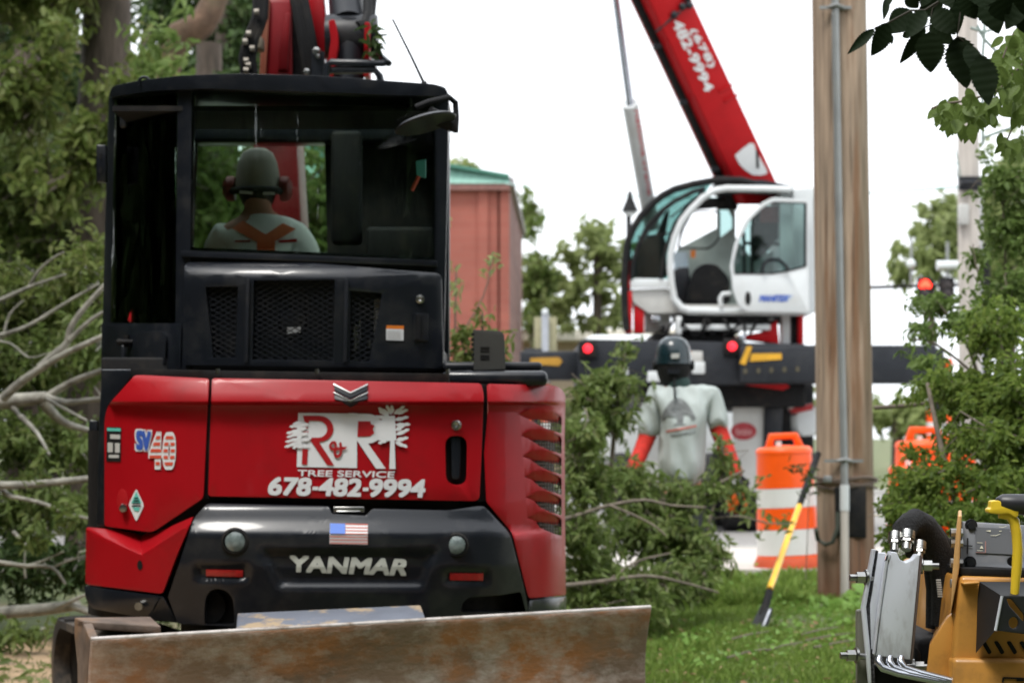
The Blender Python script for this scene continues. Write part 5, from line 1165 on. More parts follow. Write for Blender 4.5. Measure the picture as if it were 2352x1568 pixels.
# drying cracks: thin sunken-looking strips of darker wood fibre standing just proud
CR_ = M('wood_crack', (.10, .075, .055), rough=.95)
rk = random.Random(5)
for i in range(11):
    x = rk.choice([1885, 1896, 1908, 1952, 1962, 1975, 1988])+rk.uniform(-4, 4); y = rk.uniform(60, 1250); l = rk.uniform(80, 260)
    m = MB(); m.tube([W(x+rk.uniform(-1.5, 1.5), y+l*t, pdp(x, min(y+l*t, 1380))+.001) for t in (0, .3, .6, 1)], [.001, .005, .004, .001], 4); m.build('crack', CR_, up_)
def ppt(x, y, o=.02): return W(x, y, pdp(x, y)-o)
GALV = M('galvanised_conduit', (.30, .31, .31), rough=.5, metal=.5, var=.12, dirt=(.2, .19, .17), damt=.4)
m = MB(); m.tube([ppt(1913, -140, .035), ppt(1918, 0, .035), ppt(1930, 700, .035), ppt(1940, 1115, .035)], .027, 12); m.build('conduit', GALV, up_, angle=60)
m = MB(); m.tube([ppt(1940, 1113, .04), ppt(1940, 1172, .04)], .034, 12); m.build('conduit_sleeve', WPAINT, up_, angle=60)
m = MB(); m.tube([ppt(1940, 1172, .04), ppt(1940, 1395, .04)], .03, 12); m.build('wooden_moulding', POLE2, up_, angle=60)
m = MB(); m.pprism(rounded([(1917, 1118), (1990, 1116), (1990, 1236), (1920, 1230)], 4), pdp(1946, 1170)-.012, .03); m.build('dark_metal_cover', MATT, up_, bevel=.004)  # dark metal cover plate behind the conduit sleeve
for y, w_ in ((18, 36), (1058, 44)):
    k = MB(); c = ppt(1919+y*.018, y, .02); k.box(c, (w_/F*DP*2, .02, .022)); k.tube([c+Vector((-.05, -.02, 0)), c+Vector((0, -.055, .01)), c+Vector((.05, -.02, 0))], .012, 6); k.build('conduit_clamp', GALV, up_)
WIRE = M('black_wire', (.02, .02, .02), rough=.6)
for y, r in ((1098, .012), (1108, .010), (1117, .008)):
    c = W(1942, y, DP); k = MB(); k.tube([c+Vector((.222*math.cos(a), .222*math.sin(a), .012*math.sin(3*a+y))) for a in np.linspace(0, 2*math.pi, 33)], r, 6); k.build('strap', M('rusty_strap', (.12, .09, .07), rough=.8), up_, angle=60)
k = MB(); k.box(ppt(1901, 1100, .04), (.06, .03, .05)); k.build('strap_buckle', GALV, up_, bevel=.006)
k = MB(); k.tube([ppt(1925, 1175, .03), ppt(1924, 1212, .05), ppt(1912, 1245, .07), ppt(1896, 1250, .08), ppt(1878, 1238, .12), ppt(1874, 1215, .14)], .016, 8); k.build('cable_loop', M('mossy_cable', (.05, .06, .045), rough=.8), up_, angle=60)
# far utility poles
fp = thing('utility_pole', (W(2222, 0, 30).x, 30, 0), 'pale slim utility pole with a small grey box, rising from the shrub', 'utility pole')
m = MB(); a, b = W(2230, 1215, 30), W(2222, 0, 30); m.tube([Vector((a.x, 30, 0)), b, a.lerp(b, 1.6)], [.15, .14, .13], 16); m.build('pole_shaft', POLE2, fp, angle=60)
m = MB(); m.pbox(2204, 468, 2226, 516, 29.78, .15); m.build('meter_box', WGREY, fp, bevel=.02)
m = MB(); m.pbox(2204, 405, 2256, 436, 29.8, .1); m.tube([W(2206, 420, 29.7), W(2256, 420, 29.7)], .03, 6); m.build('bracket', GREYB, fp)
fp2 = thing('utility_pole', (W(2246, 0, 33).x, 33, 0), 'second thin grey pole close behind the pale pole with the box', 'utility pole')
m = MB(); m.tube([(W(2246, 0, 33).x, 33, 0), W(2243, 440, 33)], .085, 12); m.build('pole_shaft', M('grey_post', (.42, .42, .43), rough=.7), fp2, angle=60)
m = MB(); m.lathe([(.09, 0), (.1, .06), (.04, .12), (.001, .14)], W(2243, 442, 33), 14); m.build('pole_cap', WGREY, fp2)
# traffic signal
DT = 55.0
ts = thing('traffic_light', (W(2262, 0, DT).x, DT, 0), 'traffic signal mast arm with a lit red light above the road', 'traffic light')
m = MB(); m.tube([W(1900, 663, DT), W(2262, 652, DT)], .045, 10); m.tube([(W(2262, 0, DT).x, DT, 0), W(2262, 560, DT)], .13, 12); m.build('mast_arm', MATT, ts)
for x, lit in ((2125, True), (2176, False)):
    m = MB(); m.pbox(x-17, 636, x+17, 706, DT-.12, .2); h_ = m.build('signal_head', MATT, ts, bevel=.03)
    for j, yy in enumerate((653, 672, 691)):
        c = W(x, yy, DT-.13); m = MB(); m.lathe([(.14, 0), (.145, -.02), (.08, -.04), (.001, -.045)], c, 16, (0, 1, 0))
        m.build('signal_lens', M('lit_red_lens', (.8, .03, .02), emit=(1, .03, .012), estr=5) if (lit and j == 0) else M('dark_lens', (.04, .03, .03), rough=.4), h_)
        m = MB(); m.tube([c+Vector((.125*math.cos(a), -.06, .125*math.sin(a))) for a in np.linspace(0, math.pi, 9)], .02, 5); m.build('visor', MATT, h_)
for x, y in ((2093, 545), (2176, 555)):
    m = MB(); m.tube([W(x, 655, DT), W(x, y, DT)], .035, 8); m.build('camera_post', GALV, ts)
m = MB(); m.ball(W(2092, 606, DT-.05), .12, 10, 6); m.build('signal_camera', WPAINT, ts)
m = MB(); m.tube([W(2152, 610, DT-.05), W(2215, 608, DT-.05)], [.12, .10], 10); m.build('signal_camera', WPAINT, ts)
# street lamp
DL = 45.0
sl_ = thing('street_lamp', (W(1447, 0, DL).x, DL, 0), 'black bell shaped street lamp just beside the white crane cab', 'street lamp')
m = MB(); m.tube([(W(1444, 0, DL).x, DL, 0), W(1444, 486, DL)], .05, 10); m.build('lamp_post', MATT, sl_)
m = MB(); m.lathe([(.17, 0), (.13, .1), (.07, .24), (.045, .32), (.05, .36), (.02, .4), (.001, .43)], W(1447, 486, DL), 18); m.build('lamp_shade', MATT, sl_, angle=60)
m = MB(); m.ball(W(1447, 489, DL), (.12, .12, .07), 12, 6); m.build('lamp_globe', WPAINT, sl_)
# sign seen from behind
sg = thing('road_sign', (W(1252, 0, 42).x, 42, 0), 'tan road sign seen from the back on a wide grey post', 'road sign')
m = MB(); m.pbox(1227, 728, 1279, 812, 42, .03); m.build('sign_board', M('olive_sign_back', (.30, .28, .17), rough=.7), sg, bevel=.006)
m = MB(); a = W(1244, 720, 41.9); b = W(1260, 720, 41.9); m.box(((a.x+b.x)/2, 41.93, a.z/2), (b.x-a.x, .08, a.z)); m.build('sign_post', M('grey_sign_post', (.36, .38, .42), rough=.6), sg)
m = MB(); m.ball(W(1252, 716, 41.9), .06, 8, 5); m.build('post_cap', WPAINT, sg)
# overhead wires
def wire(label, a, b, sag, r, mat):
    t = thing('overhead_wire', a, label, 'wire')
    pts = [Vector(a).lerp(Vector(b), i/16)-Vector((0, 0, sag*4*(i/16)*(1-i/16))) for i in range(17)]
    m = MB(); m.tube(pts, r, 6); m.build('cable', mat, t); return t
TW = M('pale_wire', (.32, .5, .47), rough=.6)
wire('long level wire running from the brick building behind the crane to the pale pole', W(1160, 421, 58), W(2214, 428, 30.2), .25, .016, TW)
wire('slanting wire dropping to the pale pole, nearer the thick pole', W(2060, -90, 26), W(2205, 423, 30), .05, .008, TW)
wire('slanting wire dropping to the pale pole, next to its upper shaft', W(2120, -90, 26), W(2208, 416, 30), .05, .009, TW)
wire('short slack wire hooked beside the dark leaves', W(2105, 268, 30), W(2206, 380, 30), .1, .007, TW)

# traffic drums
def drum(px, ybase, D, label, s=1.0, tilt=0):
    t = thing('traffic_drum', (W(px, 0, D).x, D, .1), label, 'traffic drum', 'orange and white traffic drums')
    t.rotation_euler = (0, R(tilt), 0)
    r0, r1 = .25*s, .215*s; H_ = 1.0*s; o0 = t.location
    zs = [0, .10, .30, .47, .62, .90]
    m = MB(); m.lathe([(.275*s, 0), (.275*s, .035*s), (.255*s, .07*s), (.24*s, .10*s)], o0, 24); m.build('rubber_base', M('drum_base_rubber', (.5, .07, .02), rough=.7), t)
    for i in range(5):
        a, b = zs[i]*s, zs[i+1]*s; ra, rb = r0+(r1-r0)*zs[i]/.9, r0+(r1-r0)*zs[i+1]/.9
        m = MB(); m.lathe([(ra-.01, a), (ra, a+.002), (rb, b-.002), (rb-.01, b)], o0, 32); m.build('band', DRUMW if i in (1, 3) else DRUMO, t, angle=30)
    m = MB(); m.lathe([(r1+.004, .885*s), (r1+.008, .915*s), (r1-.02, .94*s), (.001, .955*s)], o0, 28); m.build('drum_top', DRUMO, t, angle=60)
    c = o0+Vector((0, 0, .93*s)); m = MB(); m.prism([c+Vector(p)*s for p in ((-.15, -.03, 0), (-.11, -.03, .12), (.11, -.03, .12), (.16, -.03, 0), (.09, -.03, 0), (.075, -.03, .07), (-.075, -.03, .07), (-.085, -.03, 0))], (0, .06*s, 0)); m.build('drum_handle', DRUMO, t, bevel=.01)
    m = MB(); m.cyl(c+Vector((-.05, -.07, 0)), c+Vector((-.05, -.07, .06)), .025, 10); m.build('drum_bolt', DRUMW, t)
    return t
drum(1812, 1305, 19.25, 'striped orange and white drum beside the thick wooden pole, behind the yellow shovel', 1.07, -2.5)
drum(2122, 1255, 19.6, 'orange drum half hidden in the shrub, the uppermost seen there', 1.12)
drum(2096, 1255, 19.1, 'orange drum glimpsed through leaves just right of the wooden pole', .9)
drum(2205, 1255, 19.3, 'orange drum deep inside the shrub behind the black hoses', .9)
# shovel leaning on the pole
sv = thing('shovel', W(1735, 1450, 14.2), 'long shovel with yellow shaft and black blade leaning on the pole', 'shovel')
def sh(t, o=0): return W(1768+(1872-1768)*t, 1352+(1060-1352)*t, 14.3+(16.15-14.3)*t)
m = MB(); m.tube([sh(0), sh(.66)], .021, 12); m.build('shaft', M('yellow_fibreglass', (.80, .44, .01), rough=.35), sv)
m = MB(); m.tube([sh(.06), sh(.24)], .0225, 12); m.build('shaft_label', WGREY, sv)
m = MB(); m.tube([sh(.64), sh(1.06)], [.021, .024], 12); m.build('grip', MATT, sv)
m = MB(); m.tube([sh(.02), W(1760, 1385, 14.25), W(1748, 1420, 14.2)], [.024, .026, .02], 10); m.build('socket', MATT, sv)
m = MB(); m.raw([W(1748, 1388, 14.3), W(1776, 1396, 14.1), W(1766, 1432, 13.95), W(1752, 1447, 13.9), W(1718, 1452, 14.05), W(1724, 1436, 14.2)], [(0, 1, 2, 3, 4, 5)])
m.prism([W(1750, 1390, 14.3), W(1774, 1396, 14.15), W(1762, 1434, 14.0), W(1742, 1449, 13.95), W(1720, 1450, 14.05), W(1730, 1432, 14.2)], (0, .012, 0)); m.build('blade', M('black_shovel_steel', (.025, .027, .03), rough=.4, metal=.3), sv)
m = MB(); m.tube([W(1768, 1400, 14.08), W(1752, 1440, 13.92)], .008, 6); m.build('blade_edge', STEEL, sv)

# ================================================================== COMPACT LOADER (lower right)
DS = 6.2
sk = thing('compact_loader', (W(2330, 0, 6.6).x, 6.7, 0), 'yellow compact stand-on loader with hydraulic fittings and a yellow lever', 'loader')
def c3(pts): return [(1837.5+.293*x, 1108.8+.293*y) for x, y in pts]
# steel guard plate seen nearly edge on, and the tube cover
Dpl = lambda px, py: DS-.06+(px-1990)*.004
panel('guard_edge', c3([(566, 518), (596, 522), (520, 972), (552, 1300), (562, 1568), (540, 1568), (484, 975)]), const(DS-.04), STEEL, sk, thick=.02, bevel=.003)
EDGE = M('rough_cut_edge', (.05, .05, .055), rough=.95, var=.9, scale=160, bump=.8, bscale=200)
panel('plate_edge', c3([(596, 524), (616, 532), (556, 960), (590, 1568), (560, 1568), (520, 972)]), const(DS-.03), EDGE, sk, thick=.03, bevel=.002, rows=20)
panel('guard_plate', c3([(614, 545), (672, 548), (640, 900), (600, 1310), (560, 1300), (550, 960)]), const(DS-.035), STEEL, sk, thick=.03, bevel=.003)
tc_ = panel('tube_cover', c3([(712, 540), (760, 545), (785, 600), (830, 622), (885, 600), (915, 562), (942, 562), (905, 960), (866, 1385), (594, 1352), (640, 960), (690, 620)]), const(DS-.07), STEEL, sk, thick=.05, bevel=.005)
panel('cover_flange', c3([(676, 620), (700, 600), (712, 560), (700, 560), (640, 960), (590, 1352), (580, 1340), (622, 960)]), const(DS-.074), STEEL, sk, thick=.03, bevel=.003)
panel('cover_side', c3([(942, 564), (962, 575), (925, 960), (885, 1390), (866, 1385), (905, 960)]), const(DS-.066), M('brown_steel_edge', (.10, .07, .06), rough=.5), sk, thick=.05, bevel=.002)
for x, y, s in ((740, 440, 1.0), (835, 430, 1.15), (935, 510, .9)):
    cx_, cy_ = c3([(x, y)])[0]; b = W(cx_, cy_+18, DS-.02); u = W(cx_+2, cy_-12, DS+.0)
    k = MB(); r = .0185*s
    k.cyl(b-(u-b)*.3, b+(u-b)*.35, r*.62, 14); k.cyl(b+(u-b)*.22, b+(u-b)*.42, r*.9, 6); k.cyl(b+(u-b)*.45, b+(u-b)*1.05, r, 18); k.cyl(b+(u-b)*.62, b+(u-b)*.68, r*1.06, 18)
    k.build('hose_fitting', CHROME, sk, angle=30)
hz = [(840, 400, 0), (850, 330, .02), (900, 290, .05), (975, 330, .08), (1040, 430, .1), (1100, 560, .12), (1130, 800, .14), (1125, 1100, .15)]
for dx, dy, dd, r in ((0, 10, 0, .036), (-50, 30, .05, .033), (50, 70, .06, .036), (30, 130, .1, .034)):
    k = MB(); k.tube([W(*c3([(x+dx, y+dy+(0 if i else 40))])[0], DS+.01+d+dd) for i, (x, y, d) in enumerate(hz)], [r*(.45 if i == 0 else .85 if i == 1 else 1) for i in range(len(hz))], 14); k.build('hydraulic_hose', M('hose_sleeve', (.012, .012, .013), rough=.95, bump=.5, bscale=180), sk, angle=60)
k = MB()
for i in range(8): 
    x, y = c3([(1085+i*2, 760+i*18)])[0]; k.box(W(x, y, DS+.06), (.012, .01, .004))
k.build('hose_print', WGREY, sk)['kind'] = 'stuff'
for i, (x0, x1) in enumerate(((640, 610), (725, 700), (812, 792))):
    k = MB(); k.tube([W(*c3([(x0-18, 1360)])[0], DS-.06), W(*c3([(x0-26, 1400)])[0], DS-.075), W(*c3([(x0+10, 1450)])[0], DS-.08), W(*c3([(x0+130, 1490)])[0], DS-.09), W(*c3([(1250, 1585+i*-8)])[0], DS-.1), W(*c3([(1500, 1640+i*-8)])[0], DS-.1)], .011, 12); k.build('steel_tube', ROD, sk, angle=60)
for x, y, sgn in ((470, 740, -1), (395, 1350, -1), (1005, 650, 1), (940, 1440, 1)):
    p = W(*c3([(x, y)])[0], DS-.03); k = MB(); 
    k.cyl(p, p+Vector((-.05*sgn, .01, -.004)), .009, 10); k.cyl(p+Vector((-.012*sgn, 0, 0)), p+Vector((.010*sgn, -.003, 0)), .016, 6); k.cyl(p+Vector((.010*sgn, -.003, 0)), p+Vector((.028*sgn, -.005, 0)), .009, 10); k.cyl(p+Vector((-.02*sgn, .002, 0)), p+Vector((-.014*sgn, .001, 0)), .022, 14); k.build('bolt', CHROME, sk)
m = MB(); m.pprism(c3([(905, 1280), (950, 1330), (945, 1500), (900, 1480)]), DS, .06); m.build('bracket', MATT, sk, bevel=.006)
m = MB(); m.pprism(c3([(450, 1000), (520, 985), (545, 1568), (550, 2300), (455, 2300)]), DS+.0, .04); m.build('lift_arm', M('olive_grey_plate', (.13, .13, .10), rough=.6), sk, bevel=.004)
m = MB(); m.pprism(c3([(560, 1420), (900, 1480), (1000, 1568), (1000, 2300), (560, 2300)]), DS+.0, .08); m.build('lift_arm', MATT, sk, bevel=.01)
# tan side plate and grey control panel
m = MB(); m.prism([W(*q, DS-.1) for q in c3([(1240, 256), (1268, 256), (1262, 400), (1250, 660), (1222, 820), (1180, 1030), (1195, 700), (1222, 400)])], (.088, .45, 0)); m.build('side_plate', M('tan_yellow_edge', (.60, .34, .13), rough=.6, dirt=(.25, .14, .07), damt=.5, dscale=12), sk, bevel=.003)
Dpan = plane_depth(W(2290, 1260, DS-.02), Vector((.03, -1, .35)).normalized())
pn = panel('control_panel', c3([(1272, 300), (1700, 328), (1900, 338), (1900, 676), (1252, 656)]), Dpan, M('grey_panel_paint', (.16, .17, .19), rough=.5, dirt=(.3, .28, .26), damt=.35, dscale=14), sk, thick=.02, bevel=.004, holes=[c3(ellipse(1655, 475, 66, 44)), c3(ellipse(1680, 615, 55, 40))])
k = MB(); k.pprism(c3([(1270, 310), (1900, 340), (1900, 676), (1255, 650)]), DS+.09, .02); k.build('panel_backing', MATT, sk)
k = MB(); p = W(*c3([(1665, 480)])[0], DS+.03); k.lathe([(.02, .03), (.03, .0), (.02, -.02), (.001, -.022)], p, 16, (0, 1, 0)); k.build('panel_knob', GREYB, sk)
decals('panel_plate', [c3([(1376, 345), (1690, 362), (1690, 560), (1376, 545)])], Dpan, M('dark_panel_print', (.10, .105, .115), rough=.45), pn, off=.004)
decals('panel_print', [c3([(1455, 374), (1495, 368), (1495, 382)]), c3([(1560, 374), (1580, 372), (1580, 378), (1560, 380)]), c3([(1640, 378), (1675, 372), (1675, 384)]), c3([(1560, 342), (1590, 344), (1618, 334), (1618, 338), (1590, 349), (1560, 346)]), c3([(1495, 408), (1535, 408), (1570, 396), (1570, 400), (1535, 413), (1495, 412)]), c3([(1408, 512), (1425, 488), (1438, 514)]), c3([(1388, 464), (1432, 466), (1432, 470), (1388, 468)]), c3([(1388, 525), (1432, 527), (1432, 531), (1388, 529)])], Dpan, M('cream_print', (.60, .58, .45), rough=.5), pn, off=.007)
decals('panel_border', [c3([(1450, 455), (1458, 455), (1458, 545), (1450, 545)]), c3([(1380, 541), (1450, 543), (1450, 547), (1380, 545)])], Dpan, M('rose_print', (.32, .16, .14), rough=.5), pn, off=.007)
decals('panel_cross', [c3([(1308, 430), (1320, 430), (1318, 556), (1306, 556)]), c3([(1270, 484), (1352, 488), (1352, 498), (1270, 494)])], Dpan, MATT, pn, off=.006)
for x, y in ((1340, 330), (1330, 620)):
    p = W(*c3([(x, y)])[0], Dpan(*c3([(x, y)])[0])); k = MB(); k.cyl(p, p+Vector((0, -.014, .0)), .012, 6); k.cyl(p, p+Vector((0, -.004, 0)), .017, 14); k.build('panel_bolt', GREYB, pn)
for y in (390, 470, 625, 785): k = MB(); p = W(*c3([(1215, y)])[0], DS-.05); k.cyl(p+Vector((.02, 0, 0)), p+Vector((-.012, 0, 0)), .012, 8); k.build('plate_bolt', CHROME, sk)
m = MB(); m.prism([W(*q, DS-.08) for q in c3([(1252, 658), (1900, 680), (1900, 752), (1254, 725)])], (0, .5, 0)); m.build('panel_trim', MATT, sk, bevel=.004)
# yellow body, sloping outwards
m = MB()
front = [W(*q, DS-.1) for q in c3([(1256, 728), (1900, 750), (1900, 2600), (1190, 2600), (1196, 1390), (1230, 980)])]
m.prism(front, (0, .9, 0)); m.build('body', YELLOW, sk, bevel=.012)
m = MB(); m.prism([W(*q, DS-.06) for q in c3([(1225, 985), (1150, 1060), (1015, 1270), (1000, 1400), (985, 1500), (985, 2600), (1200, 2600), (1200, 1390)])], (.12, .6, 0)); m.build('side_panel', YELLOW, sk, bevel=.006)
m = MB(); m.prism([W(*q, DS-.13) for q in c3([(1200, 1375), (1756, 1380), (1900, 1380), (1900, 2600), (1230, 2600)])], (0, .2, 0)); m.build('lower_panel', YELLOW, sk, bevel=.012)
m = MB(); m.prism([W(*q, DS-.135) for q in c3([(1280, 780), (1410, 770), (1410, 792), (1282, 800)])], (0, .1, 0)); m.build('rim_edge', YELLOW, sk, bevel=.003)
# folded black bracket
BRK = M('black_bracket_paint', (.012, .013, .015), rough=.45, dirt=(.04, .035, .03), damt=.3)
q = c3([(1405, 772), (1580, 882), (1530, 1155), (1378, 1332), (1392, 900)])
m = MB(); m.raw([W(*q[0], DS-.12), W(*q[1], DS-.22), W(*q[2], DS-.22), W(*q[3], DS-.12), W(*q[4], DS-.115)], [(0, 1, 2, 3, 4)])
q2 = c3([(1405, 772), (1580, 882), (1900, 885), (1900, 775)]); m.raw([W(*q2[0], DS-.12), W(*q2[1], DS-.22), W(*q2[2], DS-.22), W(*q2[3], DS-.12)], [(0, 1, 2, 3)])
m.build('bracket', BRK, sk)
panel('bracket_face', c3([(1580, 882), (1900, 885), (1900, 1200), (1530, 1155)]), const(DS-.222), BRK, sk, thick=.01, bevel=.003, holes=[rounded(c3([(1620, 905), (1660, 910), (1756, 1030), (1756, 1090), (1640, 960)]), 4), c3(ellipse(1675, 1095, 38, 45))])
m = MB(); m.tube([W(*c3([(1584, 884)])[0], DS-.226), W(*c3([(1532, 1155)])[0], DS-.226)], .004, 6); m.build('bracket_edge', STEEL, sk)
for i in range(4):
    x = 1420+i*100; panel('cooling_slot', rounded(c3([(x, 1240+i*2), (x+30, 1235), (x+85, 1325), (x+60, 1345)]), 4), const(DS-.104), MATT, sk, thick=.008, bevel=0)
m = MB()
for p0, p1 in (((1595, 1525), (1756, 1530)), ((1595, 1525), (1590, 1560)), ((1700, 1545), (1756, 1545))): m.tube([W(*c3([p0])[0], DS-.133), W(*c3([p1])[0], DS-.133)], .003, 4)
m.build('outline_print', MATT, sk)
# lever
lv = MB(); lv.pprism(rounded(c3([(1505, 140), (1560, 135), (1600, 165), (1640, 185), (1718, 196), (1712, 262), (1690, 275), (1640, 240), (1560, 246), (1480, 236), (1478, 205), (1500, 195)]), 4), DS-.22, .05); lo_ = lv.build('lever', LEVER, sk, bevel=.008)
lv = MB(); lv.tube([W(*c3([q])[0], DS-.2) for q in ((1560, 240), (1640, 250), (1680, 300), (1698, 400), (1706, 520), (1700, 660), (1690, 760), (1680, 900))], [.012, .014, .014, .0135, .0135, .0135, .0125, .011], 12); lv.build('lever_stem', LEVER, sk, angle=60)
lv = MB(); lv.tube([W(*c3([q])[0], DS-.2) for q in ((1535, 130), (1570, 150), (1680, 165), (1800, 170), (1950, 172))], [.008, .022, .027, .028, .028], 16); lv.build('lever_grip', M('grip_rubber', (.02, .02, .024), rough=.4), sk, angle=60)
# tracks and rear of the loader below the frame
for dx in (.0, .62):
    x0 = W(2200, 0, DS).x+dx; m = MB(); m.prism([(x0, DS+.0, .02), (x0, DS-.12, .12), (x0, DS-.05, .34), (x0, DS+.9, .34), (x0, DS+1.0, .15), (x0, DS+.9, .02)], (.2, 0, 0)); m.build('track', TRK, sk, bevel=.03)
m = MB(); m.box((W(2330, 0, DS).x, DS+.45, .45), (.5, .8, .4)); m.build('chassis', MATT, sk, bevel=.02)

# ================================================================== VEGETATION
def blob(x, y, rx, ry, D, rd=None):
    s = D/F; return (W(x, y, D), Vector((rx*s, rd if rd else (rx+ry)/2*s, ry*s)))
def plant(name, label, cat, blobs, root, dens, nl, lsize, leafm, seed, wr=.34, stem=BARK, stem_share=.12, stem_r=.006, group=None, droop=.2, outward=.8, sag=-.1, main=(), main_r=.02, trunk_name='stem', shell=.3, back=.16, foliage='foliage', spread=(.5, 1.2), jitter=.12):
    """a plant or cut bough: main stems, thin twigs into every leafy clump and rosettes of leaves on the twig tips"""
    rs = np.random.RandomState(seed); rnd = random.Random(seed)
    t = thing(name, root, label, cat, group)
    dens *= 2.0 if seed < 30 else 5.5 if seed < 50 else 5.5 if seed < 60 else 7 if seed < 70 else 5 if seed < 80 else 4
    T, Dd = [], []; m = MB()
    for c, r in blobs:
        vol = 4.19*r.x*r.y*r.z; k = max(4, int(dens*vol))
        d = nrm(rs.normal(0, 1, (k, 3))); q = rs.uniform(shell**3, 1, (k, 1))**(1/3)
        lump = .82+.3*np.sin(d[:, :1]*7+seed)*np.sin(d[:, 2:]*6+seed*2)
        P = np.array(c)+d*q*lump*np.array(r)+rs.normal(0, jitter, (k, 3))*np.array(r); dr = nrm(d*outward+rs.normal(0, .5, (k, 3))+np.array([0, 0, sag]))
        T.append(P); Dd.append(dr)
        for i in range(int(k*stem_share)):
            b = Vector(c)+Vector((rnd.gauss(0, .25)*r.x, rnd.gauss(0, .25)*r.y, rnd.gauss(0, .25)*r.z)); e = Vector(P[i]); mid = b.lerp(e, .5)+Vector((rnd.gauss(0, .04), rnd.gauss(0, .04), rnd.gauss(0, .04)))
            m.tube([b, mid, e], [stem_r, stem_r*.7, stem_r*.4], 4)
    mm = MB()
    for pl in main:
        pts = [Vector(p) for p in pl[0]]; n = len(pts); r0 = pl[1]
        sm = []
        for i in range(n-1):
            for u in (0, .33, .66): 
                p0, p1, p2, p3 = pts[max(i-1, 0)], pts[i], pts[i+1], pts[min(i+2, n-1)]
                sm.append(.5*((2*p1)+(p2-p0)*u+(2*p0-5*p1+4*p2-p3)*u*u+(3*p1-p0-3*p2+p3)*u**3))
        sm.append(pts[-1]); k = len(sm)
        mm.tube(sm, [r0*(1-(1-pl[2] if len(pl) > 2 else .55)*i/(k-1)) for i in range(k)], 10)
    if mm.v: mm.build(trunk_name, stem, t, angle=70)
    if m.v: m.build('twigs', TWIG if stem is not BARK else BARK, t, angle=70)['kind'] = 'stuff'
    if T:
        T = np.concatenate(T); Dd = np.concatenate(Dd)
        P, D, L = rosettes(T, Dd, nl, lsize[0], lsize[1], spread=spread, back=back, rs=rs)
        leaves(foliage, P, D, L, wr, leafm, t, rs=rs, droop=droop)
    return t
def pl(pts, D0, D1, r, end=.45):
    n = len(pts); return ([W(x, y, D0+(D1-D0)*i/(n-1)) for i, (x, y) in enumerate(pts)], r, end)
def cA(pts): return [(.3662*x, 516.8+.3662*y) for x, y in pts]
def cB(pts): return [(.3409*x, 1033.6+.3409*y) for x, y in pts]

# --- cut boughs lying between the excavator and the worker
plant('cut_branch', 'tall leafy cut bough standing up beside the worker left shoulder', 'branch', [blob(1440, 815, 32, 40, 14.9, .12), blob(1400, 885, 85, 50, 14.9, .3), blob(1345, 905, 60, 50, 14.7, .25), blob(1400, 960, 75, 60, 14.9, .3)], W(1390, 1400, 14.9), 900, 7, (.05, .085), LF_OAK, 21, main=[pl([(1390, 1400), (1400, 1150), (1415, 950), (1440, 790)], 14.9, 14.9, .022), pl([(1410, 1000), (1360, 930), (1320, 890)], 14.8, 14.7, .01)], stem=TWIG)
plant('cut_branch', 'dense leafy cut bough right against the red louvred corner of the excavator', 'branch', [blob(1335, 1010, 70, 80, 13.8, .35), blob(1350, 1110, 90, 80, 13.8, .4), blob(1330, 1220, 90, 90, 13.6, .4)], W(1330, 1420, 13.6), 750, 7, (.05, .085), LF_OAK, 22, main=[pl([(1270, 1200), (1335, 1180), (1400, 1160), (1480, 1148), (1540, 1160), (1620, 1165)], 13.4, 13.6, .014), pl([(1330, 1400), (1340, 1200), (1330, 1000)], 13.7, 13.8, .02), pl([(1400, 1160), (1450, 1180), (1500, 1205), (1530, 1230)], 13.4, 13.3, .009)], stem=TWIG)
plant('cut_branch', 'leafy cut bough in front of the worker waist and legs', 'branch', [blob(1450, 1110, 80, 70, 14.6, .35), blob(1540, 1145, 100, 62, 14.6, .3), blob(1470, 1220, 110, 80, 14.4, .4), blob(1570, 1235, 90, 75, 14.5, .35), blob(1630, 1130, 60, 40, 14.5, .2)], W(1500, 1400, 14.5), 720, 7, (.05, .085), LF_OAK, 23, main=[pl([(1420, 1390), (1490, 1240), (1560, 1160), (1650, 1110), (1710, 1080)], 14.5, 14.6, .016), pl([(1500, 1250), (1460, 1150), (1440, 1060)], 14.5, 14.5, .012)], stem=TWIG)
plant('cut_branch', 'thin leafy twig reaching up before the worker right forearm', 'branch', [blob(1665, 1060, 38, 55, 14.9, .15), blob(1700, 1125, 60, 35, 14.9, .18), blob(1650, 1010, 18, 22, 14.9, .1)], W(1640, 1390, 14.9), 700, 7, (.05, .08), LF_OAK, 24, main=[pl([(1600, 1390), (1630, 1200), (1660, 1080), (1655, 995)], 14.9, 14.9, .012)], stem=TWIG)
plant('cut_branch', 'dark low cut bough lying on the grass behind the dozer blade end', 'branch', [blob(1370, 1330, 120, 80, 13.6, .5), blob(1480, 1345, 130, 70, 13.8, .5), blob(1590, 1330, 90, 65, 14.1, .4), blob(1640, 1280, 60, 60, 14.4, .3), blob(1420, 1400, 150, 30, 13.4, .4)], W(1450, 1430, 13.6), 560, 7, (.05, .085), LF_OAK, 25, main=[pl([(1290, 1345), (1380, 1335), (1480, 1322), (1560, 1335), (1650, 1360)], 13.0, 13.5, .014), pl([(1390, 1340), (1460, 1290), (1540, 1270)], 13.3, 13.6, .010)], stem=TWIG)
plant('cut_branch', 'sprig of shovel-side leaves crossing the striped drum', 'branch', [blob(1760, 1205, 45, 18, 14.6, .12), blob(1712, 1165, 40, 35, 14.7, .15), blob(1800, 1200, 20, 10, 14.6, .06)], W(1690, 1385, 14.8), 520, 6, (.045, .075), LF_OAK, 26, main=[pl([(1640, 1190), (1700, 1185), (1760, 1200), (1830, 1202)], 14.6, 14.5, .007)], stem=TWIG)
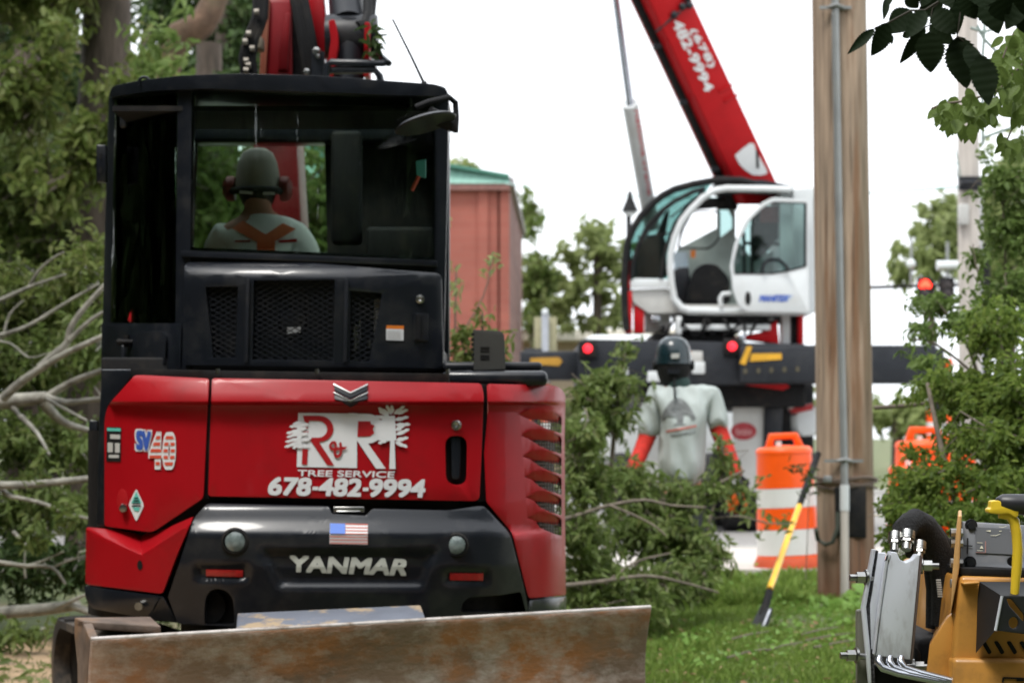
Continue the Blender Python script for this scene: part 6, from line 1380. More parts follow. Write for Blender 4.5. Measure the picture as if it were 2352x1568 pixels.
plant('weed_stem', 'few pale leaves on a wisp across the black shovel grip', 'plant', [blob(1862, 1080, 14, 10, 15.6, .05), blob(1850, 1125, 22, 24, 15.6, .06), blob(1832, 1072, 8, 14, 15.6, .04)], W(1850, 1200, 15.7), 2600, 3, (.05, .08), LF_DARK, 27, stem=TWIG, main=[pl([(1850, 1330), (1856, 1200), (1860, 1060)], 15.7, 15.6, .004)])
plant('young_shrub', 'reddish young shrub between the excavator engine cover and the brick building', 'shrub', [blob(1110, 735, 22, 30, 13.0, .1), blob(1060, 770, 48, 36, 13.0, .2), blob(1130, 790, 48, 34, 13.0, .2), blob(1165, 815, 24, 18, 13.0, .12), blob(1085, 825, 80, 40, 13.0, .2)], W(1100, 1392, 13.0), 900, 7, (.045, .075), LF_OLIVE, 28, main=[pl([(1100, 1420), (1105, 1000), (1108, 720)], 13, 13, .014), pl([(1103, 950), (1070, 820), (1050, 750)], 13, 13, .008)], stem=TWIG)
plant('slender_sapling', 'slender pale sapling in front of the brick wall', 'sapling', [blob(1130, 610, 22, 28, 14, .1), blob(1048, 640, 12, 40, 14, .1), blob(1035, 700, 22, 30, 14, .1)], W(1060, 1372, 14), 520, 5, (.05, .08), LF_FAR, 29, main=[pl([(1060, 1376), (1045, 900), (1048, 610)], 14, 14, .01), pl([(1052, 780), (1110, 680), (1132, 590)], 14, 14, .006)], stem=TWIG)

# --- left: fallen limbs with pale bark, brush and the wood behind
fl1 = [pl(cA([(-700, 1060), (-300, 1130), (0, 1110), (150, 1095), (290, 1080)]), 13.6, 13.6, 0.0600, .6), pl(cA([(290, 1080), (450, 985), (640, 910), (900, 800)]), 13.6, 13.4, 0.0256), pl(cA([(20, 1085), (130, 985), (270, 890), (420, 800), (640, 700), (850, 600)]), 13.5, 13.2, 0.0288), pl(cA([(250, 895), (330, 820), (420, 740), (440, 650), (520, 530), (645, 390), (760, 260)]), 13.4, 13.3, 0.0264), pl(cA([(435, 720), (540, 620), (640, 550), (780, 500)]), 13.35, 13.3, 0.0160), pl(cA([(290, 1080), (420, 1112), (620, 1090), (900, 1080)]), 13.55, 13.4, 0.0240), pl(cA([(270, 1110), (340, 1190), (430, 1250), (600, 1300)]), 13.6, 13.7, 0.0360), pl(cA([(130, 1200), (230, 1300), (310, 1440)]), 13.5, 13.3, 0.0176), pl(cA([(60, 1120), (110, 1180), (130, 1205)]), 13.6, 13.5, 0.0208), pl(cA([(290, 1090), (420, 1160), (545, 1225)]), 13.5, 13.4, 0.0128), pl(cA([(640, 1080), (590, 1010)]), 13.4, 13.4, 0.0080)]
plant('fallen_limb', 'forked pale grey fallen limb spreading behind the cab, largest of the forked ones', 'limb', [], W(30, 1460, 13.6), 1, 1, (.05, .08), LF_OAK, 31, main=fl1)
plant('fallen_limb', 'thin dark forked limb above the big pale fork', 'limb', [], W(0, 1460, 14.2), 1, 1, (.05, .08), LF_OAK, 32, main=[pl(cA([(-420, 680), (-300, 740), (0, 690), (180, 630), (330, 540), (460, 460), (620, 370)]), 14.2, 14, 0.0176), pl(cA([(-300, 740), (-150, 770), (30, 700), (200, 610)]), 14.2, 14.1, 0.0112), pl(cA([(-420, 680), (-300, 580), (0, 470), (180, 390), (290, 350), (410, 310)]), 14.3, 14.1, 0.0176), pl(cA([(180, 390), (240, 290), (330, 210), (400, 170)]), 14.2, 14, 0.0120), pl(cA([(20, 700), (60, 560), (150, 470)]), 14.2, 14.2, 0.0096), pl(cA([(-150, 715), (60, 740), (180, 830), (310, 800)]), 14.1, 14, 0.0080)])
plant('fallen_limb', 'straight whitish limb lying level behind the red side panel', 'limb', [], W(20, 1480, 13.2), 1, 1, (.05, .08), LF_OAK, 33, main=[pl(cB([(-700, 260), (-200, 240), (0, 235), (200, 232), (400, 212), (660, 188), (900, 180)]), 13.2, 13, 0.0256, .7), pl(cB([(10, 255), (60, 305), (150, 325), (300, 362), (460, 430), (640, 465), (800, 480)]), 13.2, 12.9, 0.0160)])
plant('fallen_limb', 'small crooked limb with short side twigs near the ground', 'limb', [], W(20, 1480, 13), 1, 1, (.05, .08), LF_OAK, 34, main=[pl(cB([(-300, 720), (0, 755), (170, 778), (350, 790), (440, 900)]), 13, 12.9, 0.0160), pl(cB([(180, 778), (300, 740), (430, 680)]), 13, 12.9, 0.0080), pl(cB([(350, 790), (430, 755), (560, 715)]), 12.95, 12.9, 0.0080), pl(cB([(170, 860), (165, 770), (170, 660)]), 13, 13, 0.0072), pl(cB([(90, 550), (150, 610), (210, 665)]), 13.1, 13, 0.0128)])
plant('fallen_log', 'thick lichen grey fallen log on the ground left of the excavator', 'log', [], W(0, 1490, 12.9), 1, 1, (.05, .08), LF_OAK, 35, main=[pl(cB([(-900, 1180), (-300, 1120), (0, 1095), (250, 1075), (420, 1055), (520, 1040)]), 13.3, 12.9, 0.0416, .75), pl(cB([(380, 1055), (480, 1015), (560, 980), (700, 940)]), 12.9, 12.8, 0.0144), pl(cB([(480, 1045), (580, 1080), (660, 1130), (800, 1160)]), 12.9, 12.8, 0.0240), pl(cB([(480, 1170), (330, 1190), (180, 1240), (60, 1270)]), 12.7, 12.6, 0.0128)])
for i, (lab, bl_, dens, mt) in enumerate((
    ('olive leafy bough along the upper edge of the brush heap by the cab hinge', [blob(40, 700, 160, 110, 15.0, .6), blob(200, 640, 90, 120, 15.0, .6), blob(-150, 640, 150, 150, 15.0, .6)], 190, LF_OLIVE),
    ('green bough hanging over the big forked limb', [blob(60, 830, 150, 90, 14.6, .5), blob(210, 800, 70, 110, 14.6, .5), blob(-160, 850, 150, 120, 14.6, .6)], 230, LF_OAK),
    ('leafy mass under the big forked limb', [blob(70, 1010, 150, 90, 14.4, .5), blob(200, 1040, 60, 70, 14.2, .4), blob(-160, 1020, 150, 110, 14.4, .6)], 230, LF_OAK),
    ('dim leafy mass behind the level whitish limb', [blob(70, 1160, 150, 90, 14.0, .5), blob(-160, 1180, 150, 110, 14.0, .6), blob(190, 1180, 60, 70, 13.7, .3)], 240, LF_OAK),
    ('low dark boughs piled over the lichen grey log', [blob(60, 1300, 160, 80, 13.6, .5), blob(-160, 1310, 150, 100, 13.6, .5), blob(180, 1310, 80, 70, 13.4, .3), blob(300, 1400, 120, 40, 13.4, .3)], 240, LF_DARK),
    ('fresh green leaves scattered in front of the lichen grey log', [blob(60, 1455, 70, 18, 12.6, .3), blob(-60, 1470, 100, 25, 12.6, .3), blob(130, 1445, 40, 12, 12.5, .2), blob(90, 1235, 45, 45, 12.8, .15), blob(95, 1075, 40, 20, 12.8, .12), blob(150, 1180, 40, 40, 12.8, .15)], 420, LF_OAK))):
    plant('cut_branch', lab, 'branch', bl_, (bl_[0][0].x, bl_[0][0].y, 0), dens, 8, (.05, .08), mt, 40+i)
for i, (lab, bl_, mt) in enumerate((
    ('leafy boughs heaped further left along the edge of the wood', [blob(-420, 700, 170, 170, 15.0, .7), blob(-430, 1000, 170, 150, 14.6, .7), blob(-420, 1280, 170, 130, 14.0, .6)], LF_OAK),
    ('outermost leafy boughs heaped at the wood edge', [blob(-720, 760, 170, 190, 15.2, .7), blob(-720, 1080, 170, 170, 14.8, .7), blob(-720, 1320, 170, 110, 14.2, .6)], LF_OLIVE))):
    plant('cut_branch', lab, 'branch', bl_, (bl_[0][0].x, bl_[0][0].y, 0), 130, 8, (.06, .09), mt, 46+i)
# standing trees
def tree(name, label, root, trunk, r, blobs, dens, nl, lsize, mat, seed, bark=DBARK, group=None, wr=.45, **kw):
    return plant(name, label, 'tree', blobs, root, dens, nl, lsize, mat, seed, wr=wr, stem=bark, main=[(trunk, r, .6)]+kw.pop('limbs', []), trunk_name='trunk', foliage='crown', stem_r=.015, group=group, back=.4, **kw)
def tr_line(x, D, y1, lean=0): a = W(x, 0, D).x; b = W(x+lean, y1, D); return [(a, D, -.3), Vector((a, D, 0)).lerp(b, .5), b]
tree('woodland_tree', 'broad dark trunk rising into leaves above the olive boughs', (W(235, 0, 20).x, 20, 0), [(W(225, 0, 20).x, 20, -.3), W(232, 500, 20), W(243, 150, 20), W(250, -200, 20)], .30, [blob(60, -60, 240, 170, 19.5, 1), blob(-200, 150, 200, 220, 19, 1), blob(50, 230, 120, 130, 18.5, .6), blob(330, 130, 40, 100, 18.6, .3), blob(300, 210, 110, 50, 18.2, .4), blob(360, 150, 30, 40, 18.4, .3), blob(130, 120, 60, 120, 18.4, .4), blob(215, 330, 90, 150, 18.2, .5), blob(120, 430, 100, 120, 18.2, .5)], 42, 8, (.08, .13), LF_OLIVE, 51)
tree('woodland_tree', 'leaning red brown trunk crossing above the cab roof', (W(250, 0, 21).x, 21, 0), [(W(240, 0, 21).x, 21, -.3), W(300, 500, 21), W(390, 125, 21), W(465, 55, 21), W(512, -60, 21.2), W(560, -300, 21.5)], .17, [blob(450, 250, 200, 70, 22.5, .8), blob(560, 200, 60, 60, 22.6, .5)], 45, 8, (.08, .13), LF_DARK, 52, bark=RBARK, group=None)
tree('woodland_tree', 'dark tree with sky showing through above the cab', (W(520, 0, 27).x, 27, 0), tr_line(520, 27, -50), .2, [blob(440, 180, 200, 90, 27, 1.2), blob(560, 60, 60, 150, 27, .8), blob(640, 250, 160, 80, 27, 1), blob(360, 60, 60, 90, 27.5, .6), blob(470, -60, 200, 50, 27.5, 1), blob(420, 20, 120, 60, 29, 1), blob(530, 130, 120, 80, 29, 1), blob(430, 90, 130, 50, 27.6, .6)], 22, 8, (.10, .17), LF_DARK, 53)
tree('woodland_tree', 'dense green tree standing behind the brush heap', (W(60, 0, 22).x, 22, 0), tr_line(60, 22, 100), .22, [blob(60, 420, 230, 170, 21, 1.2), blob(-220, 450, 200, 240, 21, 1.2), blob(150, 560, 150, 130, 20.5, .8), blob(200, 380, 90, 110, 20, .6), blob(70, 720, 260, 200, 21.5, 1.2), blob(-200, 800, 250, 250, 21.5, 1.2)], 26, 8, (.08, .13), LF_OAK, 54)
tree('woodland_tree', 'shady tree behind the cab, seen through its glass', (W(480, 0, 24).x, 24, 0), tr_line(480, 24, 100), .22, [blob(420, 460, 260, 200, 23.5, 1.2), blob(700, 520, 220, 230, 24, 1.2), blob(850, 640, 150, 200, 24, 1), blob(500, 800, 300, 200, 24, 1.2)], 22, 8, (.09, .15), LF_OAK, 55)
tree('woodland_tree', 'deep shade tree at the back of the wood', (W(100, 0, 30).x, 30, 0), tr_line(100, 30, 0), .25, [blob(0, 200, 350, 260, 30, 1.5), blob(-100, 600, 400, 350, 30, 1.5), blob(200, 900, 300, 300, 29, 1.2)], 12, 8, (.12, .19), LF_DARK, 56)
tree('understorey_shrub', 'pale green shrub leaning to the cab corner', (W(340, 0, 17.5).x, 17.5, 0), tr_line(330, 17.5, 200, 30), .04, [blob(365, 100, 26, 50, 17.5, .2), blob(345, 165, 45, 28, 17.3, .25)], 190, 7, (.07, .12), LF_LIGHT, 57)
tree('woodland_tree', 'big leafy tree at the wood edge, further left', (W(-500, 0, 20).x, 20, 0), tr_line(-500, 20, -100), .26, [blob(-480, 100, 260, 220, 19.5, 1.2), blob(-760, 250, 260, 260, 19.5, 1.2), blob(-500, 480, 220, 220, 19.2, 1.1), blob(-800, 700, 260, 260, 20, 1.2), blob(-450, 850, 200, 200, 20.5, 1.1)], 16, 8, (.09, .14), LF_OAK, 58)
# far trees beyond the road
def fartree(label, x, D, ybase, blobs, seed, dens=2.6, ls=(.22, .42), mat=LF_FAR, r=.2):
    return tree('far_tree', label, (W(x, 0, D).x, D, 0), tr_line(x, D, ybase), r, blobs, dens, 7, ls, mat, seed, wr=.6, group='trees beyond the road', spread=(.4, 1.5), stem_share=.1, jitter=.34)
fartree('airy pale tree just left of the white crane cab', 1372, 70, 560, [blob(1362, 535, 38, 24, 70, 1), blob(1385, 572, 55, 30, 70, 1), blob(1335, 590, 46, 16, 70, 1), blob(1330, 660, 45, 36, 70, 1), blob(1415, 620, 36, 60, 70, 1), blob(1375, 640, 30, 20, 70, 1), blob(1300, 700, 40, 36, 70, 1), blob(1418, 710, 28, 45, 70, 1), blob(1345, 745, 70, 14, 70, 1), blob(1290, 575, 16, 14, 70, .4)], 61)
fartree('green tree standing against the side wall of the brick building', 1228, 78, 600, [blob(1208, 500, 24, 52, 78, 1.2), blob(1218, 640, 30, 70, 78, 1.2), blob(1250, 640, 36, 60, 78, 1.2), blob(1235, 735, 40, 50, 78, 1.2), blob(1190, 460, 14, 18, 78, .8)], 62, mat=LF_OAK, dens=3.2)
fartree('tree top peeping over the green roof edge', 1060, 80, 500, [blob(1060, 385, 36, 20, 80, 1.4), blob(1035, 400, 40, 30, 80, 1.4)], 63)
fartree('round tree behind the traffic light', 2140, 78, 640, [blob(2110, 590, 56, 46, 78, 1.6), blob(2150, 530, 44, 46, 78, 1.4), blob(2175, 600, 44, 56, 78, 1.4), blob(2066, 625, 30, 26, 78, 1), blob(2150, 480, 34, 22, 78, 1), blob(2185, 470, 26, 40, 78, 1), blob(2200, 540, 36, 60, 78, 1.4)], 64, dens=2.4)
fartree('tall tree crown above the shrub', 2320, 60, 500, [blob(2300, 480, 70, 90, 60, 1.6), blob(2360, 420, 80, 110, 60, 1.6), blob(2300, 600, 80, 100, 60, 1.6), blob(2420, 560, 100, 160, 60, 1.6)], 65, dens=4.5, ls=(.14, .26))
fartree('low green tree in the gap right of the wooden pole', 2060, 66, 960, [blob(2050, 960, 60, 36, 66, 1.2), blob(2110, 950, 60, 40, 66, 1.2), blob(2180, 930, 70, 60, 66, 1.2)], 66, dens=3.4)
fartree('low green tree under the truck deck', 1640, 75, 960, [blob(1560, 960, 150, 50, 75, 1.2), blob(1800, 960, 150, 50, 75, 1.2), blob(1330, 980, 150, 60, 75, 1.2)], 67, dens=3)

# --- right: the big shrub in front of the drums and far poles
RB = [blob(2180, 890, 110, 60, 10.8, .5), blob(2280, 760, 90, 90, 10.6, .5), blob(2330, 900, 110, 110, 10.2, .6), blob(2270, 1010, 100, 70, 10.0, .5), blob(2110, 1095, 80, 40, 10.3, .35), blob(2195, 1080, 90, 38, 10.1, .35), blob(2300, 1110, 120, 70, 9.8, .5), blob(2120, 1175, 95, 45, 10.2, .4), blob(2240, 1185, 110, 60, 9.8, .45), blob(2060, 1190, 40, 60, 10.4, .25), blob(2150, 1290, 120, 60, 10.2, .45), blob(2330, 1260, 110, 80, 9.8, .5), blob(2440, 1000, 130, 250, 10.2, .8), blob(2230, 1370, 150, 70, 10.2, .5), blob(2045, 1240, 35, 50, 10.6, .2), blob(2105, 1150, 95, 50, 10.3, .35), blob(2215, 1010, 50, 45, 10.6, .25), blob(2075, 1140, 55, 55, 10.5, .25), blob(2055, 1210, 40, 50, 10.5, .2), blob(2120, 1120, 80, 40, 10.4, .3), blob(2160, 1030, 55, 26, 10.6, .2), blob(2100, 1045, 40, 26, 10.6, .18), blob(2170, 960, 34, 30, 10.6, .15), blob(2240, 930, 90, 60, 10.5, .4), blob(2230, 1260, 120, 60, 10.0, .4)]
plant('shrub', 'large dense green shrub beside the wooden pole, hiding the orange drums', 'shrub', RB, W(2300, 1490, 10.4), 760, 7, (.022, .044), LF_SHRUB, 71, wr=.5, stem=TWIG, stem_share=.05, stem_r=.004, main=[pl([(2300, 1600), (2280, 1200), (2300, 800)], 10.2, 10.5, .03), pl([(2320, 1600), (2180, 1100), (2130, 880)], 10.2, 10.6, .02)], sag=-.25, outward=.9, back=.10)
plant('shrub', 'yellower shrub spray leaning out above the dark truck beam', 'shrub', [blob(2130, 760, 60, 26, 11.6, .25), blob(2150, 700, 60, 34, 11.8, .3), blob(2105, 715, 30, 16, 11.8, .12), blob(2100, 790, 40, 14, 11.5, .2), blob(2215, 740, 60, 50, 11.6, .3), blob(2130, 830, 60, 26, 11.4, .2)], W(2300, 1480, 11.6), 520, 7, (.03, .055), LF_LIGHT, 72, wr=.5, stem=TWIG, stem_share=.06, stem_r=.004, main=[pl([(2330, 1545), (2260, 900), (2150, 690)], 11.6, 11.7, .015), pl([(2240, 860), (2150, 790), (2085, 780)], 11.6, 11.5, .008)], sag=-.15, back=.1)
plant('shrub', 'upper leafy shoots of the tall shrub, against the pale sky', 'shrub', [blob(2300, 420, 80, 60, 12.5, .4), blob(2310, 540, 70, 80, 12.5, .4), blob(2330, 660, 80, 80, 12.2, .4), blob(2240, 600, 40, 50, 12.6, .2), blob(2350, 340, 40, 40, 12.6, .3), blob(2265, 680, 40, 40, 12.3, .2), blob(2270, 345, 26, 16, 12.6, .1), blob(2290, 750, 70, 60, 12.1, .4), blob(2360, 500, 60, 120, 12.4, .4), blob(2460, 420, 100, 160, 12.4, .6), blob(2480, 700, 110, 160, 12.2, .6)], W(2330, 1480, 12.4), 330, 7, (.03, .055), LF_LIGHT, 73, wr=.5, stem=TWIG, stem_share=.12, stem_r=.004, main=[pl([(2330, 1510), (2320, 900), (2300, 380)], 12.4, 12.5, .012), pl([(2320, 800), (2250, 640), (2235, 560)], 12.4, 12.5, .006)], back=.12)
plant('branch_stick', 'bare straight stick poking out of the shrub towards the wooden pole', 'branch', [], W(2160, 930, 12), 1, 1, (.05, .08), LF_OAK, 74, stem=TWIG, main=[pl([(2010, 936), (2070, 932), (2140, 925), (2240, 915)], 12, 11.6, .012, .9)])

# --- vine at the foot of the pole: each leaf a part
def vine_leaf():
    m = MB(); o = [(0, 0), (.28, -.1), (.5, .12), (.42, .38), (.55, .6), (.22, .68), (0, 1.0), (-.22, .68), (-.55, .6), (-.42, .38), (-.5, .12), (-.28, -.1)]
    m.raw([(x, y, -.12*abs(x)+.05*math.sin(y*3)) for x, y in o]+[(0, .4, .06)], [(i, (i+1) % 12, 12) for i in range(12)]); return m
vn = thing('vine', W(1920, 1420, 15.9), 'bright green leafy vine round the foot of the wooden pole', 'vine')
vleaf = None; rv = random.Random(9)
vm = MB(); vpts = []
for sx, sy, ex_, ey in ((1880, 1470, 1850, 1400), (1900, 1440, 1895, 1375), (1940, 1440, 1965, 1362), (1960, 1450, 1985, 1355), (1880, 1450, 1840, 1440), (1915, 1450, 1930, 1390), (1890, 1480, 1870, 1420), (1950, 1470, 1940, 1400), (1975, 1450, 2000, 1380)):
    a, b = W(sx, sy, 15.5), W(ex_, ey, 15.9); c = a.lerp(b, .5)+Vector((rv.uniform(-.05, .05), 0, .03)); vm.tube([a, c, b], .005, 5)
    for i in range(22): vpts.append((a.lerp(b, rv.random())+Vector((rv.uniform(-.10, .10), rv.uniform(-.14, .06), rv.uniform(-.09, .08)))))
vm.build('stem', TWIG, vn)
for p in vpts:
    if vleaf is None: lo = vine_leaf().build('leaf', LF_VINE, vn, angle=60, local=True); vleaf = lo.data
    else: lo = link('leaf', vleaf, [], vn)
    s = rv.uniform(.07, .13)
    lo.matrix_local = Matrix.Translation(p-vn.location)@Matrix.Rotation(rv.uniform(-.9, .9), 4, 'Y')@Matrix.Rotation(R(rv.uniform(30, 100)), 4, 'X')@Matrix.Rotation(rv.uniform(-1.6, 1.6)+math.pi, 4, 'Z')@Matrix.Scale(s, 4)

# --- overhanging dark branch close to the camera: every leaf its own piece
def toothed_leaf(seed):
    r = random.Random(seed); n = 13; right = []
    for i in range(n+1):
        t = i/n; w_ = .5*(math.sin(math.pi*t**.85)**.85)*(1-.25*t)
        right.append((w_, t)); 
        if 0 < i < n: right.append((w_*.87, t+.016))
    m = MB(); mid = [(0, y, .0) for x, y in right]; k = len(right)
    cv = lambda y: -.10*(y-.4)**2
    vs = [(0, y, cv(y)) for x, y in right]+[(x*.5, y, cv(y)+.05*x+.012*math.sin(y*40)) for x, y in right]+[(x, y, cv(y)+.14*x) for x, y in right]+[(-x*.5, y, cv(y)+.05*x+.012*math.sin(y*40)) for x, y in right]+[(-x, y, cv(y)+.14*x) for x, y in right]
    fs = []
    for i in range(k-1):
        for a, b in ((0, k), (k, 2*k), (3*k, 0), (4*k, 3*k)): fs.append((a+i, b+i, b+i+1, a+i+1))
    return m.raw(vs, fs)
def c4(x, y): return (1808.8+.2564*x, .2564*y)
DN = 4.3
nb1 = thing('overhanging_branch', W(2330, -60, DN), 'dark toothed leaves hanging into the view in front of the pale sky', 'branch')
lproto = [None, None]
NL = [(780, 258, 538, 485, 85), (905, 208, 752, 505, 175), (1110, 92, 905, 300, 215), (1235, 95, 1060, 345, 150), (1235, 245, 1005, 575, 120), (1268, 285, 1285, 655, 240), (1270, 228, 1495, 398, 150), (1300, 80, 1505, 312, 190), (1395, -10, 1155, 150, 160), (1500, -40, 1525, 315, 140), (1525, 325, 1605, 795, 265), (1725, 490, 1805, 945, 225), (1560, -40, 1692, 175, 170), (1745, -90, 1895, 305, 280), (2110, -30, 1958, 265, 190), (1060, -60, 1175, 75, 140), (890, -20, 862, 180, 65), (1960, -120, 2130, 170, 230), (905, 295, 938, 400, 60), (1050, 285, 1085, 350, 70), (1650, -160, 1800, 90, 220), (2080, -140, 2250, 120, 240), (1380, -140, 1470, 70, 170), (2000, 20, 2180, 330, 150), (905, -60, 900, 60, 70), (1610, 400, 1720, 700, 160), (2200, -40, 2330, 260, 230), (1250, -120, 1200, 60, 150), (1850, -100, 1960, 200, 260), (2000, -150, 2060, 180, 260), (1620, -120, 1600, 120, 230), (1480, -160, 1420, 60, 220), (1800, -200, 1760, 60, 260), (2150, -160, 2120, 140, 240), (1150, -110, 1100, 30, 120), (2250, -120, 2330, 180, 260), (2380, -60, 2420, 300, 240), (2480, -140, 2560, 160, 260), (2350, 60, 2450, 380, 200), (2600, -60, 2640, 280, 240), (2300, -240, 2250, 20, 240), (1900, -160, 2050, 60, 260)]
rn = random.Random(4)
for i, (x0, y0, x1, y1, wd) in enumerate(NL):
    dd = rn.uniform(-.12, .12); a, b = W(*c4(x0, y0), DN+dd), W(*c4(x1, y1), DN+dd+rn.uniform(-.03, .03))
    k = i % 2
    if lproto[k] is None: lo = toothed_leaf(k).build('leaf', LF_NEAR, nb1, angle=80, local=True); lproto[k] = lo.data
    else: lo = link('leaf', lproto[k], [], nb1)
    y_ = (b-a); L_ = y_.length; y_.normalize(); z_ = Vector((rn.gauss(0, .25), -1, rn.gauss(-.1, .25))); z_ = (z_-y_*z_.dot(y_)).normalized(); x_ = y_.cross(z_); ws = wd*.2564/F*DN*1.32
    mt = Matrix((x_*ws, y_*L_, z_*L_*.8)).transposed().to_4x4(); lo.matrix_local = Matrix.Translation(a-nb1.location)@mt
def twig(o, name, pts, r, mat, Dn):
    m = MB(); m.tube([W(*c4(x, y), Dn) for x, y in pts], r, 6); m.build(name, mat, o, angle=70)
NT = M('dark_twig', (.04, .035, .025), rough=.8)
twig(nb1, 'twig', [(2300, -160), (1900, -60), (1540, -20), (1395, -10), (1230, 95), (1110, 95), (900, 208), (780, 258)], .0022, NT, DN)
twig(nb1, 'twig', [(1395, -10), (1300, 75), (1272, 228), (1235, 245)], .0012, NT, DN)
twig(nb1, 'twig', [(1900, -60), (1560, 10), (1540, 180), (1520, 325), (1725, 490)], .0014, NT, DN)
# --- lighter branch a little further back
LF_MID = leafmat('mid_green_leaf', [(.05, .10, .02), (.09, .15, .035), (.14, .20, .05), (.19, .25, .08)], trans=.4)
DN2 = 7.2
nb2 = thing('overhanging_branch', W(2420, 60, DN2), 'light green leaves hanging below the dark toothed ones', 'branch')
cl = [(1400, 930, 60), (1500, 900, 70), (1600, 880, 70), (1440, 1030, 60), (1560, 1000, 80), (1640, 1010, 70), (1500, 1080, 50), (1650, 1080, 60), (1700, 940, 60), (1900, 500, 70), (1960, 560, 80), (2030, 460, 80), (2080, 600, 90), (1920, 640, 60), (2000, 700, 80), (2080, 780, 90), (1900, 760, 60), (1960, 850, 70), (2050, 900, 80), (1850, 900, 60), (1830, 980, 40), (2100, 980, 60), (2010, 330, 70), (2090, 250, 60), (1960, 1270, 50), (2010, 1310, 40), (2090, 1240, 40), (1350, 980, 30), (2130, 430, 60), (2160, 700, 80), (2180, 880, 80), (2280, 560, 90), (2330, 760, 90), (2420, 460, 90), (2300, 950, 80), (2480, 700, 90), (2250, 300, 80)]
l2 = None
for cx_, cy_, sp2 in cl:
    for j in range(8):
        x0, y0 = cx_+rn.gauss(0, sp2*.55), cy_+rn.gauss(0, sp2*.5); dd = rn.uniform(-.25, .25)
        a = W(*c4(x0, y0), DN2+dd); ang_ = R(rn.uniform(-150, -20)); L_ = rn.uniform(.038, .068)
        if l2 is None: lo = toothed_leaf(5).build('leaf', LF_MID, nb2, angle=80, local=True); l2 = lo.data
        else: lo = link('leaf', l2, [], nb2)
        y_ = Vector((math.cos(ang_), rn.gauss(0, .3), math.sin(ang_))).normalized(); z_ = Vector((rn.gauss(0, .5), -1, rn.gauss(.4, .6))); z_ = (z_-y_*z_.dot(y_)).normalized(); x_ = y_.cross(z_)
        lo.matrix_local = Matrix.Translation(a-nb2.location)@Matrix((x_*L_*.62, y_*L_, z_*L_*.8)).transposed().to_4x4()
twig(nb2, 'twig', [(2400, 300), (2120, 560), (1900, 800), (1640, 900), (1400, 930), (1290, 975)], .004, TWIG, DN2)
twig(nb2, 'twig', [(2300, 900), (2080, 1000), (1960, 1270)], .003, TWIG, DN2)
twig(nb2, 'twig', [(2400, 200), (2100, 250), (2000, 330), (1930, 520)], .003, TWIG, DN2)
m = MB()
for pts in ([(1700, 230), (1760, 350), (1880, 470)], [(1770, 60), (1760, 350), (1745, 560), (1750, 1100), (1750, 1300)], [(1640, 250), (1760, 290), (1900, 240)], [(2150, 1100), (1900, 1180), (1740, 1240)]): m.tube([W(*c4(x, y), 12) for x, y in pts], .008, 5)
bt = thing('bare_twigs', W(2300, 200, 12), 'thin bare twigs by the pale pole under the dark leaves', 'branch'); m.build('stem', M('pale_twig', (.33, .40, .38), rough=.8), bt)

# --- the wood goes on behind and to the left of the camera (mirrored in paint and glass)
k_ = 0
for x, D_, h_ in [(-15+i*3.0, -9-2.2*(i % 3), 13+2*(i % 2)) for i in range(11)]+[(-9.5-1.2*(i % 2), -6+i*3.6, 12+2*(i % 2)) for i in range(8)]+[(-6.6-.7*(i % 2), 3.5+i*2.6, 5+2*(i % 2)) for i in range(5)]+[(6.4+1.2*(i % 2), -6+i*3.0, 6+2*(i % 2)) for i in range(5)]:
    k_ += 1
    bl_ = [(Vector((x+.3*math.sin(z*2.1+x), D_+.4*math.cos(z+x), z)), Vector((2.3, 1.7, 2.2))) for z in np.arange(1.8, h_, 2.6)]
    plant('rear_tree', 'tree of the wood behind the photographer', 'tree', bl_, (x, D_, 0), 1.5, 8, (.4, .6), LF_DARK, 90+k_, wr=.62, stem=DBARK, main=[([(x, D_, -.2), (x, D_, 4), (x+.4, D_, h_)], .22, .5)], trunk_name='trunk', foliage='crown', stem_share=0, group='trees behind the photographer')

# --- weeds
rs = np.random.RandomState(77); Pw = []
for x, y, D_, n_, sp_ in ((1850, 1420, 15.2, 143, .16), (1890, 1465, 14.2, 143, .18), (1940, 1440, 14.8, 121, .16), (1980, 1400, 15.6, 88, .15), (1880, 1520, 12.6, 110, .2), (1780, 1470, 13.4, 66, .18), (1650, 1500, 12.8, 88, .22), (1600, 1560, 11.6, 88, .2), (1720, 1555, 11.7, 66, .2), (1830, 1345, 17.5, 110, .3), (1700, 1320, 18, 88, .3), (1545, 1470, 13.3, 66, .2)):
    n_ = int(n_*.42); c = W(x, y, D_); Pw.append(np.stack([c.x+rs.normal(0, sp_, n_), D_+rs.normal(0, sp_*1.6, n_), np.abs(rs.normal(.05, .04, n_))], 1))
Pw = np.concatenate(Pw); n = len(Pw)
o = leaves('weeds', Pw, np.stack([rs.normal(0, 1, n), rs.normal(0, 1, n), rs.normal(.5, .35, n)], 1), rs.uniform(.03, .065, n), .6, LF_VINE, None, rs=rs, droop=.4); tag(o, 'broad leaved pale green weeds in the grass by the wooden pole', 'weeds', kind='stuff')
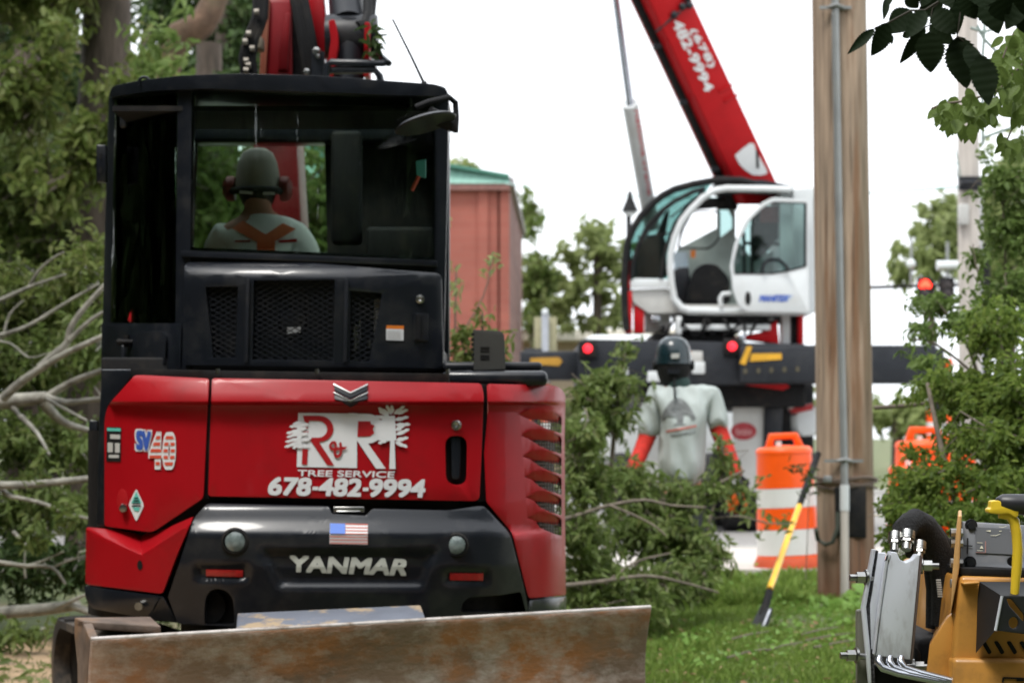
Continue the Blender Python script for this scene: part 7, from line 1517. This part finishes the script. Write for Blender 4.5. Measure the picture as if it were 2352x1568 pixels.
# --- grass, ground litter
def grass(name, label, x0, x1, d0, d1, n, h, mat, seed):
    rs = np.random.RandomState(seed)
    d = rs.uniform(d0**.5, d1**.5, n)**2; x = rs.uniform(x0, x1, n)
    keep = (np.sin(x*2.3+1.1*np.sin(d*1.9))+np.sin(d*2.7+x*1.3)+rs.normal(0, .9, n)) > -.9; x, d = x[keep], d[keep]; n = len(x)
    clump = np.sin(x*5.1+d*1.7)*np.sin(d*3.3-x*2.2)*.35+1
    P = np.stack([x, d, np.zeros(n)], 1); Dr = np.stack([rs.normal(0, .5, n), rs.normal(0, .5, n), np.ones(n)], 1)
    o = leaves(name, P, Dr, rs.uniform(h*.5, h*1.3, n)*clump, .10, mat, None, rs=rs, droop=.25, fold=.1); return tag(o, label, 'grass', kind='stuff')
LF_GRASS = leafmat('grass_blade', [(.10, .165, .03), (.15, .24, .045), (.205, .30, .06), (.26, .32, .09)], trans=.35)
grass('grass', 'short bright green grass of the verge round pole and shovel', .1, 4.6, 10.6, 18.9, 90000, .075, LF_GRASS, 81)
grass('tall_grass', 'taller seeding grass along the pavement by the drum', 1.2, 3.4, 15.8, 18.9, 16000, .15, LF_GRASS, 82)
grass('sparse_grass', 'thin grass on the sandy ground left of the excavator', -6, -2.2, 11, 14, 5000, .05, LF_OAK, 83)
rs = np.random.RandomState(84); n = 600
P = np.stack([rs.uniform(.2, 4.2, n), rs.uniform(10.6, 14.5, n), rs.uniform(.02, .06, n)], 1)
o = leaves('leaf_litter', P, np.stack([rs.normal(0, 1, n), rs.normal(0, 1, n), rs.normal(0, .15, n)], 1), rs.uniform(.015, .045, n), .4, DEAD, None, rs=rs); tag(o, 'dry leaves and clippings scattered on the grass', 'leaf litter', kind='stuff')
n = 500; P = np.stack([rs.uniform(-5, -2.2, n), rs.uniform(10.8, 13.4, n), rs.uniform(.01, .03, n)], 1)
o = leaves('leaf_litter', P, np.stack([rs.normal(0, 1, n), rs.normal(0, 1, n), rs.normal(0, .1, n)], 1), rs.uniform(.03, .09, n), .45, LF_OAK, None, rs=rs); tag(o, 'green clippings scattered on the sandy ground', 'leaf litter', kind='stuff')
m = MB()
for x0, x1, y0, D_ in ((1860, 1900, 1470, 13.3), (1870, 1935, 1500, 12.9), (1700, 1740, 1485, 13), (1690, 1730, 1555, 11.9), (1890, 1960, 1520, 12.5), (1780, 1815, 1530, 12.3)):
    a, b = W(x0, 0, D_), W(x1, 0, D_+.3); m.tube([(a.x-.05, a.y, .05), ((a.x+b.x)/2, a.y+.1, .07), (b.x+.08, b.y+.1, .06)], [.006, .005, .003], 5)
st_ = m.build('stick_litter', TWIG, angle=70); tag(st_, 'short cut sticks lying in the grass by the pole', 'sticks', kind='stuff')
